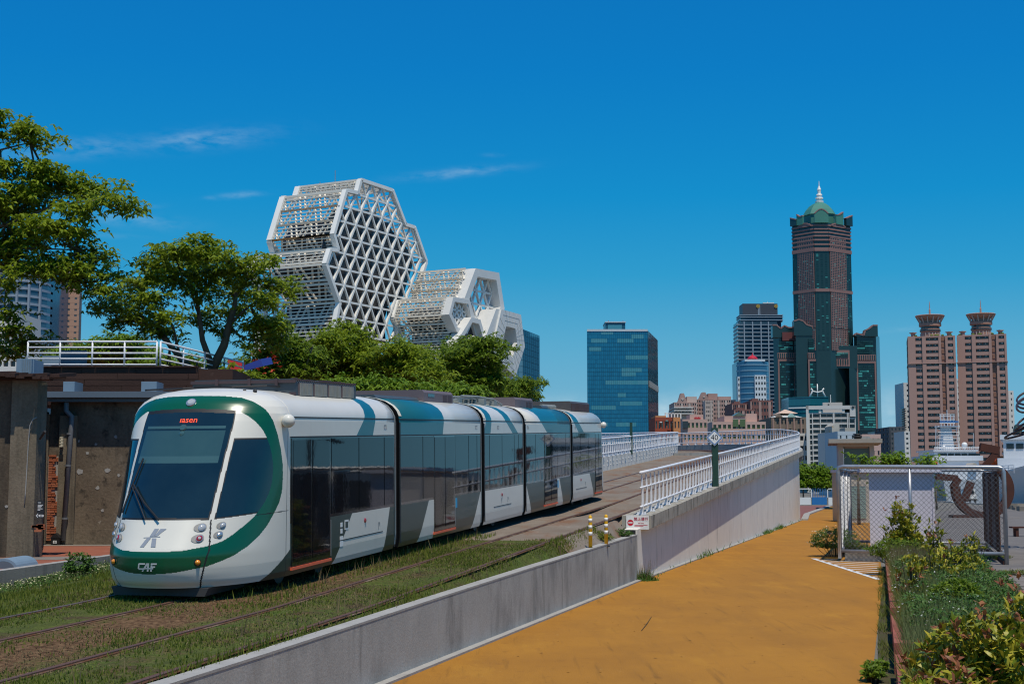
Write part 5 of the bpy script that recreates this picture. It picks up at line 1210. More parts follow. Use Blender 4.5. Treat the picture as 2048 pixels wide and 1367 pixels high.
# --- blue-grey tower left of it, with dark crown and gold emblems
Y = 1950; x0, x1 = X_(1481, Y), X_(1560, Y); za = Z_(643, Y)
bt = thing('office_tower', 'blue-grey banded tower with gold emblems on its dark crown', 'building', ((x0 + x1) / 2, Y, 0))
bgd = gmat('blue_grey_glass', (.025, .065, .10), (.04, .09, .135), .1); bgs = mat('blue_grey_slab', (.24, .31, .38), rough=.6)
b = MB(); b.box(x0, x1, Y, Y + 40, 0, za); b.box(x1, X_(1570, Y), Y + 6, Y + 40, 0, Z_(640, Y)); part('wall', b, bgd, bt); nfl = 42
bands = MB(); 
for k in range(nfl): z = za * (k + .1) / nfl; bands.box(x0 - .8, x1 + .8, Y - 1.2, Y + 40, z, z + 1.1); bands.box(x0 - 2.2, x0 + 1.6, Y - 2, Y + 1, z, z + 1.6)
part('floor_slabs', bands, bgs, bt, kind='stuff')
for k, px in enumerate((1492, 1509, 1526, 1541)): b = MB(); b.box(X_(px, Y), X_(px + 2.2, Y), Y - 1.8, Y, 0, za); part('pier', b, bgs, bt)
b = MB(); xx0, xx1 = X_(1487, Y), X_(1572, Y); b.box(xx0, xx1, Y + 3, Y + 36, za, Z_(630, Y)); part('crown_base', b, bgd, bt); b = MB(); 
for py in (640, 634, 630): b.box(xx0 - 1, xx1 + 1, Y + 2, Y + 36, Z_(py, Y), Z_(py, Y) + 1.0)
part('crown_band', b, bgs, bt); b = MB(); b.box(X_(1492, Y), X_(1563, Y), Y + 5, Y + 34, Z_(630, Y), Z_(606, Y)); cr = part('crown', b, mat('dark_crown', (.05, .06, .08), rough=.5), bt)
for px in (1516, 1552):
    b = MB(); p = at_y(px, 612, Y + 4.7); b.tube([(p.x, Y + 4.9, p.z), (p.x, Y + 4.2, p.z)], 2.6, 16); part('emblem', b, mat('gold_emblem', (.55, .35, .08), rough=.4, metal=.4), bt); b = MB(); b.obox((p.x - 1.2, Y + 4.1, p.z - 1.3), (1.0, 0, 1.0), (0, -.2, 0), (1.3, 0, 1.4)); part('emblem_inset', b, cr.data.materials[0], bt)
for px in (1523, 1526): b = MB(); b.box(X_(px, Y), X_(px + 1.6, Y), Y + 4.6, Y + 5, Z_(628, Y), Z_(609, Y)); part('sign_strip', b, bgs, bt)
b = MB(); b.box(X_(1535, Y), X_(1558, Y), Y + 12, Y + 14, Z_(604, Y), Z_(602.5, Y)); b.tube([(X_(1545, Y), Y + 13, Z_(606, Y)), (X_(1545, Y), Y + 13, Z_(601, Y))], .5, 6); part('roof_crane', b, M['hexwhite'], bt)
# --- rounded blue and white block in front of it
Y = 1150; x0, x1 = X_(1481, Y), X_(1546, Y); z1 = Z_(722, Y); rb = thing('office_tower', 'rounded blue glass block with white window columns and red roof dome', 'building', ((x0 + x1) / 2, Y, 0))
gl = gmat('deep_blue_glass', (.02, .10, .20), (.03, .14, .26), .1); wh_m = mat('white_tile', (.62, .66, .68), (.56, .60, .63), .05, .6)
b = MB(); cx = (x0 + x1) / 2; rr = (x1 - x0) / 2; pts = [(x0, Y + 10, 0)] + [(cx - rr * .9 * math.cos(t), Y + 8 - 8 * math.sin(t), 0) for t in np.linspace(.1, math.pi - .1, 14)] + [(x1, Y + 10, 0), (x1, Y + 34, 0), (x0, Y + 34, 0)]; b.prism(pts, (0, 0, z1)); part('wall', b, gl, rb)
b = MB()
for k in range(22):
    z = z1 * (k + .3) / 22; b.prism([(p[0], p[1] - .35, z) for p in pts[:16]] + [(x1, Y + 12, z), (x0, Y + 12, z)], (0, 0, .9))
part('floor_slabs', b, mat('pale_blue_slab', (.16, .30, .40)), rb, kind='stuff')
for pxa, pxb, d, pyt in ((1481, 1489.5, 6, 752), (1512, 1535, -2.2, 750)):
    b = MB(); b.box(X_(pxa, Y), X_(pxb, Y), Y + d, Y + d + 6, 0, Z_(pyt, Y)); part('white_column', b, wh_m, rb)
    nc = 2 if pxb - pxa < 12 else 4; wg = MB(); cw = (X_(pxb, Y) - X_(pxa, Y)) / nc; H = Z_(pyt, Y)
    for f in range(20):
        for c in range(nc): wg.box(X_(pxa, Y) + c * cw + cw * .27, X_(pxa, Y) + c * cw + cw * .78, Y + d - .1, Y + d + .1, H * (f + .3) / 20, H * (f + .75) / 20)
    part('window_grid', wg, G_dark, rb, kind='stuff')
b = MB(); b.box(X_(1494, Y), X_(1535, Y), Y + 1, Y + 30, z1, Z_(718, Y)); part('roof_slab', b, wh_m, rb); b = MB(); c_ = at_y(1505, 718, Y + 10); b.lathe((c_.x, Y + 10, c_.z), [(4.2, 0), (3.9, 1.2), (2, 2.6), (.5, 3.4), (.3, 5)], 14); part('roof_dome', b, M['signred'], rb)
# --- pink apartment cluster with diamond gables
brickpink = mat('pink_brick', (.44, .30, .26), (.36, .235, .205), .05, .9); palepink = mat('pale_pink_tile', (.52, .43, .38), (.47, .39, .345), .05, .8); redbr = mat('red_brown_brick', (.23, .115, .10), (.19, .095, .085), .05, .9)
Y = 950
def apartment(label, px0, px1, pyt, Y, D, wm, nf, nc, gables=(), roofs=(), wf=.42, hf=.42, group=None, side=None, gl=None):
    t, x0, x1, z0, z1 = simple_block('apartment_block', label, px0, px1, pyt, Y, D, wm, gl or G_dark, nf, nc, wf + .1, hf + .08, side=side, maxp=300, rec=.5, group=group)
    pb_ = MB(); cw_ = (x1 - x0) / nc
    for c in range(0, nc + 1, 3): pb_.box(max(x0, x0 + c * cw_ - cw_ * .42), min(x1, x0 + c * cw_ + cw_ * .42), Y - .9, Y - .52, z0, z1 - 1)
    part('pale_pier', pb_, palepink if wm is not redbr else brickpink, t, kind='stuff')
    for pxa, pxb, py in gables:
        b = MB(); a, c = X_(pxa, Y), X_(pxb, Y); z = Z_(py, Y); h = z - z1; b.prism([(a, Y - .5, z1), (c, Y - .5, z1), (c - (c - a) * .12, Y - .5, z1 + h * .3), ((a + c) / 2 + 1, Y - .5, z), ((a + c) / 2 - 1, Y - .5, z), (a + (c - a) * .12, Y - .5, z1 + h * .3)], (0, 8, 0)); g_ = part('gable', b, brickpink, t)
        b = MB(); m_ = (a + c) / 2; r_ = h * .18; b.prism([(m_ - r_, Y - .8, z1 + h * .35), (m_, Y - .8, z1 + h * .35 - r_), (m_ + r_, Y - .8, z1 + h * .35), (m_, Y - .8, z1 + h * .35 + r_)], (0, .3, 0)); part('diamond_window', b, palepink, g_)
    for pxa, pxb, py, m in roofs: b = MB(); b.box(X_(pxa, Y), X_(pxb, Y), Y + 3, Y + 14, z1, Z_(py, Y)); part('roof_house', b, m, t)
    return t
apartment('pink brick apartment block, the left one with a pointed gable', 1350, 1396, 804, Y, 30, brickpink, 20, 9, ((1358, 1376, 786),), ((1377, 1397, 792, palepink),))
apartment('pink brick apartment block with pointed gable, right of its twin', 1394, 1464, 798, Y + 15, 30, brickpink, 21, 14, ((1400, 1420, 784),), ((1420, 1439, 786, brickpink), (1440, 1466, 792, brickpink)))
apartment('pale grey-pink apartment slab in front of the pink gables', 1412, 1428, 801, Y - 12, 12, palepink, 20, 4)
simple_block('apartment_block', 'dark blue-grey sliver of a building right of the pink gables', 1458, 1474, 799, Y + 70, 25, mat('dark_slate_wall', (.06, .08, .115)), G_dark, 18, 3, .5, .5)
# dark red brown blocks
for k, (a, c, pt, yy, lab) in enumerate(((1466, 1498, 806, 860, 'red-brown terraced apartment block left of the rounded blue tower'), (1503, 1548, 800, 850, 'dark red-brown apartment block below the rounded blue tower'), (1470, 1513, 818, 800, 'low red-brown apartment block with white roof edge'))):
    apartment(lab, a, c, pt, yy, 28, redbr, 13, 7, (), ((a + 6, a + 18, pt - 4, redbr),), .5, .4)
# peach school-like building
peach = mat('peach_tile', (.56, .38, .32), (.51, .345, .29), .06, .8, fine=.04); Gg = gmat('green_tinted_window', (.03, .05, .03), (.14, .20, .07), .15)
Y = 480
t, x0, x1, z0, z1 = simple_block('school_building', 'long peach tiled building with green tinted windows behind the viaduct', 1426, 1533, 843, Y, 26, peach, Gg, 7, 11, .62, .42, rec=.5)
b = MB(); b.box(X_(1452, Y), X_(1495, Y), Y + 1.5, Y + 18, z1, Z_(831, Y)); b.box(X_(1497, Y), X_(1519, Y), Y + 3, Y + 16, z1, Z_(826, Y)); part('roof_house', b, peach, t)
b = MB(); b.prism([(X_(1470, Y), Y + 1, Z_(831, Y)), (X_(1494, Y), Y + 1, Z_(831, Y)), (X_(1482, Y), Y + 1, Z_(823, Y))], (0, 8, 0)); part('skylight', b, mat('green_roof_glass', (.12, .16, .12), rough=.3), t)
for a, c in ((1467, 1478), (1481, 1492)): b = MB(); b.box(X_(a, Y), X_(c, Y), Y - .75, Y - .45, Z_(853, Y), Z_(838, Y)); w_ = part('tall_window', b, Gg, t); b = MB(); b.box(X_(a, Y) - .2, X_(c, Y) + .2, Y - .7, Y - .5, Z_(838, Y), Z_(837, Y)); part('lintel', b, palepink, t)
t, x0, x1, z0, z1 = simple_block('school_building', 'peach tiled building with painted ornament left of the speed sign', 1366, 1416, 838, Y - 25, 22, peach, Gg, 6, 6, .55, .42, rec=.5)
b = MB(); b.box(X_(1366, Y - 25), X_(1377, Y - 25), Y - 26.2, Y - 25.6, Z_(856, Y - 25), Z_(842, Y - 25)); part('tall_window', b, G_dark, t); b = MB(); b.box(X_(1382, Y - 25), X_(1409, Y - 25), Y - 24, Y - 15, z1, Z_(828, Y - 25)); part('roof_house', b, peach, t)
for k in range(5): b = MB(); b.box(X_(1391 + k * 2.6, Y - 25), X_(1393 + k * 2.6, Y - 25), Y - 24.3, Y - 24, Z_(837, Y - 25), Z_(834 - (k % 2), Y - 25)); part('ornament', b, M['signred'], t)
# white stepped house, red building
t, *_ = simple_block('apartment_block', 'pale terraced house with white roof slabs above the red building', 1350, 1385, 816, 560, 20, palepink, G_dark, 9, 5, .5, .4)
for py in (816, 822, 828): b = MB(); b.box(X_(1348, 560), X_(1387, 560), 557, 575, Z_(py, 560), Z_(py - 1.5, 560)); part('roof_slab', b, M['hexwhite'], t)
Y = 430; redw = mat('red_painted_wall', (.34, .085, .05), (.28, .07, .045), .1, .8); orw = mat('orange_painted_wall', (.60, .26, .11), (.55, .23, .10), .1, .8)
t, x0, x1, z0, z1 = simple_block('shop_building', 'red painted building at the foot of the blue glass block', 1311, 1352, 834, Y, 18, redw, gmat('small_window', (.02, .03, .03), (.10, .13, .12), .2), 5, 7, .5, .5, rec=.4)
for a, c in ((1312, 1333),): b = MB(); b.box(X_(a, Y), X_(c, Y), Y - .4, Y + 12, z1, Z_(831, Y)); part('roof_parapet', b, orw, t)
for k in range(6): b = MB(); p = rng.integers(1314, 1348); z = rng.integers(840, 862); b.box(X_(p, Y), X_(p + 5, Y), Y - .9, Y - .4, Z_(z + 2, Y), Z_(z, Y)); part('awning', b, (M['hexwhite'], mat('teal_awning', (.15, .35, .33)), redw)[k % 3], t)
t, *_ = simple_block('shop_building', 'orange painted building beside the red one', 1348, 1362, 834, Y - 3, 18, orw, G_dark, 5, 2, .4, .45, rec=.4)
b = MB(); fx0, fx1 = X_(1331, Y + 10), X_(1362, Y + 10)
for x in np.linspace(fx0, fx1, 6): b.box(x, x + .35, Y + 10, Y + 10.4, Z_(834, Y), Z_(826, Y + 10))
b.box(fx0, fx1, Y + 10, Y + 10.4, Z_(827, Y + 10), Z_(825.5, Y + 10)); solo('roof_pergola', b, M['hexwhite'], 'white roof pergola frame standing on the red building', 'pergola', loc=(fx0, Y + 10, Z_(834, Y)))
# grey-brown block with pyramid roof
Y = 520; gbm = mat('grey_brown_stone', (.25, .19, .145), (.21, .16, .125), .06, .85)
t, x0, x1, z0, z1 = simple_block('apartment_block', 'grey-brown apartment block with peach pyramid roof and pale gables', 1544, 1620, 834, Y, 26, gbm, G_dark, 8, 9, .5, .5, rec=.6)
def pyr(px0, px1, pyb, pyt, Y0, D, m, name='roof'):
    a, c = X_(px0, Y0), X_(px1, Y0); zb, zt2 = Z_(pyb, Y0), Z_(pyt, Y0); b = MB(); mx, my = (a + c) / 2, Y0 + D / 2; b.add([(a, Y0, zb), (c, Y0, zb), (c, Y0 + D, zb), (a, Y0 + D, zb), (mx, my, zt2)], [(0, 1, 4), (1, 2, 4), (2, 3, 4), (3, 0, 4)]); return part(name, b, m, t)
pyr(1549, 1608, 834, 822, Y - 1, 22, mat('pale_roof', (.50, .50, .47))); pyr(1561, 1599, 826, 816, Y + 3, 14, mat('peach_roof', (.62, .43, .31)))
for a, c, m in ((1553, 1567, gbm), (1577, 1594, mat('mint_roof', (.33, .50, .45)))):
    b = MB(); b.prism([(X_(a, Y), Y - 1.2, Z_(834, Y)), (X_(c, Y), Y - 1.2, Z_(834, Y)), (X_((a + c) / 2, Y), Y - 1.2, Z_(826, Y))], (0, 5, 0)); part('dormer', b, m, t)
for k in range(6): b = MB(); px = 1546 + k * 14; b.box(X_(px, Y), X_(px + 3.5, Y), Y - 1.1, Y + .1, 0, Z_(836, Y)); part('pier', b, mat('rose_pier', (.34, .21, .16)) if k == 0 else bpy.data.materials['rose_pier'], t)
# teal glass block with white roof arch
Y = 900; x0, x1 = X_(1584, Y), X_(1662, Y); z1 = Z_(793, Y); tg = thing('office_tower', 'teal glass block with white roof arch in front of the skyscraper', 'building', ((x0 + x1) / 2, Y, 0))
tl = gmat('teal_glass', (.008, .12, .16), (.012, .15, .20), .1); b = MB(); b.prism([(x0, Y + 6, 0), (x0 + 8, Y + 1, 0), ((x0 + x1) / 2, Y - 1, 0), (x1, Y + 2, 0), (x1, Y + 30, 0), (x0, Y + 30, 0)], (0, 0, z1)); part('wall', b, mat('teal_glass_wall', (.008, .115, .155), (.012, .135, .18), .05, .15, spec=.7), tg)
b = MB()
for k in range(12): z = z1 * (k + 1) / 12 - .5; b.prism([(x0 - .1, Y + 5.8, z), (x0 + 8, Y + .7, z), ((x0 + x1) / 2, Y - 1.3, z), (x1 + .1, Y + 1.7, z), (x1, Y + 9, z), (x0, Y + 9, z)], (0, 0, .35))
part('floor_lines', b, tl, tg, kind='stuff')
b = MB(); z = Z_(816, Y); b.prism([(x0 - .2, Y + 5.6, z), (x0 + 8, Y + .5, z), ((x0 + x1) / 2, Y - 1.5, z), (x1 + .2, Y + 1.5, z), (x1, Y + 9, z), (x0, Y + 9, z)], (0, 0, .8)); part('white_band', b, M['hexwhite'], tg)
ar = MB(); ca = X_(1643, Y)
for sgn in (-1, 1): ar.tube([(ca + sgn * 5.2, Y + 6, z1), (ca + sgn * 3.6, Y + 6, z1 + 3), (ca + sgn * 3.2, Y + 6, z1 + 4.8), (ca + sgn * 4.2, Y + 6, z1 + 5.6)], .5, 8)
ar.tube([(ca - 3.4, Y + 6, z1 + 4), (ca, Y + 6, z1 + 3.2), (ca + 3.4, Y + 6, z1 + 4)], .4, 8); ar.tube([(ca, Y + 6, z1), (ca, Y + 6, z1 + 8.5)], .35, 8); part('roof_arch', ar, M['hexwhite'], tg, True)
# --- white apartment block
Y = 400; wt_ = mat('white_apartment_wall', (.66, .63, .59), (.60, .575, .54), .08, .8, fine=.04, streak=[((.4, .37, .33), .5, .6, .75, .4, VS)]); greyw = mat('grey_apartment_wall', (.36, .33, .30), (.31, .29, .265), .1, .85)
x0, x1 = X_(1621, Y), X_(1711, Y); z1 = Z_(826, Y)
wa = thing('apartment_block', 'white-framed apartment block with dark windows and roof frame', 'building', ((x0 + x1) / 2, Y, 0))
b = MB(); b.box(x0, x1, Y, Y + 24, 0, z1); part('core', b, greyw, wa); nf = 15; fh = (z1 - 0) / nf
winm = MB().box(-.62, .62, -.06, .06, -.62, .62).mesh('window', G_dark)
fr = MB(); bays = [(1628, 1643), (1645, 1668), (1673, 1697), (1702, 1711)]
for pxa, pxb in bays:
    a, c = X_(pxa, Y), X_(pxb, Y); nw_ = max(1, round((c - a) / 1.45))
    for f in range(nf):
        for w in range(nw_): inst('window', winm, wa, (a + (c - a) * (w + .5) / nw_, Y - .04, f * fh + fh * .58))
for px in (1621, 1627.5, 1643, 1668.5, 1670, 1696, 1699, 1711): fr.box(X_(px, Y), X_(px + 1.8, Y), Y - .7, Y, 0, z1)
for f in range(nf + 1): fr.box(x0, x1, Y - .55, Y, f * fh - .16, f * fh + .16)
part('frame', fr, wt_, wa); b = MB()
for f in range(nf): b.box(X_(1628, Y), X_(1643, Y), Y - .5, Y - .02, f * fh + .16, f * fh + fh * .30); b.box(X_(1645, Y), X_(1668, Y), Y - .5, Y - .02, f * fh + .16, f * fh + fh * .30); b.box(X_(1673, Y), X_(1697, Y), Y - .5, Y - .02, f * fh + .16, f * fh + fh * .3)
part('balcony_fronts', b, greyw, wa); b = MB()
for f in range(nf): b.box(X_(1622, Y), X_(1627, Y), Y - .3, Y - .05, f * fh + fh * .25, f * fh + fh * .9)
part('dark_bay', b, G_dark, wa)
b = MB(); zr = Z_(811, Y); b.box(X_(1616, Y), X_(1621, Y), Y - 1, Y + .5, 0, zr); b.box(X_(1616, Y), X_(1713, Y), Y - 1, Y + .5, zr - 1.0, zr); b.box(X_(1702, Y), X_(1713, Y), Y - 1, Y + .5, z1 - 1, zr)
for px in (1641, 1687): b.box(X_(px, Y), X_(px + 5, Y), Y - .8, Y + .3, z1, zr)
part('roof_frame', b, wt_, wa); b = MB(); b.box(X_(1650, Y), X_(1689, Y), Y + 6, Y + 16, z1, Z_(802, Y)); rh = part('roof_house', b, mat('stone_roof_house', (.52, .48, .43)), wa)
b = MB(); b.box(X_(1660, Y), X_(1663, Y), Y + 5.8, Y + 6, Z_(808, Y), Z_(805, Y)); part('vent', b, G_dark, rh); b = MB(); b.tube([(X_(1666, Y), Y + 7, Z_(803, Y)), (X_(1666, Y), Y + 7, Z_(786, Y))], .1, 6); part('mast', b, M['hexwhite'], wa)
b = MB(); b.tube([(X_(1708, Y), Y - 1.05, Z_(814.5, Y)), (X_(1708, Y), Y - 1.2, Z_(814.5, Y))], .32, 14); part('round_vent', b, G_dark, wa)
wa.rotation_euler = (0, 0, -.2)
# small older buildings before it
Y = 250; lb_m = mat('light_blue_render', (.46, .52, .56), (.42, .48, .52), .15, .8); wea = mat('peeling_white_render', (.52, .49, .43), (.36, .33, .28), .25, .9, spots=[((.42, .28, .13), .8, .58, .7, .8)])
simple_block('house', 'light blue rendered house with small windows below the white apartments', 1677, 1713, 862, Y, 10, lb_m, G_dark, 6, 3, .25, .3, rec=.2)
b = MB(); b.prism([(X_(1672, Y + 8), Y + 11, 0), (X_(1690, Y + 8), Y + 11, 0), (X_(1689, Y + 8), Y + 11, Z_(844, Y + 8)), (X_(1681, Y + 8), Y + 11, Z_(844, Y + 8)), (X_(1674, Y + 8), Y + 11, Z_(850, Y + 8))], (0, 6, 0)); solo('house', b, wea, 'narrow peeling house gable above the light blue house', 'house', loc=(X_(1681, Y), Y + 11, 0))
simple_block('house', 'yellowed white house behind the light blue house', 1692, 1712, 855, Y + 25, 8, wea, G_dark, 6, 2, .35, .3, rec=.2)
simple_block('house', 'white stepped house with shadowed balconies left of the pavilion', 1656, 1671, 864, 330, 10, wt_, G_dark, 8, 2, .75, .5, rec=.6)
simple_block('house', 'pale multi-storey house between viaduct and white apartments', 1600, 1619, 866, 420, 14, wt_, G_dark, 6, 2, .7, .45, rec=.6)
b, c = 0, 0
simple_block('house', 'pink tiled house behind the pavilion roof', 1714, 1763, 868, 300, 12, peach, G_dark, 5, 5, .35, .35, rec=.3)
simple_block('apartment_block', 'white balconied block with dark bands right of the skyscraper', 1763, 1782, 864, 700, 18, wt_, G_dark, 14, 2, .82, .55, rec=1.0)
simple_block('apartment_block', 'green glass block sliver beside the skyscraper base', 1752, 1765, 862, 900, 18, mat('green_glass_wall', (.02, .11, .11), rough=.3), tl, 14, 3, .8, .6)
simple_block('apartment_block', 'dark grey apartment block left of the red towers', 1783, 1812, 853, 640, 26, mat('dark_grey_wall', (.10, .105, .115), (.08, .085, .095), .05, .8), G_dark, 13, 4, .4, .5, side=4)
simple_block('apartment_block', 'narrow white block at the foot of the left red tower', 1811, 1822, 862, 600, 16, wt_, G_dark, 12, 1, .4, .4)
# --- twin red-brown towers
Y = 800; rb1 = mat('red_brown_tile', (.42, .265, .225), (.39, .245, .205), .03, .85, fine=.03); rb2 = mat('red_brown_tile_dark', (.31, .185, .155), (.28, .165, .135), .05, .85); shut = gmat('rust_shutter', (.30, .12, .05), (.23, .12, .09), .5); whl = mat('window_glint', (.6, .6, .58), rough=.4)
twg = 'twin red-brown apartment towers'
def red_tower(px0, px1, pyt, label, first):
    x0, x1, z1 = X_(px0, Y), X_(px1, Y), Z_(pyt, Y); t = thing('apartment_tower', label, 'tower', ((x0 + x1) / 2, Y, 0), twg); Wd = x1 - x0; D = 28; nf = 24; fh = z1 / nf
    b = MB(); b.box(x0, x1, Y, Y + D, 0, z1); part('core', b, rb2, t); cs = [0, .155, .205, .345, .375, .66, .69, .735, .80, .845, .98]
    w = MB()
    for a, c, d in ((0, .16, 1.3), (.30, .38, 1.8), (.645, .70, 1.8), (.79, .84, 1.3), (.955, 1.0, 1.3)): w.box(x0 + a * Wd, x0 + c * Wd, Y - d, Y, 0, z1)
    part('pier', w, rb1, t); w = MB()
    for f in range(nf + 1):
        z = f * fh
        for a, c, d in ((.16, .30, 1.0), (.38, .645, 1.5), (.84, .955, 1.0)): w.box(x0 + a * Wd, x0 + c * Wd, Y - d, Y, max(0, z - fh * .26), min(z1, z + fh * .26))
    part('balcony_fronts', w, rb1, t)
    for nm, a, c, h, m in (('window', .18, .295, .5, G_dark), ('window', .40, .51, .5, G_dark), ('window', .53, .635, .5, G_dark), ('window', .85, .945, .5, G_dark), ('shutter', .71, .78, .62, shut)):
        me = MB().box(-(c - a) * Wd / 2, (c - a) * Wd / 2, -.1, .1, -fh * h / 2, fh * h / 2).mesh(nm, m)
        for f in range(nf): inst(nm, me, t, (x0 + (a + c) / 2 * Wd, Y - .15, f * fh + fh * .52))
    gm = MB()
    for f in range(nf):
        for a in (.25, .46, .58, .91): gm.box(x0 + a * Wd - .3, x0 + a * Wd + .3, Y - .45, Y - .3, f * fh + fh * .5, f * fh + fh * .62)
    part('balcony_lamps', gm, whl, t, kind='stuff')  # pale blocks painted in as glints on the windows
    w = MB(); me = MB().box(-.1, .1, -2, 2, -fh * .28, fh * .28).mesh('side_window', G_dark)
    for f in range(nf):
        for yy in (6, 14, 22): inst('side_window', me, t, (x0 - .05, Y + yy, f * fh + fh * .52))
    b = MB(); zb = z1 - fh * 4.4; b.box(x0 - .3, x1 + .3, Y - 2.0, Y + D, zb, zb + .5); part('string_course', b, rb1, t)
    # roof drum with saucer
    cx = x0 + Wd * .5; cy = Y + 12; sc_ = Wd / 25.
    b = MB(); b.lathe((cx, cy, z1), [(5.2, 0), (5.2, 3.4), (5.7, 3.6), (5.7, 5), (5.2, 5.2), (5.2, 6.6), (6.2, 6.8), (6.2, 8.4), (5.0, 8.6), (5.0, 10), (8.0, 12.2), (8.3, 12.8), (8.0, 13.1), (0.5, 13.0)], 24); part('roof_drum', b, mat('peach_drum', (.40, .215, .155), (.36, .195, .14), .2, .7) if first else bpy.data.materials['peach_drum'], t)
    b = MB(); b.lathe((cx, cy, z1), [(5.35, 3.9), (5.85, 3.9), (5.85, 4.6), (5.35, 4.6)], 24); b.lathe((cx, cy, z1), [(5.3, 5.6), (5.3, 6.4)], 24); part('drum_glazing', b, G_dark, t)
    w = MB()
    for k in range(14): a = math.pi * 2 * k / 14; w.beam((cx + 5.6 * math.cos(a), cy + 5.6 * math.sin(a), z1 + 8.4), (cx + 7.6 * math.cos(a), cy + 7.6 * math.sin(a), z1 + 12.0), .5)
    for k in range(18): a = math.pi * 2 * k / 18; w.tube([(cx + 5.3 * math.cos(a), cy + 5.3 * math.sin(a), z1 + .6), (cx + 5.3 * math.cos(a), cy + 5.3 * math.sin(a), z1 + 2.8)], .3, 6)
    part('drum_rib', w, palepink, t); b = MB(); b.lathe((cx, cy, z1 + 13), [(.55, 0), (.5, 3.5), (.25, 4), (.2, 7.0), (.05, 8.5)], 8); part('spire', b, rb1, t)
    for a in (.12, .88):
        b = MB(); b.lathe((x0 + a * Wd, Y + 2, z1), [(1.2, 0), (1.2, 1.6), (2.1, 2.2), (2.1, 2.5)], 4); part('corner_pavilion', b, rb1, t)
    for k in range(7): b = MB(); x = x0 + Wd * rng.uniform(.05, .95); b.lathe((x, Y + 1.5, z1), [(.5, 0), (.9, .5), (.4, 1.1)], 6); part('roof_plant', b, M['leaf2'], t)
    t.rotation_euler = (0, 0, -.25 if first else -.32)
    return t
red_tower(1825, 1917, 672, 'left one of the twin red-brown apartment towers with saucer roof drum', True); red_tower(1925, 2020, 669, 'right one of the twin red-brown apartment towers with saucer roof drum', False)
b = MB(); b.box(X_(1912, Y), X_(1922, Y), Y + 8, Y + 14, Z_(678, Y), Z_(671, Y)); solo('skybridge', b, M['hexwhite'], 'small white skybridge joining the roofs of the twin towers', 'bridge', loc=(X_(1917, Y), Y + 8, Z_(678, Y)))
simple_block('apartment_block', 'white tower seen in the gap between the twin red towers', 1907, 1928, 757, Y + 120, 20, wt_, G_dark, 18, 2, .3, .4); simple_block('apartment_block', 'white tower edge right of the twin red towers', 2005, 2033, 781, Y + 140, 20, wt_, G_dark, 17, 3, .25, .4)
t, x0, x1, z0, z1 = simple_block('apartment_block', 'white tower with dark balconies peeping out left of the red towers', 1812, 1830, 765, Y + 90, 20, wt_, G_dark, 20, 1, .3, .4)
b = MB()
for k in range(10): z = Z_(818 + k * 4.6, Y + 90); b.box(x0 - 1.2, x0 + .5, Y + 87, Y + 95, z, z + .5)
part('balcony_slab', b, G_dark, t)
# --- left edge: blue curved tower and tan hotel
Y = 470; tan = mat('tan_hotel_stone', (.44, .27, .20), (.40, .245, .18), .06, .85, fine=.03)
x0, x1 = X_(63, Y), X_(146, Y); zt3 = Z_(566, Y); ht = thing('hotel', 'tan stone hotel block with small square windows behind the left tree', 'hotel', ((x0 + x1) / 2, Y, 0))
b = MB(); xm = X_(91, Y); b.box(x0, xm, Y + 3, Y + 30, 0, Z_(580, Y)); b.box(xm, x1, Y, Y + 30, 0, zt3); facade(b, ht, (x0, Y + 3, 0), (1, 0, 0), (0, -1, 0), xm - x0, 0, Z_(588, Y), 34, 2, .36, .36, gmat('pale_window', (.05, .05, .055), (.5, .48, .42), .3), .4, gap_edge=.3); facade(b, ht, (xm, Y, 0), (1, 0, 0), (0, -1, 0), x1 - xm, 0, Z_(590, Y), 34, 4, .36, .36, bpy.data.materials['pale_window'], .4); part('wall', b, tan, ht)
b = MB(); b.prism([(xm - .6, Y - .5, zt3), (x1 + .3, Y - .5, zt3), (x1 - 1.6, Y + 8, Z_(520, Y)), (xm - .6, Y + 8, Z_(520, Y))], (0, 14, 0)); part('roof', b, mat('grey_mansard', (.33, .29, .26)), ht); b = MB(); b.box(x0, xm, Y + 2.6, Y + 3.0, Z_(588, Y), Z_(572, Y)); part('dark_frieze', b, mat('grey_frieze', (.16, .15, .15)), ht)
ht.rotation_euler = (0, 0, .27); b = MB(); b.box(X_(72, Y), X_(135, Y), Y + 8, Y + 20, Z_(521, Y), Z_(518, Y)); part('roof_edge', b, M['hexwhite'], ht)
Y = 440; x0, x1 = X_(-40, Y), X_(64, Y); z1 = Z_(520, Y); ct = thing('office_tower', 'curved blue-grey glass tower at the left edge behind the leaves', 'building', ((x0 + x1) / 2, Y, 0)); cg = gmat('steel_blue_glass', (.03, .075, .13), (.05, .11, .17), .1)
cx, rr = (x0 + x1) / 2, (x1 - x0) / 2; pts = [(cx - rr * math.cos(t), Y + 12 - 12 * math.sin(t), 0) for t in np.linspace(0, math.pi, 15)] + [(x1, Y + 30, 0), (x0, Y + 30, 0)]
b = MB(); b.prism(pts, (0, 0, z1)); part('wall', b, cg, ct); b = MB(); b2 = MB()
for k in range(30):
    z = z1 * (k + .2) / 30; b.prism([(p[0], p[1] - .5, z) for p in pts[:15]] + [(x1, Y + 14, z), (x0, Y + 14, z)], (0, 0, .8))
part('floor_slabs', b, mat('steel_blue_slab', (.24, .29, .35)), ct, kind='stuff')
for t_ in np.linspace(.5, 2.6, 6): b = MB(); px_, py_ = cx - rr * math.cos(t_), Y + 12 - 12 * math.sin(t_); b.box(px_ - .3, px_ + .3, py_ - 1.0, py_, 0, z1); part('mullion', b, bpy.data.materials['steel_blue_slab'], ct)
simple_block('apartment_block', 'white building with balconies low at the left edge behind the tree', -30, 27, 625, 300, 14, wt_, G_dark, 16, 4, .7, .5, rec=.8)
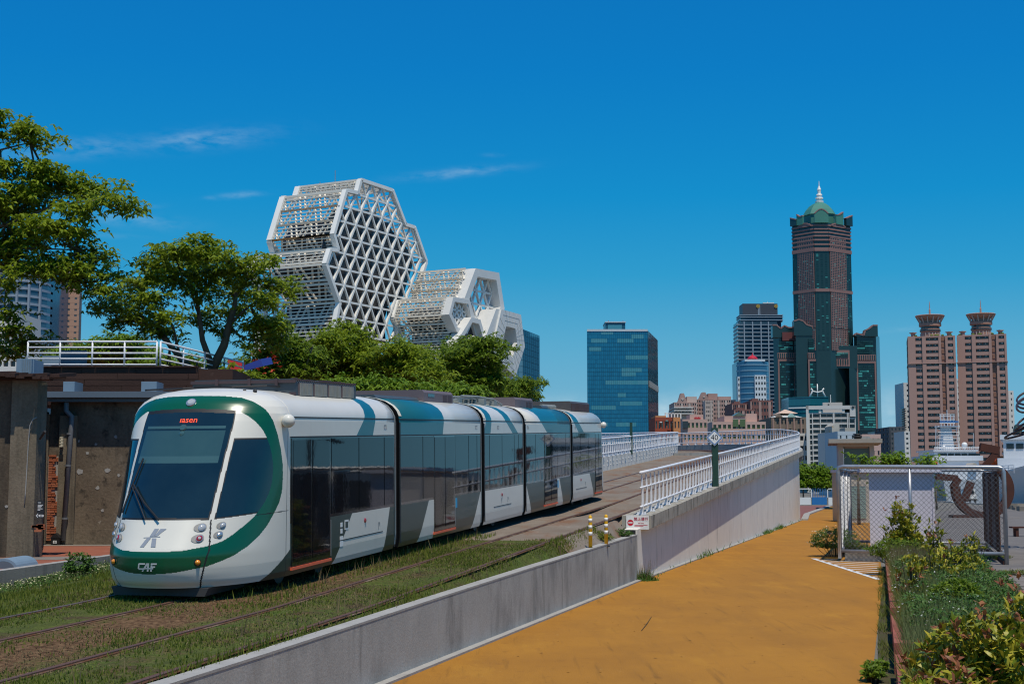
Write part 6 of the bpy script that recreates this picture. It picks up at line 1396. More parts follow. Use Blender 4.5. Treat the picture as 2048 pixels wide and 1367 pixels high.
# ------------------------------------------------------------------ white hexagon building
HY = 28 * math.pi / 180; UU = Vector((math.sin(HY), math.cos(HY), 0)); VV = Vector((-math.cos(HY), math.sin(HY), 0)); ZZ = Vector((0, 0, 1))
Q0 = at_y(689.6, 381, 330); Q0.z = 0
hexb = thing('concert_hall', 'white hexagon lattice and louvre building above the trees', 'building', Q0)
def on_plane(px, py, v=0.):
    d = ray(px, py); base = Q0 + VV * v; n = VV; t = (base - Vector((0, 0, HZ))).dot(n) / d.dot(n); P = Vector((0, 0, HZ)) + d * t; return ((P - base).dot(UU), P.z)
def wp(u, z, v=0.): return Q0 + UU * u + VV * v + ZZ * z
def pip(u, z, poly): return bool(inpoly(np.array([u]), np.array([z]), poly)[0])
bcount = {'lattice_beam': 0}; rest = MB()
def beam_(a, b, w, h, m=None, name='lattice_beam', up=None):
    if bcount.get(name, 0) < 295: beam_part(name, m or M['hexwhite'], hexb, a, b, w, h, up or (0, 0, 1)); bcount[name] = bcount.get(name, 0) + 1
    else: rest.beam(a, b, w, h, up or (0, 0, 1))
pxo = [(719, 360), (782, 381), (808, 449), (826, 454.6), (850, 523), (826.6, 599), (801.5, 601), (789.7, 635), (795, 690), (730, 690), (662, 690), (668.6, 645.5), (676.5, 604.7), (648.8, 528), (658, 499), (674, 500.6), (664.6, 469), (689.6, 381), (712, 386)]
poly = [on_plane(*p) for p in pxo]
# lattice: horizontals through nodes, two diagonals
hrow = (on_plane(664.6, 469)[1] - on_plane(690, 381)[1]) / -3.0 * 1.0
zr0 = on_plane(689.6, 381)[1]
duc = abs(on_plane(712, 392)[0] - on_plane(690, 384)[0]) * 0.985
rows = range(-13, 4)
zrow = lambda r: zr0 + r * hrow
u00 = on_plane(689.6, 381)[0]
for r in rows:
    z = zrow(r)
    # horizontal beam clipped to the polygon
    us = np.linspace(-40, 60, 1001); ins = inpoly(us, np.full_like(us, z + .01), poly)
    if ins.any():
        idx = np.where(ins)[0]; segs = np.split(idx, np.where(np.diff(idx) > 1)[0] + 1)
        for sgm in segs:
            if len(sgm) > 10: beam_(wp(us[sgm[0]], z), wp(us[sgm[-1]], z), .45, .46)
for r in rows:
    for c in range(-12, 20):
        u = u00 + (c + (.5 if r % 2 else 0)) * duc; z = zrow(r)
        for du in (-.5, .5):
            a = (u, z); b_ = (u + du * duc, z - hrow); mid = ((a[0] + b_[0]) / 2, (a[1] + b_[1]) / 2); q1 = (a[0] * .75 + b_[0] * .25, a[1] * .75 + b_[1] * .25); q2 = (a[0] * .25 + b_[0] * .75, a[1] * .25 + b_[1] * .75)
            i_ = [pip(*q, poly) for q in (q1, mid, q2)]
            if all(i_): beam_(wp(*a), wp(*b_), .36 if du > 0 else .5, .6 if du < 0 else .45, up=VV)
# outline frame
for i in range(len(poly)):
    a, b_ = poly[i], poly[(i + 1) % len(poly)]; beam_part('edge_beam', M['hexwhite'], hexb, wp(*a, -.1), wp(*b_, -.1), .85, 1.2, VV)
# dark glazing behind, with open top
gp = [on_plane(*p) for p in ((668, 470), (684, 415), (760, 418), (812, 470), (835, 500), (842, 530), (822, 595), (795, 605), (786, 640), (790, 690), (665, 690), (672, 645), (681, 604), (653, 528), (662, 505))]
b = MB(); b.prism([wp(u, z, 2.6) for u, z in gp], VV * .3); part('glazing', b, M['hexdark'], hexb)
for k in range(7): b = MB(); u0 = on_plane(700, 500)[0] + k * 5; z = zrow(-3 - k) - 1; b.obox(wp(u0, z, 2.3), UU * 3, VV * .2, ZZ * 2.2); part('plant_unit', b, M['hexdark'], hexb)
# louvred facade: profile of the left side extruded along VV
LOU = 18.0
left = [(719, 360), (712, 386), (689.6, 381), (664.6, 469), (674, 500.6), (658, 499), (648.8, 528), (676.5, 604.7), (668.6, 645.5), (662, 705)]
lp_ = [on_plane(*p) for p in left]
nl = 0
def louvre_face(p0, p1, v0, v1, step, w=.24, skip_top=False, mtl=None, frames=True, tr_n=3, dark=False):
    global nl
    du, dz = p1[0] - p0[0], p1[1] - p0[1]; L = math.hypot(du, dz); n = max(1, int(round(L / step)))
    for k in range(n + 1):
        t = k / n; u, z = p0[0] + du * t, p0[1] + dz * t
        thick = .5 if (k % 4 == 0) else w
        beam_part('louvre', mtl or M['hexlouvre'], hexb, wp(u, z, v0), wp(u, z, v1), thick, .18 if k % 4 else .38, VV.cross(Vector((0, 0, 1))))
    # inclined truss behind the bars
    for c in range(tr_n):
        va, vb = v0 + (v1 - v0) * c / tr_n, v0 + (v1 - v0) * (c + 1) / tr_n; vm = (va + vb) / 2; s_ = .9
        a0 = wp(p0[0] + .9, p0[1], vm); a1 = wp(p1[0] + .9, p1[1], va); a2 = wp(p1[0] + .9, p1[1], vb)
        if c % 2: a0, a1, a2 = wp(p1[0] + .9, p1[1], vm), wp(p0[0] + .9, p0[1], va), wp(p0[0] + .9, p0[1], vb)
        beam_part('truss_member', M['hexlouvre'], hexb, a0, a1, .45, .45); beam_part('truss_member', M['hexlouvre'], hexb, a0, a2, .45, .45)
segs_ = [(0, 1), (2, 3), (3, 4), (5, 6), (6, 7), (7, 8), (8, 9)]
for i, j in segs_:
    p0, p1 = lp_[i], lp_[j]
    v1 = LOU if i < 5 else LOU + 3.5
    big = abs(p1[1] - p0[1]) > 5
    if big:   # split into storeys so each gets its own row of truss triangles
        ns = max(1, round(abs(p1[1] - p0[1]) / 3.6))
        for k in range(ns):
            a = (p0[0] + (p1[0] - p0[0]) * k / ns, p0[1] + (p1[1] - p0[1]) * k / ns); b_ = (p0[0] + (p1[0] - p0[0]) * (k + 1) / ns, p0[1] + (p1[1] - p0[1]) * (k + 1) / ns); louvre_face(a, b_, .6, v1, .92, tr_n=6)
    else: louvre_face(p0, p1, .6, v1, .8, tr_n=6)
    beam_part('end_frame', M['hexwhite'], hexb, wp(*p0, v1), wp(*p1, v1), 1.0, 1.5, VV)
for p, q_, v in ((1, 2, LOU), (4, 5, LOU)): beam_part('end_frame', M['hexwhite'], hexb, wp(*lp_[p], v), wp(*lp_[q_], v), 1.0, 1.2, VV)
# inner dark volume behind the louvres (lower storeys) and back frame
gv = [on_plane(*p) for p in ((690, 430), (672, 469), (682, 500), (658, 528), (684, 604), (675, 700), (780, 700), (780, 600), (820, 520), (790, 440))]
b = MB(); b.prism([wp(u + 2.2, z, 3.2) for u, z in gv], VV * (LOU - 3.6)); part('inner_core', b, M['hexdark'], hexb)
topu = [on_plane(719, 360), on_plane(782, 381)]
for k in range(9):
    u = topu[0][0] + (topu[1][0] - topu[0][0]) * k / 8; beam_part('roof_beam', M['hexlouvre'], hexb, wp(u, topu[0][1], .5), wp(u, topu[0][1], LOU), .4, .4)
for c in range(7): v = LOU * c / 6; beam_part('roof_beam', M['hexlouvre'], hexb, wp(topu[0][0], topu[0][1] - .2, v), wp(topu[1][0], topu[0][1] - .2, v), .4, .4)
rp = [on_plane(p[0], p[1]) for p in ((782, 381), (808, 449), (826, 455), (850, 523))]
for (p0, p1) in zip(rp[:-1], rp[1:]): 
    if p0[1] - p1[1] > 4: louvre_face(p0, p1, .6, LOU, 1.3, tr_n=2)
b = MB(); b.tube([wp(topu[0][0] + 2, topu[0][1], 8.5), wp(topu[0][0] + 2, topu[0][1] + 3.6, 8.5)], .1, 6); b.tube([wp(topu[0][0] + 2, topu[0][1], 13), wp(topu[0][0] + 2, topu[0][1] + 1.2, 13)], .12, 6); part('antenna', b, M['galv'], hexb)
if rest.v: part('lattice_beam_rest', rest, M['hexwhite'], hexb, kind='stuff')
# --- second, lower block of hexagon tubes in front
V2 = -15.0
def p2(px, py, v=V2): return on_plane(px, py, v)
up_l = [p2(943, 537), p2(921, 596)]
def seg_face(a, b_, v0, v1, ns, step=.85, tr=5):
    for k in range(ns):
        q0 = (a[0] + (b_[0] - a[0]) * k / ns, a[1] + (b_[1] - a[1]) * k / ns); q1 = (a[0] + (b_[0] - a[0]) * (k + 1) / ns, a[1] + (b_[1] - a[1]) * (k + 1) / ns); louvre_face(q0, q1, v0, v1, step, tr_n=tr)
seg_face(p2(938, 537), p2(917, 597), V2 + 1, V2 + 15, 3)
fl = [p2(897, 594), p2(888, 629), p2(904, 664), p2(893, 697)]
for a, b_ in zip(fl[:-1], fl[1:]): seg_face(a, b_, V2 + .5, V2 + 14.6, 2, .85, 5)
for a, b_ in zip(fl[:-1], fl[1:]): beam_part('end_frame', M['hexwhite'], hexb, wp(*a, V2 + 14.8), wp(*b_, V2 + 14.8), .8, 1.2, VV)
b = MB(); b.prism([wp(u + 2.5, z, V2 + 2) for u, z in (p2(905, 612), p2(895, 629), p2(908, 664), p2(900, 700), p2(960, 700), p2(960, 640), p2(930, 605))], VV * 11.5); part('inner_core', b, M['hexdark'], hexb)
def ring(pts, wid, dep, v, name, m=None, skip=()):
    """thick hexagon frame: outer polygon minus the same polygon shrunk by wid (metres)"""
    n = len(pts); cu, cz = sum(p[0] for p in pts) / n, sum(p[1] for p in pts) / n; ins = []
    for i in range(n):
        p = Vector(pts[i]); e1 = (Vector(pts[(i + 1) % n]) - p).normalized(); e0 = (p - Vector(pts[i - 1])).normalized()
        n1 = Vector((-e1.y, e1.x)); n0 = Vector((-e0.y, e0.x))
        if n1.dot(Vector((cu, cz)) - p) < 0: n1 = -n1
        if n0.dot(Vector((cu, cz)) - p) < 0: n0 = -n0
        bis = (n0 + n1).normalized(); ins.append(p + bis * (wid / max(.45, bis.dot(n1))))
    for i in range(n):
        if i in skip: continue
        j = (i + 1) % n; b = MB(); b.prism([wp(*pts[i], v), wp(*pts[j], v), wp(ins[j].x, ins[j].y, v), wp(ins[i].x, ins[i].y, v)], VV * dep); part(name, b, m or M['hexpanel'], hexb)
    return [(p.x, p.y) for p in ins]
A6 = [p2(943, 537), p2(990, 546), p2(1001, 617), p2(984, 673), p2(944, 673), p2(921, 596)]
insA = ring(A6, 2.0, 4.0, V2 - 1.2, 'frame_panel')
B6 = [p2(897, 594), p2(930, 600), p2(938, 640), p2(925, 668), p2(904, 664), p2(888, 629)]
insB = ring(B6, 1.1, 2.5, V2 - 1.4, 'frame_panel')
C6 = [p2(925, 635), p2(943, 640), p2(960, 700), p2(945, 720), p2(885, 720), p2(887, 697)]
insC = ring(C6, 1.2, 3.0, V2 - 2.6, 'frame_panel')
def small_lattice(ins, v, hr, dc):
    us, zs = [p[0] for p in ins], [p[1] for p in ins]
    z = max(zs); r = 0
    while z > min(zs):
        u = np.linspace(min(us), max(us), 200); i_ = inpoly(u, np.full_like(u, z - .02), ins)
        if i_.any(): k = np.where(i_)[0]; beam_part('lattice_beam', M['hexwhite'], hexb, wp(u[k[0]], z, v), wp(u[k[-1]], z, v), .5, .5)
        c = math.floor(min(us) / dc) - 1
        while c * dc < max(us) + dc:
            uu = (c + (.5 if r % 2 else 0)) * dc
            for du in (-.5, .5):
                a, b_ = (uu, z), (uu + du * dc, z - hr); m_ = ((a[0] + b_[0]) / 2, (a[1] + b_[1]) / 2)
                if pip(*m_, ins): beam_part('lattice_beam', M['hexwhite'], hexb, wp(*a, v), wp(*b_, v), .45, .6, VV)
            c += 1
        z -= hr; r += 1
small_lattice(insA, V2 + 1.0, 3.4, 4.0); small_lattice(insB, V2, 1.9, 2.3)
# bars seen through the upper hexagon
for k in range(16): u0 = min(p[0] for p in insA); u1 = max(p[0] for p in insA); z = insA[0][1] - .5 - k * .8; beam_part('louvre', M['hexlouvre'], hexb, wp(u0, z, V2 + 14), wp(u1, z, V2 + 14), .25, .25)
b = MB(); b.prism([wp(u, z, V2 + 5) for u, z in (p2(948, 640), p2(985, 640), p2(980, 672), p2(948, 672))], VV * .4); part('glazing', b, M['hexdark'], hexb)
b = MB(); b.prism([wp(u, z, V2 - .5) for u, z in insC], VV * .3); part('glazing', b, M['hexdark'], hexb)
b = MB(); b.prism([wp(u, z, V2 - 3) for u, z in (p2(912, 688), p2(928, 672), p2(932, 690), p2(915, 700))], VV * 1.5); part('white_fin', b, M['hexpanel'], hexb)
# solid white clad tube end with hexagonal opening
V3 = V2 - 4.0
def p3(px, py): return on_plane(px, py, V3)
E6 = [p3(1003, 618), p3(1042, 629), p3(1049.8, 693), p3(1031, 753), p3(1012, 735), p3(985, 700)]
insE = ring(E6, 4.0, 9.0, V3, 'clad_panel')
b = MB(); b.prism([wp(u, z, V3 + 5) for u, z in insE], VV * .4); part('recess_wall', b, M['hexpanel'], hexb)
jb = MB()
for i in range(6):
    j = (i + 1) % 6
    for t in (.33, .66): 
        pa = (E6[i][0] * (1 - t) + insE[i][0] * t, E6[i][1] * (1 - t) + insE[i][1] * t); pb = (E6[j][0] * (1 - t) + insE[j][0] * t, E6[j][1] * (1 - t) + insE[j][1] * t); jb.beam(wp(*pa, V3 - .02), wp(*pb, V3 - .02), .10, .05, VV)
    for t in (.2, .4, .6, .8):
        pa = (E6[i][0] * (1 - t) + E6[j][0] * t, E6[i][1] * (1 - t) + E6[j][1] * t); pb = (insE[i][0] * (1 - t) + insE[j][0] * t, insE[i][1] * (1 - t) + insE[j][1] * t); jb.beam(wp(*pa, V3 - .02), wp(*pb, V3 - .02), .08, .05, VV)
part('panel_joints', jb, mat('grey_joint', (.40, .40, .39)), hexb, kind='stuff')
b = MB(); F6 = [p3(1003, 618), p3(996, 617), p3(973, 678), p3(985, 700)]; b.prism([wp(u, z, V3 + .5) for u, z in F6], VV * 8); part('frame_panel', b, M['hexpanel'], hexb)
# base volumes behind the trees
for pa, pb, v, d in ((640, 800, 1, LOU), (860, 1010, V2 + 1, 14)):
    b = MB(); u0, z0_ = on_plane(pa, 700, v); u1, _ = on_plane(pb, 700, v); b.prism([wp(u0, 0, v + 1), wp(u1, 0, v + 1), wp(u1, z0_, v + 1), wp(u0, z0_, v + 1)], VV * (d - 2)); part('base', b, M['hexdark'], hexb)
    for k in range(5): u = u0 + (u1 - u0) * k / 4; beam_part('column', M['hexwhite'], hexb, wp(u, 0, v - .3), wp(u + (-3 if k % 2 else 3), z0_, v - .3), 1, 1)
# ------------------------------------------------------------------ chain-link cage, shed, harbour side
FL, FR = Vector((11.54, 50.5, 0)), Vector((16.7, 48.5, 0)); DB = Vector((3.0, 11.0, 0)); BL, BR = FL + DB, FR + DB
HT = 3.26; ZB = .36
cg = thing('fence_cage', 'large open chain-link cage of galvanised pipes round the mauve shed', 'cage', FL)
Z = Vector((0, 0, 1)); rp_ = .06
def corner_pipe(a, b_, c, rad=.18):
    d1 = (a - b_).normalized(); d2 = (c - b_).normalized(); return [b_ + d1 * rad, b_ + d1 * rad * .3 + d2 * rad * .3 - (d1 + d2) * rad * .12, b_ + d2 * rad]
lf, rf = FL + Z * (HT + .05), FR + Z * HT
pts = [FL + Z * .1] + corner_pipe(FL, lf, rf) + corner_pipe(lf, rf, FR) + [FR + Z * -.02]
part('front_frame', MB().tube(pts, .075, 10), M['galv'], cg, True)
lb, rb_ = BL + Z * HT, BR + Z * HT
pts = [BL] + corner_pipe(BL, lb, rb_) + corner_pipe(lb, rb_, BR) + [BR]; part('back_frame', MB().tube(pts, rp_, 10), M['galv'], cg, True)
for a, b_ in ((FL + Z * ZB, FR + Z * ZB), (BL + Z * .25, BR + Z * .25), (FL + Z * ZB, BL + Z * .3), (FR + Z * ZB, BR + Z * .3), (FL + Z * (HT - .03), BL + Z * (HT - .02)), (FR + Z * (HT - .05), BR + Z * (HT - .02))): part('rail', MB().tube([a, b_], rp_, 10), M['galv'], cg, True)
mp = FL.lerp(FR, .44); part('centre_post', MB().tube([mp + Z * ZB, mp + Z * HT], rp_, 10), M['galv'], cg, True)
for t in (.33, .66): q_ = FL.lerp(BL, t); part('side_post', MB().tube([q_, q_ + Z * HT], .045, 8), M['galv'], cg, True)
def chain(name, A, B, z0, z1, pitch=.17, wm=None):
    u = (B - A); L = u.length; u.normalize(); H = z1 - z0; b = MB(); n = Vector((u.y, -u.x, 0)) * .004
    for sg_ in (1, -1):
        k = -int(H / pitch) - 1
        while k * pitch < L + H:
            x0 = k * pitch; s0, s1 = 0., H
            if sg_ > 0: a0, a1 = x0, x0 + H
            else: a0, a1 = x0, x0 - H
            # clip to 0..L
            def cut(a, c, lim_lo, lim_hi):
                t0, t1 = 0., 1.; d = c - a
                for lim, lo in ((lim_lo, True), (lim_hi, False)):
                    if d == 0: continue
                    t = (lim - a) / d
                    if (d > 0) == lo: t0 = max(t0, t)
                    else: t1 = min(t1, t)
                return t0, t1
            t0, t1 = cut(a0, a1, 0, L)
            if t1 > t0 + .01:
                p, q_ = A + u * (a0 + (a1 - a0) * t0) + Z * (z0 + H * t0), A + u * (a0 + (a1 - a0) * t1) + Z * (z0 + H * t1)
                b.beam(p + n * sg_, q_ + n * sg_, .011, .011)
            k += 1
    return part(name, b, wm or M['wire'], cg, kind='stuff')
chain('front_mesh', FL, FR, ZB, HT); chain('left_mesh', FL, BL, .3, HT, .13, M['galv']); chain('back_mesh', BL, BR, .25, HT, .2)
# rusty corrugated sheets leaning inside the right side
dn = (BR - FR).normalized(); nx_ = Vector((-dn.y, dn.x, 0))
for k in range(5):
    b = MB(); t0 = 1.2 + k * 1.9; n = 16; A = FR + dn * t0 + nx_ * .12; vs_ = []
    for i in range(n + 1):
        w = i / n * 1.78; off = .05 * math.sin(i * math.pi / 2); p = A + dn * w + nx_ * off; vs_ += [p + Z * (.33 + .02 * k), p + Z * (HT - .12)]
    b.add(vs_, [(2 * i, 2 * i + 2, 2 * i + 3, 2 * i + 1) for i in range(n)]); part('corrugated_sheet', b, M['rustpanel'] if k % 2 else mat('brown_corrugated', (.13, .05, .025), (.08, .04, .03), 1.2, .85, aniso=(1, 1, .3), spots=[((.25, .24, .23), 2.2, .6, .7, .6)]), cg)
b = MB(); b.beam(FR + Z * .05 + nx_ * .05, BR + Z * .05 + nx_ * .05, .12, .12); part('sole_plate', b, M['rust'], cg)
b = MB(); b.obox(FL + Vector((.2, .15, -.02)), (FR - FL) * .34, Vector((.25, .9, 0)), Z * .34); solo('plinth', b, M['conc'], 'concrete plinth under the left front of the chain-link cage', 'plinth')
# mauve shed
sx0, sx1 = at_y(1738.5, 1000, 57).x, at_y(1868, 1000, 57).x; sd = thing('shed', 'plain mauve-grey metal shed with flat roof inside the chain-link cage', 'shed', (sx0, 57, 0))
hz_ = at_y(1800, 944, 57).z
b = MB(); dx = .75; p = [(sx0, 57), (sx1, 57), (sx1 + dx, 60), (sx0 + dx, 60)]; b.prism([(x, y, 0) for x, y in p], (0, 0, hz_)); part('wall', b, M['mauve'], sd)
b = MB(); p = [(sx0 - .42, 56.72), (sx1 + .25, 56.72), (sx1 + 1.1, 60.5), (sx0 + .4, 60.5)]; b.prism([(x, y, hz_) for x, y in p], (0, 0, .25)); part('roof', b, M['mauve'], sd)
b = MB(); b.box(sx1 - .08, sx1 + .01, 56.96, 57.0, 0, hz_); part('corner_trim', b, M['mauve'], sd)
# green and cream kiosk behind the shed
Y = 100; kx0, kx1 = X_(1696, Y), X_(1745, Y); b = MB(); b.box(kx0, kx1, Y, Y + 5, 0, Z_(944, Y)); k_ = solo('kiosk', b, mat('cream_kiosk', (.50, .44, .37), (.46, .40, .34), .5, .8), 'small cream kiosk with mint shutter seen through the cage', 'kiosk', loc=(kx0, Y, 0))
b = MB(); b.box(kx0 + .05, kx1 - .5, Y - .06, Y - .01, .3, Z_(973, Y)); sh = b.mesh('shutter', mat('mint_shutter', (.28, .38, .33), (.25, .35, .30), 2, .6), Vector((kx0, Y, 0))); link('shutter', sh, k_)
b = MB()
for i in range(14): z = .45 + i * .17; b.box(kx0 + .05, kx1 - .5, Y - .08, Y - .06, z, z + .02)
link('shutter_slat', b.mesh('shutter_slat', M['galv'], Vector((kx0, Y, 0))), k_); b = MB(); b.box(kx0 - .1, kx1 + .1, Y - .2, Y + 5, Z_(944, Y), Z_(938, Y)); link('roof', b.mesh('roof', M['mauve'], Vector((kx0, Y, 0))), k_)
# pavilion with slab roof and green glass
Y = 150; a, c = X_(1678, Y), X_(1749, Y); pv = thing('pavilion', 'cream concrete pavilion with flat slab roof and green glass wall', 'pavilion', ((a + c) / 2, Y, 0)); cr_ = mat('cream_concrete', (.50, .455, .385), (.45, .41, .35), .4, .8); zr = Z_(886, Y)
b = MB(); b.box(a, X_(1689, Y), Y, Y + 9, 0, zr); b.box(X_(1740, Y), c, Y, Y + 9, 0, zr); b.box(X_(1689, Y), X_(1740, Y), Y, Y + 9, Z_(893, Y), zr); b.box(X_(1689, Y), X_(1740, Y), Y + .6, Y + 9, 0, .3); part('wall', b, cr_, pv)
b = MB(); b.box(X_(1690, Y), X_(1739, Y), Y + .8, Y + 1.0, 0, Z_(893, Y)); part('glass_wall', b, mat('green_grey_glass', (.10, .15, .13), (.13, .18, .16), .3, .15), pv)
b = MB(); b.box(X_(1660, Y), X_(1764, Y), Y - 1.5, Y + 10, zr, zr + .42); pv.rotation_euler = (0, 0, -.21); part('roof_slab', b, mat('weathered_slab', (.40, .36, .30), (.30, .28, .24), 1, .85), pv); b = MB(); b.box(X_(1692, Y), X_(1737, Y), Y + .2, Y + .4, Z_(896, Y), Z_(893, Y)); part('lintel', b, mat('brown_band', (.30, .21, .15)), pv)
b = MB(); p = at_y(1711, 884, Y + 1); b.lathe((p.x, p.y, zr + .42), [(.25, 0), (.45, .25), (.5, .4), (.3, .42), (.3, .46), (.52, .5), (.42, .62)], 12); part('roof_vent', b, M['black'], pv, True); b = MB(); b.prism([(X_(1719, Y), Y + 1, zr + .42), (X_(1745, Y), Y + 1, zr + .42), (X_(1741, Y), Y + 1, zr + .75), (X_(1728, Y), Y + 1, zr + .75)], (0, 3, 0)); part('roof_hatch', b, M['conc'], pv)
# white and blue low wall with frames
Y = 184; fw = thing('fence', 'low white wall with blue gate panel and white frames at the end of the path', 'fence', (X_(1604, Y), Y, 0)); zt4 = Z_(994, Y); zh = Z_(976, Y)
for px0, px1, m, z0_, z1_ in ((1596, 1622, 'signwhite', 0, zt4), (1622.4, 1653, 'blue', 0, zt4 + .03), (1653.4, 1700, 'signwhite', 0, zt4)): b = MB(); b.box(X_(px0, Y), X_(px1, Y), Y, Y + .2, z0_, z1_); part('wall_panel', b, M[m], fw)
for px0, px1 in ((1596, 1621.5), (1654, 1699)):
    b = MB()
    for px in (px0, px1): b.box(X_(px, Y), X_(px, Y) + .12, Y, Y + .12, 0, zh)
    b.box(X_(px0, Y), X_(px1, Y) + .12, Y, Y + .12, zh - .12, zh); part('frame', b, M['signwhite'], fw)
b = MB()
for k in range(9): x = X_(1624 + k * 3.4, Y); b.box(x, x + .05, Y + .05, Y + .1, zt4, zh)
part('gate_bar', b, M['blue'], fw)
# weathered steel ring sculpture with zigzag top
Yr = 115; rc = Vector((X_(1964, Yr), Yr, 0)); czr = Z_(978, Yr); Rr = (X_(2025, Yr) - X_(1964, Yr)); Rz_ = Z_(978, Yr) - Z_(1037, Yr)
sc_ = thing('sculpture', 'rusty steel ring sculpture with a zigzag arm on top', 'sculpture', (rc.x, Yr, 0)); b = MB(); vs_ = []; angs = np.linspace(R(52), R(-188), 46); n = len(angs)
for t in angs:
    for k_, dy in ((1, -.4), (1, .4), (.76, .4), (.76, -.4)): vs_.append((rc.x + Rr * k_ * math.cos(t), Yr + dy, czr + Rz_ * k_ * math.sin(t)))
b.add(vs_, [(i * 4 + (k + 1) % 4, i * 4 + k, (i + 1) * 4 + k, (i + 1) * 4 + (k + 1) % 4) for i in range(n - 1) for k in range(4)] + [(0, 1, 2, 3), (n * 4 - 1, n * 4 - 2, n * 4 - 3, n * 4 - 4)]); part('ring', b, M['rust'], sc_)
b = MB(); pz = [at_y(1968, 934, Yr), at_y(1994, 903, Yr), at_y(1960, 893, Yr)]
b.beam(pz[0], pz[1], .5, .35, (0, 1, 0)); b.beam(pz[1] + Vector((.15, 0, .1)), pz[2], .62, .4, (0, 1, 0)); part('zigzag_arm', b, M['rust'], sc_)
b = MB(); pz = [at_y(1872, 952, Yr), at_y(1915, 956, Yr), at_y(1905, 975, Yr), at_y(1915, 1000, Yr)]
b.beam(pz[0], pz[1], .5, .4, (0, 1, 0)); b.beam(pz[1] + Vector((.1, 0, 0)), pz[2], .5, .5, (0, 1, 0)); b.beam(at_y(1942, 963, Yr), at_y(1928, 1000, Yr), .6, .3, (0, 1, 0)); part('steel_arm', b, M['rust'], sc_); b = MB(); c_ = at_z(1944, 1036, 0); b.box(c_.x - .7, c_.x + .7, Yr - .6, Yr + .6, -.02, max(.2, czr - Rz_ + .15)); part('foot', b, M['rust'], sc_)
# dark ribbon coil sculpture at the right edge
Yc = 60; cl = MB(); pts = []; c0 = at_y(2062, 826, Yc)
for i in range(220):
    t = i / 219; a = t * 2 * math.pi * 9; r_ = .62 + .28 * math.sin(t * 9); pts.append((c0.x + r_ * math.cos(a) * .9 + .2 * math.sin(t * 17), Yc + 1.2 * math.sin(a + t * 4), c0.z + .75 - 1.5 * t + .34 * math.sin(a * 1.0 + 1)))
cl.tube(pts, .045, 6); cs = thing('sculpture', 'dark coiled ribbon sculpture at the right edge above the ship', 'sculpture', (c0.x, Yc, 0)); part('coil', cl, mat('dark_coil', (.04, .022, .02), rough=.5), cs, True)
b = MB(); b.tube([(c0.x + .3, Yc, 0), (c0.x + .3, Yc, c0.z + .4)], .12, 10); part('stem', b, M['rust'], cs)
# ---------------- ships
def hull_mesh(sections):   # list of (y-along, half width at deck, half width at water, z keel, z deck)
    b = MB(); n = len(sections); vs_ = []
    for s_, hd, hw, zk, zd in sections: vs_ += [(-hd, s_, zd), (-hw, s_, zk), (hw, s_, zk), (hd, s_, zd)]
    b.add(vs_, [(i * 4 + k, i * 4 + k + 1, i * 4 + k + 5, i * 4 + k + 4) for i in range(n - 1) for k in range(3)] + [(i * 4 + 3, i * 4, i * 4 + 4, i * 4 + 7) for i in range(n - 1)] + [(0, 3, 2, 1), (n * 4 - 4, n * 4 - 3, n * 4 - 2, n * 4 - 1)]); return b
def ship(label, loc, rot):
    t = thing('ship', label, 'ship', loc, 'white patrol ships in the harbour', rot=(0, 0, rot)); return t
def lpart(name, b, m, t, smooth=False, kind=None): return link(name, b.mesh(name, m, smooth=smooth), t, kind=kind)
# far ship, seen from astern above the cage
Ys = 262; cx = X_(1941, Ys); s1 = ship('white patrol ship with lattice mast and white radar dome behind the cage', (cx, Ys, -1.7), 0); hw = (X_(1995, Ys) - X_(1887, Ys)) / 2
zz = lambda py: Z_(py, Ys) + 1.7
lpart('hull', hull_mesh([(0, hw, hw * .85, -1, zz(958)), (10, hw, hw * .9, -1, zz(958)), (30, hw, hw * .9, -1, zz(956)), (45, hw * .7, hw * .4, -1, zz(950)), (58, .3, .1, -1, zz(944))]), mat('ship_hull_grey_white', (.50, .52, .55), (.46, .48, .51), .2, .4), s1)
b = MB(); b.box(-hw * .93, hw * .93, 2, 32, zz(958), zz(934)); b.box(-hw * .96, hw * .96, 4, 30, zz(934), zz(931)); lpart('deck_house', b, M['ship'], s1)
br = MB(); br.box(-hw * .86, hw * .86, 8, 20, zz(931), zz(919)); br.box(-hw, hw, 7.5, 20.5, zz(919), zz(909)); br.box(-hw * .80, hw * .80, 8.5, 19, zz(909), zz(900)); br.box(-hw * .86, hw * .86, 8, 19.5, zz(900), zz(897)); bo_ = lpart('bridge', br, M['ship'], s1)
for px in (1905, 1914.5, 1926, 1940, 1954, 1968, 1980):
    b = MB(); x = X_(px, Ys) - cx; b.box(x, x + .85 + (.25 if px > 1920 else 0), 8.4, 8.5, zz(909), zz(904)); lpart('window', b, M['shipglass'], bo_)
mm = MB(); mx = X_(1940, Ys) - cx
mm.prism([(mx - 1.2, 12, zz(897)), (mx + 1.1, 12, zz(897)), (mx + .7, 12.4, zz(848)), (mx - .75, 12.4, zz(848))], (0, 1.8, 0)); mm.box(mx - 2.1, mx + 2.1, 11.6, 14, zz(848), zz(846)); mo = lpart('mast', mm, M['ship'], s1)
b = MB(); b.box(mx - 1.8, mx + 1.8, 11.3, 11.6, zz(839), zz(836)); lpart('mast_platform', b, M['blue'], mo)
b = MB(); 
for dx in (-1.2, 1.2, -.6, .6): b.tube([(mx + dx, 12.5, zz(846)), (mx + dx * 1.1, 12.5, zz(822))], .09, 6)
for py in (840, 833, 826, 822): b.tube([(mx - 1.5, 12.5, zz(py)), (mx + 1.5, 12.5, zz(py))], .07, 6)
b.tube([(mx, 12.5, zz(846)), (mx, 12.5, zz(812))], .08, 6)
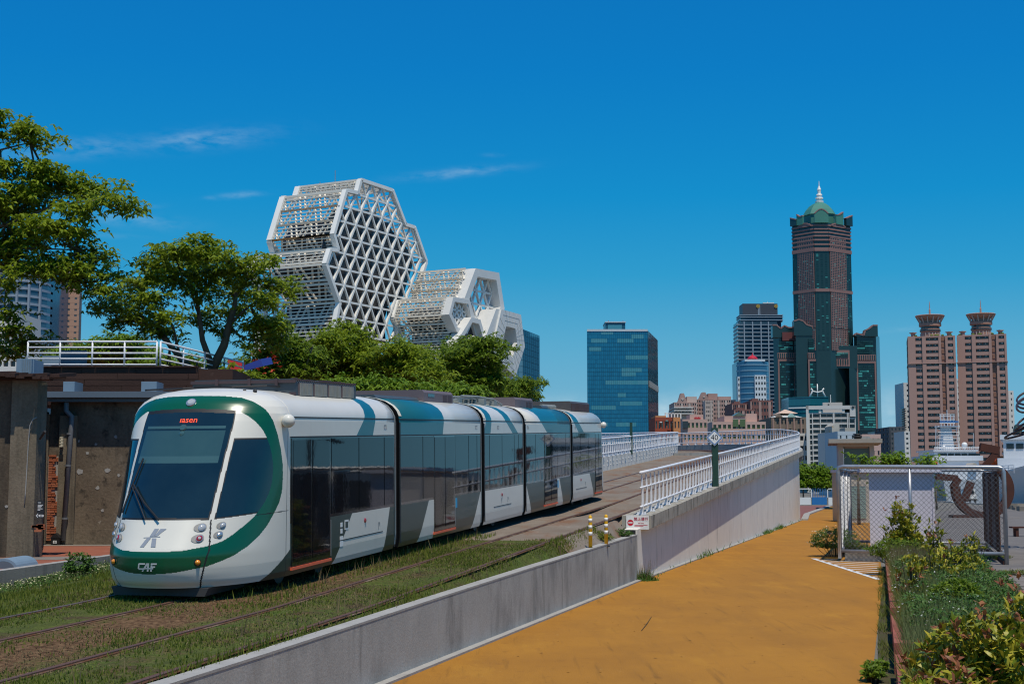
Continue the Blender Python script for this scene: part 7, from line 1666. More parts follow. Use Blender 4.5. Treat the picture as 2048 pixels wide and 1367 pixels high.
for k in range(7): py = 892 - k * 6.5; b.tube([(mx - 2.0, 12, zz(py)), (mx + 2.0, 12, zz(py))], .05, 5)
for dx in (-1.9, 1.9): b.tube([(mx + dx, 12, zz(897)), (mx + dx * .8, 12, zz(848))], .05, 5)
lpart('lattice_mast', b, M['ship'], mo)
b = MB(); x = X_(1966, Ys) - cx; b.lathe((x, 10, zz(897)), [(.2, 0), (.2, .4), (.45, .55), (.55, .95), (.5, 1.25), (.3, 1.45), (.05, 1.5)], 14); lpart('radar_dome', b, M['signwhite'], s1, True); b = MB(); x = X_(1923, Ys) - cx; b.lathe((x, 10, zz(897)), [(.15, 0), (.15, .3), (.3, .4), (.33, .65), (.15, .85), (.03, .9)], 12); lpart('radar_dome', b, M['signwhite'], s1, True)
b = MB()
for px, py in ((1903, 846), (1906, 850), (1982, 862), (1915, 880), (1950, 885)): x = X_(px, Ys) - cx; b.tube([(x, 9, zz(897)), (x, 9, zz(py))], .05, 5)
lpart('whip_antenna', b, M['ship'], s1)
b = MB()
for px in np.arange(1897, 1992, 4.5): x = X_(px, Ys) - cx; b.tube([(x, 8, zz(897)), (x, 8, zz(891))], .05, 5)
for py in (891, 894): b.tube([(X_(1897, Ys) - cx, 8, zz(py)), (X_(1990, Ys) - cx, 8, zz(py))], .05, 5)
lpart('roof_railing', b, M['ship'], s1)
b = MB(); x0_, x1_ = X_(1944, Ys) - cx, X_(1962, Ys) - cx; b.prism([(x0_, 1, zz(934)), (x1_, 1, zz(934)), (x1_ - .4, 1, zz(926)), (x0_ + .8, 1, zz(925))], (0, 4, 0)); lpart('canvas_cover', b, mat('beige_canvas', (.50, .43, .33)), s1)
for px in (1886, ): b = MB(); x = X_(px, Ys) - cx; b.box(x - .5, x + .6, 5, 7, zz(930), zz(922)); lpart('life_ring_box', b, M['lifeboat'], s1)
# near ship: orange boat, bow flare and bridge at the right edge
Yn = 182; cx = X_(2062, Yn); s2 = ship('white ship at the right edge, bow and bridge cut by the photo edge', (cx, Yn, -1.7), R(-20)); zz = lambda py: Z_(py, Yn) + 1.7
lpart('hull', hull_mesh([(-6, .3, .05, 1, zz(930)), (2, 2.6, .7, -.5, zz(938)), (10, 4.2, 2.4, -1, zz(944)), (24, 5.0, 4.2, -1, zz(950)), (60, 5.0, 4.4, -1, zz(950))]), M['ship'], s2); lpart('bottom_paint', hull_mesh([(-4, .2, .05, -1, 2.1), (2, .95, .75, -1, 2.1), (10, 2.75, 2.42, -1, 2.1), (24, 4.5, 4.22, -1, 2.1), (60, 4.6, 4.42, -1, 2.1)]), M['shipred'], s2)
b = MB(); b.box(-4.2, 4.2, 12, 40, zz(950), zz(912)); lpart('deck_house', b, M['ship'], s2); b = MB(); b.box(-3.4, 3.4, 13, 26, zz(912), zz(872)); b.box(-3.8, 3.8, 12.6, 26.4, zz(872), zz(862)); bo_ = lpart('bridge', b, M['ship'], s2)
for k in range(5): b = MB(); x = -3.0 + k * 1.25; b.box(x, x + .95, 12.9, 13, zz(892), zz(881)); lpart('window', b, M['shipglass'], bo_)
for k in range(6): b = MB(); b.box(-3.41, -3.4, 14 + k * 1.9, 15.3 + k * 1.9, zz(892), zz(881)); lpart('window', b, M['shipglass'], bo_)
b = MB(); b.box(-1.8, .2, 14, 16, zz(862), zz(858)); b.lathe((-1.5, 14.5, zz(858)), [(.6, 0), (.6, .5), (.4, 1.1), (.05, 1.3)], 10); lpart('searchlight', b, mat('dark_green_lamp', (.04, .07, .05), rough=.4), s2)
b = MB()
for k in range(16): y = -3 + k * 2.2; w = min(5.0, 1.0 + (y + 6) * .32); b.tube([(-w, y, zz(946)), (-w, y, zz(930))], .05, 5)
for dz in (.35, .7, 1.0): b.tube([(-min(5.0, 1.0 + (y + 6) * .32), y, zz(946) + dz) for y in (-3, 2, 8, 16, 30)], .05, 5)
lpart('deck_railing', b, M['ship'], s2)
# orange rescue boat on its davit between the ships
Yo = 205; c_ = at_y(2003, 930, Yo); ob = thing('lifeboat', 'small orange rescue boat hanging on a white davit between the two ships', 'boat', c_)
b = MB(); prb = [(-2.2, 0, .75), (-1.6, -.75, .65), (0, -.9, .6), (1.6, -.7, .7), (2.3, 0, .95), (1.6, .7, .7), (0, .9, .6), (-1.6, .75, .65)]; n = len(prb); vs_ = [(c_.x + x, c_.y + y, c_.z + z) for x, y, z in prb] + [(c_.x + x * .6, c_.y + y * .35, c_.z - .55) for x, y, z in prb]; b.add(vs_, [tuple(range(n))] + [tuple(n + i for i in range(n))[::-1]] + [((i + 1) % n, i, n + i, n + (i + 1) % n) for i in range(n)]); part('hull', b, M['lifeboat'], ob)
b = MB(); b.box(c_.x - .9, c_.x + .6, c_.y - .4, c_.y + .4, c_.z + .6, c_.z + 1.3); part('cabin', b, M['lifeboat'], ob); b = MB(); b.obox((c_.x + 1.4, c_.y, c_.z - .4), (.7, 0, 0), (0, .4, 0), (-1.2, 0, 2.2)); b.obox((c_.x + 2.0, c_.y, c_.z - 5.5), (.5, 0, 0), (0, .5, 0), (0, 0, 5.2)); part('davit', b, M['ship'], ob)
# white van on the quay
Yv = 196; c_ = at_z(1943, 1004, 0); Yv = c_.y; c_.y = Yv; vn = thing('van', 'small white van parked on the quay seen through the cage', 'van', (c_.x, Yv, 0))
def vbox(name, x0, x1, y0, y1, z0_, z1_, m, par=vn): b = MB(); b.prism([(c_.x + x0, Yv + y0, z0_), (c_.x + x1, Yv + y0, z0_), (c_.x + x1 - .1, Yv + y0 + .05, z1_), (c_.x + x0 + .1, Yv + y0 + .05, z1_)], (0, y1 - y0, 0)); return part(name, b, m, par)
bd = vbox('body', -.85, .85, 0, 3.9, .35, 1.1, M['carwhite']); vbox('cab', -.8, .8, .6, 3.8, 1.1, 1.9, M['carwhite']); vbox('windscreen', -.66, .66, .56, .62, 1.15, 1.75, M['shipglass']); vbox('bumper', -.86, .86, -.08, .1, .3, .5, M['black'])
for x in (-.6, .6): vbox('headlight', x - .16, x + .16, -.02, .02, .7, .85, M['lamp'])
for x in (-.82, .66):
    for y in (.7, 3.1): b = MB(); b.tube([(c_.x + x, Yv + y, .32), (c_.x + x + .18, Yv + y, .32)], .32, 14); part('wheel', b, M['black'], vn)
# quay clutter: red and white barrier posts, stone blocks
for k, (px, py) in enumerate(((1906, 1003), (1911, 1005))):
    q_ = at_z(px, py, 0); b = MB(); b.lathe((q_.x, q_.y, 0), [(.45, 0), (.45, .1), (.14, .12), (.13, 2.4), (.05, 2.5)], 10); cm = solo('barrier_post', b, M['signwhite'], ('white post with red bands on the quay, the left one', 'white post with red bands on the quay, the right one')[k], 'post', loc=(q_.x, q_.y, 0))
    for z0_ in (.6, 1.5): b = MB(); b.lathe((0, 0, z0_), [(.15, 0), (.15, .45)], 10); link('band', b.mesh('band', M['signred']), cm)
for k in range(9):
    q_ = at_z(2014 + k * 5, 1013 + k * 1.0, 0); b = MB(); s_ = rng.uniform(.5, .9); b.prism([(q_.x + s_ * 1.3 * math.cos(t) * rng.uniform(.8, 1.1), q_.y + s_ * math.sin(t), -.02) for t in np.linspace(0, 2 * math.pi, 8)[:-1]], (0, 0, rng.uniform(.3, .6))); solo('stone_block', b, mat('quay_stone', (.33, .28, .22), (.25, .21, .17), 2, .9) if k == 0 else bpy.data.materials['quay_stone'], 'rough stone block in the quay row, ' + ('first from the left', 'second from the left', 'third from the left', 'fourth from the left', 'middle one', 'just right of the middle', 'third from the right', 'last but one on the right', 'at the right photo edge')[k], 'stone', 'stone blocks along the quay', loc=(q_.x, q_.y, 0))
# low dark slab on two legs at far right on the plaza
q_ = at_z(2060, 1072, 0); b = MB(); b.box(q_.x - .9, q_.x + 1.6, q_.y, q_.y + .5, .42, .5); b.box(q_.x - .7, q_.x - .55, q_.y + .05, q_.y + .45, -.02, .42); b.box(q_.x + 1.2, q_.x + 1.35, q_.y + .05, q_.y + .45, -.02, .42); solo('bench', b, M['rust'], 'low dark bench on the plaza at the right edge', 'bench', loc=(q_.x, q_.y, 0))
# blue and red canopy and red flag cloth glimpsed behind the middle tree
c_ = at_y(493, 734, 60); b = MB(); b.prism([(c_.x - .6, 60, c_.z - .1), (c_.x + .6, 60, c_.z + .35), (c_.x + .7, 60, c_.z + .05), (c_.x - .3, 60, c_.z - .2)], (0, 2.5, .3)); solo('canopy', b, mat('royal_blue_cloth', (.02, .05, .30), rough=.7), 'blue sloping canopy roof glimpsed between the trees', 'canopy', loc=tuple(c_))
c_ = at_y(470, 733, 59); b = MB(); b.prism([(c_.x - .32, 59, c_.z - .6), (c_.x + .3, 59, c_.z - .45), (c_.x + .35, 59, c_.z + .2), (c_.x - .3, 59, c_.z + .35)], (0, .3, 0)); solo('banner', b, mat('red_cloth', (.62, .03, .03), rough=.7), 'red banner hanging beside the blue canopy', 'banner', loc=tuple(c_))

# unseen harbour sheds added right of the view, to darken the tram window reflections
shw = mat('dark_shed_brick', (.09, .065, .055), (.06, .05, .045), .2, .9)
for k, (a, c, h, lab) in enumerate((((62, 150), (96, 128), 3.0, 'unseen long dark brick harbour shed, added on the quay beyond the right edge'), ((100, 126), (128, 92), 4.4, 'unseen taller dark harbour shed, added beyond the right edge'), ((60, 60), (92, 44), 2.4, 'unseen low dark boat shed, added on the plaza beyond the right edge'))):
    a, c = Vector((*a, 0)), Vector((*c, 0)); d = (c - a); n = Vector((d.y, -d.x, 0)).normalized(); t = thing('mirrored_shed', lab, 'shed', a); b = MB(); b.obox(a, d, -n * 12, Z * h); part('wall', b, shw, t)
    b = MB(); b.prism([a - d * .02 + n + Z * h, a - d * .02 - n * 6 + Z * (h + 1.0), a - d * .02 - n * 13 + Z * h], d * 1.04); part('roof', b, M['roofgrey'], t)
    for i in range(6):
        b = MB(); b.obox(a + d * (.06 + i * .155) + n * .02, d * .09, n * .1, Z * h * .6); part('door', b, (M['rust'], M['bluesteel'], M['orange'])[(i + k) % 3 if i % 2 else 0], t)
# ------------------------------------------------------------------ vegetation
def np_mesh(name, V, quads, m, org=(0, 0, 0), tris=False):
    me = bpy.data.meshes.new(name); V = (np.asarray(V, np.float32) - np.asarray(org, np.float32)); k = quads.shape[1]
    me.vertices.add(len(V)); me.vertices.foreach_set('co', V.ravel()); me.loops.add(quads.size); me.loops.foreach_set('vertex_index', quads.ravel().astype(np.int32))
    me.polygons.add(len(quads)); me.polygons.foreach_set('loop_start', np.arange(0, quads.size, k, dtype=np.int32)); me.polygons.foreach_set('loop_total', np.full(len(quads), k, np.int32))
    me.materials.append(m); me.update(calc_edges=True); return me
def norm(a): return a / np.maximum(np.linalg.norm(a, axis=-1, keepdims=True), 1e-6)
def leaves(P, D, Ln, Wd, droop, fold=.25):
    """P base, D direction, 6 verts per leaf, two quads"""
    n = len(P); D = norm(D); up = np.tile([0, 0, 1.], (n, 1)); S = norm(np.cross(D, up) + rng.normal(0, .35, (n, 3))); N = np.cross(S, D); Ln = Ln[:, None]; Wd = Wd[:, None]
    b0, b1 = P - S * Wd * .12, P + S * Wd * .12; mid = P + D * Ln * .5 + N * Ln * fold * .4; m0, m1 = mid - S * Wd * .5, mid + S * Wd * .5
    tip = P + D * Ln + np.array([0, 0, -1.]) * Ln * droop; t0, t1 = tip - S * Wd * .08, tip + S * Wd * .08
    V = np.stack([b0, b1, m1, m0, t1, t0], 1).reshape(-1, 3); base = (np.arange(n) * 6)[:, None]
    Q = np.concatenate([base + np.array([0, 1, 2, 3]), base + np.array([3, 2, 4, 5])], 1).reshape(-1, 4); return V, Q
def whorls(C, k, ln, wd, droop=.35, lift=.25, jitter=.3):
    n = len(C); az_ = (np.arange(k)[None] / k * 2 * np.pi + rng.uniform(0, 6.28, (n, 1)) + rng.normal(0, .25, (n, k))); el_ = rng.normal(lift, jitter, (n, k))
    D = np.stack([np.cos(az_) * np.cos(el_), np.sin(az_) * np.cos(el_), np.sin(el_)], -1).reshape(-1, 3); P = np.repeat(C, k, 0) + rng.normal(0, ln * .12, (n * k, 3))
    return leaves(P, D, ln * rng.uniform(.6, 1.25, n * k), wd * rng.uniform(.7, 1.2, n * k), droop)
def clump_pts(c, r, n, shell=.55):
    d = norm(rng.normal(0, 1, (n, 3))); rad = rng.uniform(0, 1, (n, 1)) ** (1 / 3) * (1 - shell) + shell * rng.uniform(.55, 1.02, (n, 1)); p = d * rad; p[:, 2] = np.where(p[:, 2] < -.35, p[:, 2] * .45, p[:, 2]); return np.asarray(c) + p * np.asarray(r)
def tree(label, base, limbs, clumps, ln, wd, m, dens, group, k=6, name='tree', droop=.35, twig_r=.02, flat=1.):
    t = thing(name, label, 'tree', base, group); b = MB()
    for pts, r0, r1 in limbs:
        n = len(pts); b.tube(pts, [r0 + (r1 - r0) * i / max(1, n - 1) for i in range(n)], 8)
    part('trunk', b, M['bark'], t, True)
    C = []; tw = MB(); ends = [Vector(l[0][-1]) for l in limbs] + [Vector(l[0][len(l[0]) // 2]) for l in limbs]
    for c, r in clumps:
        n = max(6, int(dens * r[0] * r[1] * 4)); c0 = np.asarray(c); sub = max(4, int(n / 9)); 
        hub = clump_pts(c, r, sub, .5); n2 = n // sub
        for h in hub: C.append(h + rng.normal(0, 1, (n2, 3)) * np.array([ln * 1.1, ln * 1.1, ln * .55 * flat]))
        e = min(ends, key=lambda q_: (q_ - Vector(c)).length); mid = (e + Vector(c)) / 2 + Vector((0, 0, -.12 * (e - Vector(c)).length))
        tw.tube([e, mid, Vector(c)], [twig_r * 1.6, twig_r * 1.2, twig_r * .6], 5)
        for h in hub[::3]: tw.tube([Vector(c), (Vector(c) + Vector(h)) / 2 + Vector((0, 0, .04)), Vector(h)], [twig_r * .6, twig_r * .4, twig_r * .2], 4)
    part('branches', tw, M['twig'], t)
    V, Q = whorls(np.concatenate(C), k, ln, wd, droop); o = link('crown', np_mesh('crown', V, Q, m, base), t); return t
def pcl(Y, lst, dz=1.0, dscale=1.0, yj=0.):
    out = []
    for px, py, rx, ry in lst:
        yy = Y + rng.uniform(-1, 1) * yj; c = at_y(px, py, yy); k_ = yy / FPX; out.append((tuple(c), (rx * k_, rx * k_ * dscale, ry * k_)))
    return out
def pp(Y, *pts): return [at_y(px, py, Y + (p[0] if p else 0)) for px, py, *p in pts]
# overhanging tree at the left edge
Y = 44.0
limbs = [(pp(Y, (-190, 1100), (-180, 850), (-150, 700), (-110, 600)), .42, .22), (pp(Y, (-130, 640), (-60, 545), (30, 540), (110, 555), (170, 565)), .07, .02), (pp(Y, (-140, 620), (-80, 470), (10, 450), (110, 410), (200, 400)), .08, .02), (pp(Y, (-110, 560), (-60, 340), (0, 300), (60, 285)), .07, .015),
         (pp(Y, (-130, 640), (-50, 500), (40, 497), (110, 498), (160, 500)), .05, .015), (pp(Y, (-160, 700), (-60, 640), (10, 640), (50, 680)), .05, .012), (pp(Y, (-100, 560), (-70, 250), (-10, 255)), .06, .015)]
cl = pcl(Y, [(30, 268, 62, 15), (90, 288, 28, 10), (-10, 235, 40, 14), (5, 340, 60, 26), (75, 345, 60, 20), (120, 375, 60, 24), (60, 395, 80, 30), (185, 385, 60, 20), (240, 408, 50, 17), (270, 412, 22, 9), (150, 420, 55, 20), (20, 430, 70, 30), (100, 455, 70, 24), (50, 475, 70, 24), (150, 480, 45, 20), (185, 520, 50, 24), (210, 550, 32, 22), (130, 555, 50, 14), (60, 545, 55, 14), (185, 580, 40, 12), (10, 520, 50, 20), (100, 530, 55, 16), (150, 540, 50, 18),
            (10, 590, 28, 26), (25, 625, 30, 14), (15, 660, 40, 20), (55, 690, 40, 16), (20, 705, 45, 18), (75, 678, 22, 9), (0, 500, 50, 30), (-20, 400, 50, 40), (35, 515, 50, 18)], yj=1.2)
tree('large tree at the left edge reaching into the photo with feathery boughs', tuple(limbs[0][0][0][:2]) + (0.5,), limbs, [(c, tuple(q * .80 for q in r)) for c, r in cl], .27, .10, M['leaf'], 46, None, 6, twig_r=.025)
# middle tree rising behind the tram nose
Y = 46.0
limbs = [(pp(Y, (398, 900), (398, 800), (408, 762), (425, 738)), .24, .19), (pp(Y, (408, 762), (372, 728), (340, 690), (318, 655)), .15, .06), (pp(Y, (425, 738), (448, 690), (458, 650), (470, 610), (472, 585)), .16, .06), (pp(Y, (425, 735), (405, 680), (398, 630), (392, 590), (372, 545)), .11, .03), (pp(Y, (360, 712), (345, 650), (330, 630), (320, 600)), .05, .015), (pp(Y, (340, 690), (300, 655), (280, 630)), .05, .015), (pp(Y, (458, 650), (500, 610), (540, 590)), .06, .015), (pp(Y, (395, 610), (420, 560), (430, 520)), .05, .015), (pp(Y, (472, 590), (500, 550), (520, 530)), .05, .015), (pp(Y, (318, 655), (260, 640), (220, 625)), .04, .012), (pp(Y, (375, 780), (390, 750), (395, 720)), .06, .03)]
cl = pcl(Y, [(400, 487, 38, 12), (345, 500, 55, 18), (440, 510, 55, 20), (310, 530, 50, 20), (380, 525, 60, 20), (480, 530, 55, 22), (540, 525, 28, 12), (275, 565, 45, 20), (340, 560, 60, 20), (420, 555, 60, 24), (505, 560, 55, 26), (555, 578, 45, 16), (250, 595, 40, 18), (310, 600, 45, 18), (385, 590, 40, 16), (460, 585, 45, 22), (530, 610, 45, 24), (220, 622, 45, 12), (270, 635, 45, 13), (330, 640, 40, 12), (400, 640, 35, 12), (465, 625, 45, 20), (520, 650, 50, 18), (300, 660, 40, 10), (345, 665, 24, 8), (495, 680, 28, 12), (540, 660, 36, 14), (240, 650, 30, 9), (445, 660, 30, 12), (545, 690, 26, 18), (330, 735, 24, 18), (340, 750, 20, 12), (465, 745, 24, 10), (440, 755, 30, 12)], yj=1.8)
tree('spreading tree with forked trunk rising behind the tram nose', (*limbs[0][0][0][:2], limbs[0][0][0][2]), limbs, [(c, tuple(q * .82 for q in r)) for c, r in cl], .24, .09, M['leaf'], 54, None, 6)
# row of trees behind the tram
rows_ = [
 ('dark tree behind the tram, leftmost of the row, partly in front of the louvres', 66, 560, [(560, 700, 50, 30), (520, 730, 40, 22), (600, 715, 45, 28), (550, 670, 30, 20), (575, 745, 60, 22), (510, 760, 45, 18), (545, 640, 22, 18), (480, 765, 40, 12)], 'leaf2'),
 ('tall tree in front of the lattice face of the hexagon building', 72, 690, [(690, 668, 40, 18), (660, 690, 50, 24), (725, 695, 40, 22), (690, 720, 70, 26), (640, 730, 50, 24), (745, 735, 45, 22), (690, 755, 70, 20), (620, 760, 50, 16)], 'leaf'),
 ('bushy tree between the lattice face and the louvred tubes', 70, 800, [(790, 705, 45, 16), (830, 715, 40, 16), (760, 725, 45, 20), (810, 740, 60, 20), (850, 745, 50, 20), (780, 765, 60, 16), (840, 770, 60, 14)], 'leaf'),
 ('broad dark tree in front of the white clad tube', 76, 940, [(930, 698, 50, 18), (975, 690, 38, 12), (900, 715, 45, 20), (960, 722, 50, 22), (910, 745, 55, 22), (970, 752, 45, 20), (1005, 700, 16, 7), (930, 770, 70, 16), (1000, 765, 30, 14)], 'leaf2'),
 ('low tree at the right end of the row behind the tram roof', 84, 1030, [(1020, 780, 40, 14), (1050, 770, 30, 9), (1075, 768, 14, 6), (1000, 790, 50, 12), (1060, 790, 25, 10), (950, 785, 50, 10)], 'leaf2'),
 ('bright green lower tree right behind the tram roof boxes', 62, 760, [(700, 775, 50, 14), (760, 778, 50, 12), (820, 780, 45, 12), (880, 785, 50, 10), (650, 778, 40, 12), (930, 788, 40, 8)], 'leaf3'),
]
for lab, Y, px, cl_, m in rows_:
    top = min(c[1] for c in cl_); base = at_y(px, 966, Y); base.z = 1.0; tp = at_y(px, top + 40, Y)
    limbs = [([base, base.lerp(tp, .5) + Vector((.15, 0, 0)), base.lerp(tp, .8)], .22, .09)] + [([base.lerp(tp, .55), base.lerp(tp, .7) + Vector((d * .8, .3, .2)), tp + Vector((d * 1.5, .3, -.2))], .09, .03) for d in (-1, 0, 1)]
    tree(lab, tuple(base), limbs, pcl(Y, cl_, yj=2.0), .30, .105, M[m], 43, 'trees behind the tram', 6)
b = MB(); pts = []
for k in range(26): c_ = at_y(rng.uniform(505, 560), rng.uniform(700, 750), 63.5); pts.append(c_)
V, Q = whorls(np.array([tuple(p) for p in pts]), 5, .13, .09, .1); o = link('flower_cluster', np_mesh('flower_cluster', V, Q, M['flower_r'], (0, 0, 0))); tag(o, 'scattered scarlet blossoms on the dark tree behind the tram nose', 'flowers'); o['kind'] = 'stuff'
# trees behind the terrace railing
for lab, Y, px, cl_ in (('rounded dark green tree behind the terrace railing', 62, 220, [(160, 715, 50, 20), (220, 705, 60, 22), (275, 715, 45, 20), (130, 725, 40, 14), (240, 690, 40, 10), (310, 728, 40, 12), (390, 735, 40, 14)]),):
    base = at_y(px, 966, Y); base.z = 1; tp = at_y(px, 720, Y); tree(lab, tuple(base), [([base, base.lerp(tp, .5), tp], .2, .08)], pcl(Y, cl_, yj=1.5), .28, .10, M['leaf3'], 110, None, 6)
# trees on the harbour side
for lab, Y, px, cl_, m, g_ in (('leafy tree behind the white wall at the path end, left one', 186.5, 1622, [(1612, 950, 22, 14), (1630, 945, 22, 16), (1618, 968, 26, 10), (1640, 965, 20, 12)], 'leaf3', 'trees at the path end'), ('leafy tree behind the white wall at the path end, right one', 189, 1655, [(1650, 948, 18, 12), (1663, 952, 18, 14), (1655, 970, 22, 10)], 'leaf2', 'trees at the path end'), ('dark tree by the viaduct end pier', 195, 1606, [(1603, 935, 10, 8), (1606, 950, 10, 12)], 'leaf2', 'trees at the path end'),
        ('bright round tree left of the twin towers, above the cage rail', 120, 1775, [(1768, 922, 13, 8), (1789, 918, 15, 8), (1803, 926, 11, 5), (1752, 928, 10, 4)], 'leaf3', 'trees beyond the cage'), ('small bright tree over the middle of the cage', 118, 1855, [(1855, 919, 10, 7), (1846, 927, 9, 5), (1865, 927, 8, 5)], 'leaf3', 'trees beyond the cage'), ('pale leafy twig cluster before the pavilion glass', 95, 1716, [(1712, 918, 8, 2.5), (1726, 919, 8, 2.5), (1735, 923, 7, 2.5), (1717, 957, 6, 6)], 'leaf3', 'trees beyond the cage'),
        ('dark shrub beside the far ship seen through the cage', 150, 1872, [(1870, 965, 8, 14), (1873, 985, 9, 12)], 'leaf2', 'trees beyond the cage')):
    base = at_y(px, 966, Y); base.z = 0; tp = at_y(px, min(c[1] for c in cl_) + 12, Y); tree(lab, tuple(base), [([base, base.lerp(tp, .5), tp], .12, .05)], pcl(Y, cl_, yj=1.), .42, .20, M[m], 26 if Y > 140 else 34, g_, 5)
# ---------------- grass on the track bed
def vnoise(x, y, sc, seed):
    x, y = x * sc, y * sc; xi, yi = np.floor(x).astype(int), np.floor(y).astype(int); fx, fy = x - xi, y - yi; fx, fy = fx * fx * (3 - 2 * fx), fy * fy * (3 - 2 * fy)
    def h(a, b): v = np.sin(a * 127.1 + b * 311.7 + seed * 17.3) * 43758.5453; return v - np.floor(v)
    return (h(xi, yi) * (1 - fx) + h(xi + 1, yi) * fx) * (1 - fy) + (h(xi, yi + 1) * (1 - fx) + h(xi + 1, yi + 1) * fx) * fy
ZT = np.vectorize(bed_z)
def sl_np(s, l): return P0.x + AX.x * s + RT.x * l, P0.y + AX.y * s + RT.y * l
def blades(x, y, z, h, w, lean):
    n = len(x); P = np.stack([x, y, z], 1); a = rng.uniform(0, 6.28, n); S = np.stack([np.cos(a), np.sin(a), np.zeros(n)], 1); a2 = rng.uniform(0, 6.28, n); Lv = np.stack([np.cos(a2), np.sin(a2), np.zeros(n)], 1) * (lean * h)[:, None]
    V = np.stack([P - S * w[:, None] / 2, P + S * w[:, None] / 2, P + Lv + np.array([0, 0, 1.]) * h[:, None]], 1).reshape(-1, 3); return V, np.arange(3 * n).reshape(-1, 3)
def grass_patch(name, n, s0, s1, l0, l1, hmin, hmax, m, thr=.0, seed=1, w=.02, lean=.5, label=None, sc=.55, avoid=True, hmod=True):
    s, l = rng.uniform(s0, s1, n), rng.uniform(l0, l1, n); nz_ = .65 * vnoise(s, l, sc, seed) + .35 * vnoise(s, l, sc * 3.3, seed + 5)
    keep = rng.uniform(0, 1, n) < np.clip((nz_ - thr) * 3.2, .03, 1)
    keep &= l < 3.60 + (s + 7) * .0113
    if avoid:
        keep &= rng.uniform(0, 1, n) > bareness(s, l) * 1.25 * (.6 + .6 * vnoise(s, l, 1.3, seed + 2)) * (0 if 'dry' in name else 1)
        for lr in (-1.05, .27, 2.08, 3.40): keep &= np.abs(l - lr) > .06
    s, l, nz_ = s[keep], l[keep], nz_[keep]; z = ZT(s, l); x, y = sl_np(s, l); h = rng.uniform(hmin, hmax, len(s)) * (np.clip(.4 + nz_ * 1.2, .3, 1.4) if hmod else 1)
    V, T = blades(x, y, z - .005, h, np.full(len(s), w) * rng.uniform(.7, 1.3, len(s)), rng.uniform(.1, lean, len(s))); o = link(name, np_mesh(name, V, T, m), kind='stuff'); tag(o, label, 'grass'); return o
grass_patch('grass', 150000, -9.5, S_GRASS + .3, -1.6, 3.9, .02, .055, M['grass'], .36, 3, label='short patchy grass between the tram rails')
grass_patch('grass', 40000, -9.5, S_GRASS, -7.0, -1.4, .03, .09, M['grass'], .25, 8, label='lusher grass left of the tram towards the kerb wall')
grass_patch('dry_grass', 70000, -9.5, S_GRASS, -2.0, 3.9, .012, .035, M['drygrass'], .34, 21, w=.018, lean=1.2, label='dry brown grass between the rusty rails')
grass_patch('grass', 5000, -9.5, 17.5, 3.44, 3.75, .03, .13, M['grass'], .2, 31, label='grass fringe along the back of the low concrete wall', avoid=False)
grass_patch('tall_grass', 5200, 0.5, S_GRASS + 1.5, .95, 1.75, .04, .13, M['grass'], .25, 41, label='grass tufts along the tram side')
grass_patch('seed_heads', 420, 3, S_GRASS + .5, 1.0, 1.6, .15, .33, M['drygrass'], .2, 43, w=.02, lean=.4, label='pale seed heads along the tram skirt', hmod=False)
grass_patch('seed_heads', 90, -8, 8, 2.6, 3.8, .2, .45, M['drygrass'], .2, 44, w=.02, lean=.3, label='tall dry stalks by the wall and the outer rail', hmod=False)
# weeds with small yellow flowers along the left kerb wall
def kerb_l(s): return np.interp(s, [-10, 5.5, 11.5, 16], [-5.0, -6.0, -7.0, -7.3])
n = 9000; s = rng.uniform(-9, 13, n); l = kerb_l(s) + .1 + np.abs(rng.normal(0, .75, n)); hgt = np.clip(.16 - .05 * (l - kerb_l(s)), .04, .16) * (.5 + vnoise(s, l, .8, 4)) ; keep = rng.uniform(0, 1, n) < .3 + .7 * vnoise(s, l, .5, 12); s, l, hgt = s[keep], l[keep], hgt[keep]
x, y = sl_np(s, l); z = ZT(s, l); P = np.stack([x, y, z + hgt * rng.uniform(.05, .9, len(s))], 1)[::3]; V, Q = whorls(P, 4, .07, .022, .2, .5, .4); o = link('weeds', np_mesh('weeds', V, Q, M['weed']), kind='stuff'); tag(o, 'tall flowering weeds in front of the left kerb wall', 'weeds')
f = rng.uniform(0, 1, len(s)) < .16; P = np.stack([x, y, z + hgt * 1.02], 1)[f]; V, Q = whorls(P, 5, .02, .014, 0, .2); o = link('weed_flowers', np_mesh('weed_flowers', V, Q, M['flower_y']), kind='stuff'); tag(o, 'tiny pale yellow flowers on the weeds by the left kerb wall', 'flowers')
st_ = blades(x, y, z, hgt * 1.1, np.full(len(x), .012), rng.uniform(.05, .4, len(x))); o = link('weed_stems', np_mesh('weed_stems', *st_, M['tallgrass']), kind='stuff'); tag(o, 'thin stems of the weeds by the left kerb wall', 'weeds')
def weed_bush(label, c, r, n, m, ln=.10, wd=.035, k=5, stem=True, lift=.5, name='bush', cat='bush', flowers=0, droop=.2, group=None, fm='flower'):
    t = thing(name, label, cat, c, group); P = clump_pts((0, 0, r[2] * .5), (r[0], r[1], r[2] * .55), n, .35) ; P[:, 2] = np.abs(P[:, 2]); V, Q = whorls(P, k, ln, wd, droop, lift, .4); o = link('foliage', np_mesh('foliage', V, Q, m), t)
    b = MB()
    for q_ in P[:: max(1, n // 26)]: b.tube([(q_[0] * .3, q_[1] * .3, -.05), (q_[0] * .7, q_[1] * .7, q_[2] * .5), tuple(q_)], [.012, .009, .005], 4)
    link('stems', b.mesh('stems', M['twig']), t)
    if flowers: 
        F_ = clump_pts((0, 0, r[2] * .6), (r[0] * 1.1, r[1] * 1.1, r[2] * .6), flowers, .85); F_[:, 2] = np.abs(F_[:, 2]); V, Q = whorls(F_, 5, .035, .028, 0, .2); link('flowers', np_mesh('flowers', V, Q, M[fm]), t)
    return t
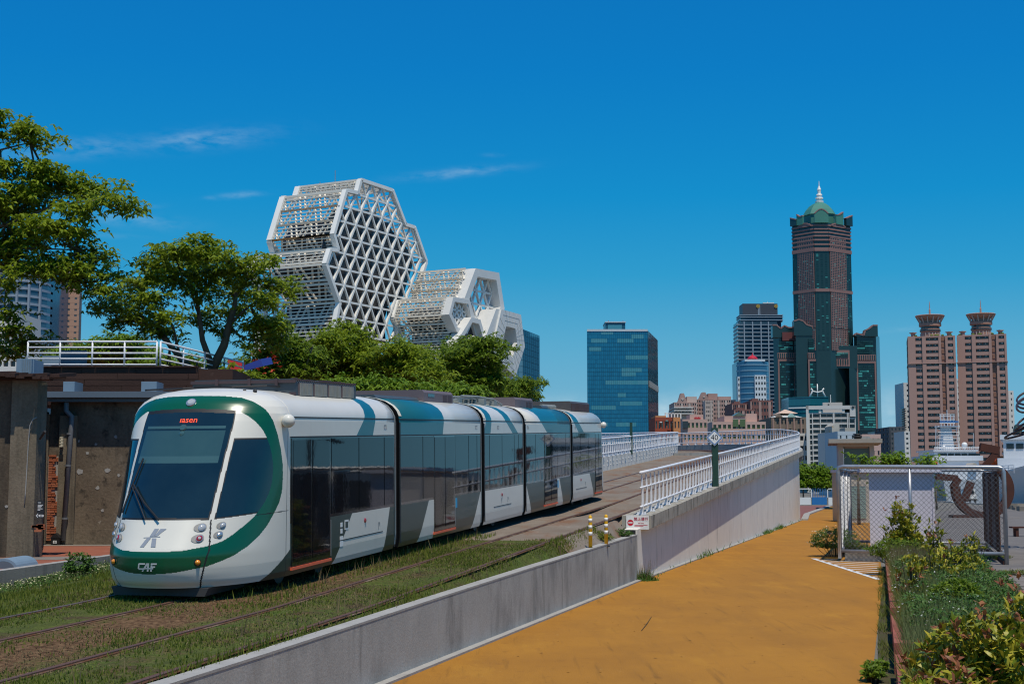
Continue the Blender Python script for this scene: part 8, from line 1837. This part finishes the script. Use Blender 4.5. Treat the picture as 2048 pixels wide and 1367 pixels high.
c_ = at_z(158, 1140, .95); weed_bush('leafy weed clump standing above the grass near the left kerb wall', (c_.x, c_.y, .75), (.35, .35, .55), 150, M['weed'], .10, .04)
p = sl(19.6, 3.75); weed_bush('green weeds at the foot of the yellow bollards on the wall top', (p.x, p.y, 1.22), (.45, .35, .22), 160, M['weed'], .08, .03)
p = sl(17.5, 3.5); weed_bush('grassy green tuft behind the low wall left of the bollards', (p.x, p.y, 1.2), (.5, .9, .25), 320, M['grass'], .12, .025)
c_ = at_z(1288, 1160, 0); tf = thing('grass_tuft', 'tuft of grass and weeds where the low wall meets the ramp wall', 'grass', c_); n = 520; x, y = rng.normal(0, .17, n), rng.normal(0, .17, n); h = rng.uniform(.08, .34, n) * np.clip(1.3 - 2.2 * np.hypot(x, y), .3, 1.3)
link('blades', np_mesh('blades', *blades(x, y, np.zeros(n), h, np.full(n, .022), rng.uniform(.2, 1.0, n)), M['weed']), tf, kind='stuff'); n = 60; x, y = rng.normal(0, .12, n), rng.normal(0, .12, n); link('dry_stalks', np_mesh('dry_stalks', *blades(x, y, np.zeros(n), rng.uniform(.35, .65, n), np.full(n, .014), rng.uniform(.1, .45, n)), M['drygrass']), tf, kind='stuff')
c_ = at_z(1655, 1112, 0); weed_bush('white-flowered bush at the left foot of the cage', (c_.x + .3, c_.y, 0), (1.0, .9, 1.05), 900, M['weed'], .10, .035, flowers=150)
c_ = at_z(1715, 1112, 0); weed_bush('low green weeds below the front rail of the cage', (c_.x, c_.y, 0), (.55, .4, .5), 220, M['weed'], .10, .04)
n = 2600; t_ = rng.uniform(.5, 67, n); keep = rng.uniform(0, 1, n) < np.clip((vnoise(t_, t_ * 0, .23, 3) - .45) * 3.2, .05, 1) * np.clip(.15 + t_ / 60, 0, 1); t_ = t_[keep]; q_ = [ramp_xy(t, .05 + abs(rng.normal(0, .09))) for t in t_]
V, T = blades(np.array([p.x for p in q_]), np.array([p.y for p in q_]), np.zeros(len(q_)), rng.uniform(.04, .30, len(q_)) * (.4 + vnoise(t_, t_ * 0, .5, 9)), np.full(len(q_), .04), rng.uniform(.2, 1.1, len(q_))); o = link('weeds', np_mesh('weeds', V, T, M['weed']), kind='stuff'); tag(o, 'patchy green weeds growing along the foot of the ramp wall', 'weeds')
# ---------------- planter on the right
def lk(s): return 10.66 + .013 * s
ZP = .34
def ppt(s, l, z): p = sl(s, l); return (p.x, p.y, z)
grid_sheet('planter_soil', lambda s, v: ppt(s, lk(s) + .3 + v * 2.7, ZP - .05 + .06 * math.sin(s * 1.3 + v * 5)), np.linspace(-9, 30, 30), np.linspace(0, 1, 6), M['soil'])
pl_ = thing('planter', 'red rendered planter kerb along the right side of the yellow path', 'planter', ppt(10, lk(10), 0))
def kblock(s0, s1, l0, l1, z0, z1, name='kerb_block', m='planter'):
    b = MB(); q_ = [ppt(s0, lk(s0) + l0, z0), ppt(s0, lk(s0) + l1, z0), ppt(s1, lk(s1) + l1, z0), ppt(s1, lk(s1) + l0, z0)]; b.add(q_ + [(x, y, z1) for x, y, _ in q_], [(3, 2, 1, 0), (4, 5, 6, 7), (0, 1, 5, 4), (1, 2, 6, 5), (2, 3, 7, 6), (3, 0, 4, 7)]); return part(name, b, M[m], pl_)
edges_ = [-9, -3.6, 2.05, 2.5, 7.9, 13.2, 18.6, 24.0, 29.5]
for s0, s1 in ((-9, -3.5), (-3.4, 1.5), (2.6, 7.6), (8.5, 13.2), (13.3, 18.4), (18.5, 24), (24.1, 29.5)): kblock(s0, s1 - .02, 0, .30, -.05, ZP)
for s0 in (2.0, 8.05): kblock(s0, s0 + .42, -.01, .95, -.05, ZP + .10)
for s0 in (13.1, 18.3, 23.9): kblock(s0, s0 + .3, -.005, .6, -.05, ZP + .05)
kblock(29.5, 29.8, 0, 3.0, -.05, ZP); kblock(-9, 29.5, 2.75, 3.0, -.05, ZP - .06)
def planter_grass(name, n, s0, s1, hmin, hmax, m, seed, label, w=.012, lean=.6, l0=.15, l1=2.75, thr=.1):
    s = rng.uniform(s0, s1, n); v = l0 + (l1 - l0) * rng.uniform(0, 1, n) ** 1.25; l = lk(s) + v; nz_ = vnoise(s, v, .9, seed); keep = rng.uniform(0, 1, n) < np.clip((nz_ - thr) * 2.4, .05, 1); s, l, nz_ = s[keep], l[keep], nz_[keep]; x, y = sl_np(s, l); h = rng.uniform(hmin, hmax, len(s)) * (.5 + nz_) * np.clip(1.25 - .3 * (l - lk(s)), .25, 1)
    V, T = blades(x, y, np.full(len(s), ZP - .05), h, np.full(len(s), w), rng.uniform(.1, lean, len(s))); o = link(name, np_mesh(name, V, T, m), kind='stuff'); tag(o, label, 'grass')
planter_grass('tall_grass', 26000, 0, 29.3, .18, .60, M['tallgrass'], 3, 'tall grey-green grass filling the planter'); planter_grass('grass', 26000, -6, 29.3, .15, .45, M['grass'], 9, 'green grass filling the planter', .016, .9); planter_grass('dry_grass', 9000, 20, 29.3, .3, .75, M['drygrass'], 12, 'pale feathery grass at the cage end of the planter', .012, .3, .2, 2.0, .0)
n = 5200; s = rng.uniform(-4, 28, n); v = rng.uniform(.2, 2.6, n); keep = rng.uniform(0, 1, n) < np.clip((vnoise(s, v, .7, 77) - .42) * 5, 0, 1); s, v = s[keep], v[keep]; x, y = sl_np(s, lk(s) + v); P = np.stack([x, y, ZP + rng.uniform(0, .42, len(s))], 1); V, Q = whorls(P, 5, .11, .035, .25, .5, .4); o = link('weeds', np_mesh('weeds', V, Q, M['weed']), kind='stuff'); tag(o, 'leafy green weeds among the planter grass', 'weeds')
n = 240; s = rng.uniform(2, 29, n); v = np.abs(rng.normal(.6, .7, n)); x, y = sl_np(s, lk(s) + v); P = np.stack([x, y, ZP + rng.uniform(.25, .6, n)], 1); V, Q = whorls(P, 6, .018, .014, 0, .2); o = link('weed_flowers', np_mesh('weed_flowers', V, Q, M['flower']), kind='stuff'); tag(o, 'small white flowers dotted over the planter', 'flowers')
# gutter strip beside the path: dark gap with weeds
grid_sheet('gutter_strip', lambda s, v: ppt(s, lk(s) - .24 + v * .26, -.004), np.linspace(-12, 29.5, 20), np.linspace(0, 1, 2), M['soil'])
n = 3000; s = rng.uniform(-6, 29, n); v = rng.uniform(-.24, .02, n); keep = rng.uniform(0, 1, n) < np.clip((vnoise(s, v * .2, .9, 55) - .42) * 5, .02, 1); s, v = s[keep], v[keep]; x, y = sl_np(s, lk(s) + v); V, T = blades(x, y, np.full(len(s), -.01), rng.uniform(.03, .16, len(s)), np.full(len(s), .012), rng.uniform(.2, 1.2, len(s))); o = link('grass', np_mesh('grass', V, T, M['grass']), kind='stuff'); tag(o, 'weeds growing in the gutter between path and planter', 'grass')
for px, py in ((1755, 1350), (1745, 1362)):
    c_ = at_z(px, py, 0); weed_bush('dark leafy weed in the gutter at the bottom of the photo, %s' % ('near the planter' if px > 1750 else 'over the path edge'), (c_.x, c_.y, 0), (.16, .2, .22), 60, M['leaf2'], .09, .05)
# croton shrubs
def croton(label, c, r, n, nr, ln=.15, wd=.058, group='croton shrubs in the planter'):
    t = thing('croton_shrub', label, 'shrub', c, group); 
    for nm, nn, m in (('leaves', n, M['croton']), ('young_leaves', nr, M['crotonr'])):
        if not nn: continue
        d = norm(rng.normal(0, 1, (nn, 3))); d[:, 2] = np.abs(d[:, 2]) * .9 + (0 if nm == 'leaves' else .15); rad = rng.uniform(.35 if nm == 'leaves' else .85, 1.0, (nn, 1)) ** .6; lump = 1 + .22 * np.sin(d[:, :1] * 9 + d[:, 1:2] * 7); P = d * rad * lump * np.asarray(r); P[:, 2] += .08
        V, Q = whorls(P, 7 if nm == 'leaves' else 5, ln if nm == 'leaves' else ln * .8, wd, .1, .75, .35); link(nm, np_mesh(nm, V, Q, m), t)
        if nm == 'leaves': PS = P
    b = MB()
    for q_ in PS[:: max(1, n // 60)]: b.tube([(q_[0] * .15, q_[1] * .15, -.05), (q_[0] * .6, q_[1] * .6, q_[2] * .45), tuple(q_)], [.016, .011, .006], 5)
    link('stems', b.mesh('stems', M['twig']), t); return t
def cpx(px, py, Y): q_ = at_y(px, py, Y); return (q_.x, q_.y, ZP - .05)
croton('big glossy croton shrub with red young leaves filling the bottom right corner', cpx(1975, 1300, 15.2), (.78, .75, .92), 640, 60)
croton('second big croton shrub at the right edge of the photo', cpx(2065, 1250, 16.2), (.62, .6, 1.10), 420, 45)
croton('low front croton shrub at the bottom edge beside the kerb', cpx(1880, 1360, 13.6), (.50, .5, .52), 330, 30)
croton('sparse yellow croton in the middle of the planter', cpx(1870, 1110, 33), (.75, .7, .95), 130, 6, .16, .06)
croton('yellow croton in front of the right cage rail', cpx(1915, 1105, 36), (.75, .6, .85), 110, 6, .16, .06)
croton('lone orange-tipped croton stem near the planter kerb', cpx(1822, 1120, 29), (.35, .3, .95), 36, 14, .15, .055)
croton('tall dense croton in front of the mauve shed', cpx(1806, 1030, 45), (.62, .6, 1.75), 420, 8, .17, .07)
croton('slender yellow croton right of the tall one before the shed', cpx(1868, 1065, 43), (.42, .4, 1.35), 60, 2, .17, .07)
croton('small croton twig by the right cage post', cpx(1945, 1080, 39), (.35, .3, .95), 26, 3, .16, .06)
c_ = cpx(1795, 1080, 43); weed_bush('spreading green bush at the foot of the tall croton', c_, (.95, .7, .75), 420, M['leaf2'], .13, .045)
c_ = cpx(1912, 1165, 27); weed_bush('dense dark green bush in the right half of the planter', c_, (.52, .5, .62), 520, M['leaf2'], .10, .045)
for k, (px, py) in enumerate(((1985, 1118), (1945, 1100), (2040, 1150))): c_ = at_z(px, py, 0); weed_bush('low grass tuft on the plaza %s' % ('right of the cage post', 'below the cage rail', 'at the right photo edge')[k], (c_.x, c_.y, 0), (.8, .4, .14), 160, M['grass'], .12, .02, name='grass_tuft', cat='grass', group='grass tufts on the plaza')
# dry leaves and twigs on the path
b = MB()
for k in range(70):
    s, l = rng.uniform(-6, 18), rng.uniform(4.4, 10.2); x, y = sl(s, l); a = rng.uniform(0, 6.28); r_ = rng.uniform(.015, .04); b.add([(x + r_ * math.cos(a), y + r_ * math.sin(a), .006), (x - r_ * .35 * math.sin(a), y + r_ * .35 * math.cos(a), .012), (x - r_ * math.cos(a), y - r_ * math.sin(a), .006), (x + r_ * .35 * math.sin(a), y - r_ * .35 * math.cos(a), .008)], [(0, 1, 2, 3)])
o = link('fallen_leaves', b.mesh('fallen_leaves', mat('dry_leaf', (.10, .055, .025), rough=.9)), kind='stuff'); tag(o, 'few dry leaves scattered on the yellow path', 'leaves')
tw_ = at_z(1295, 1243, 0); b = MB(); b.tube([at_z(1283, 1260, .01), at_z(1294, 1246, .015), at_z(1303, 1232, .012)], [.006, .008, .004], 5); solo('twig', b, M['twig'], 'thin fallen twig lying on the yellow path', 'twig', loc=tuple(tw_))
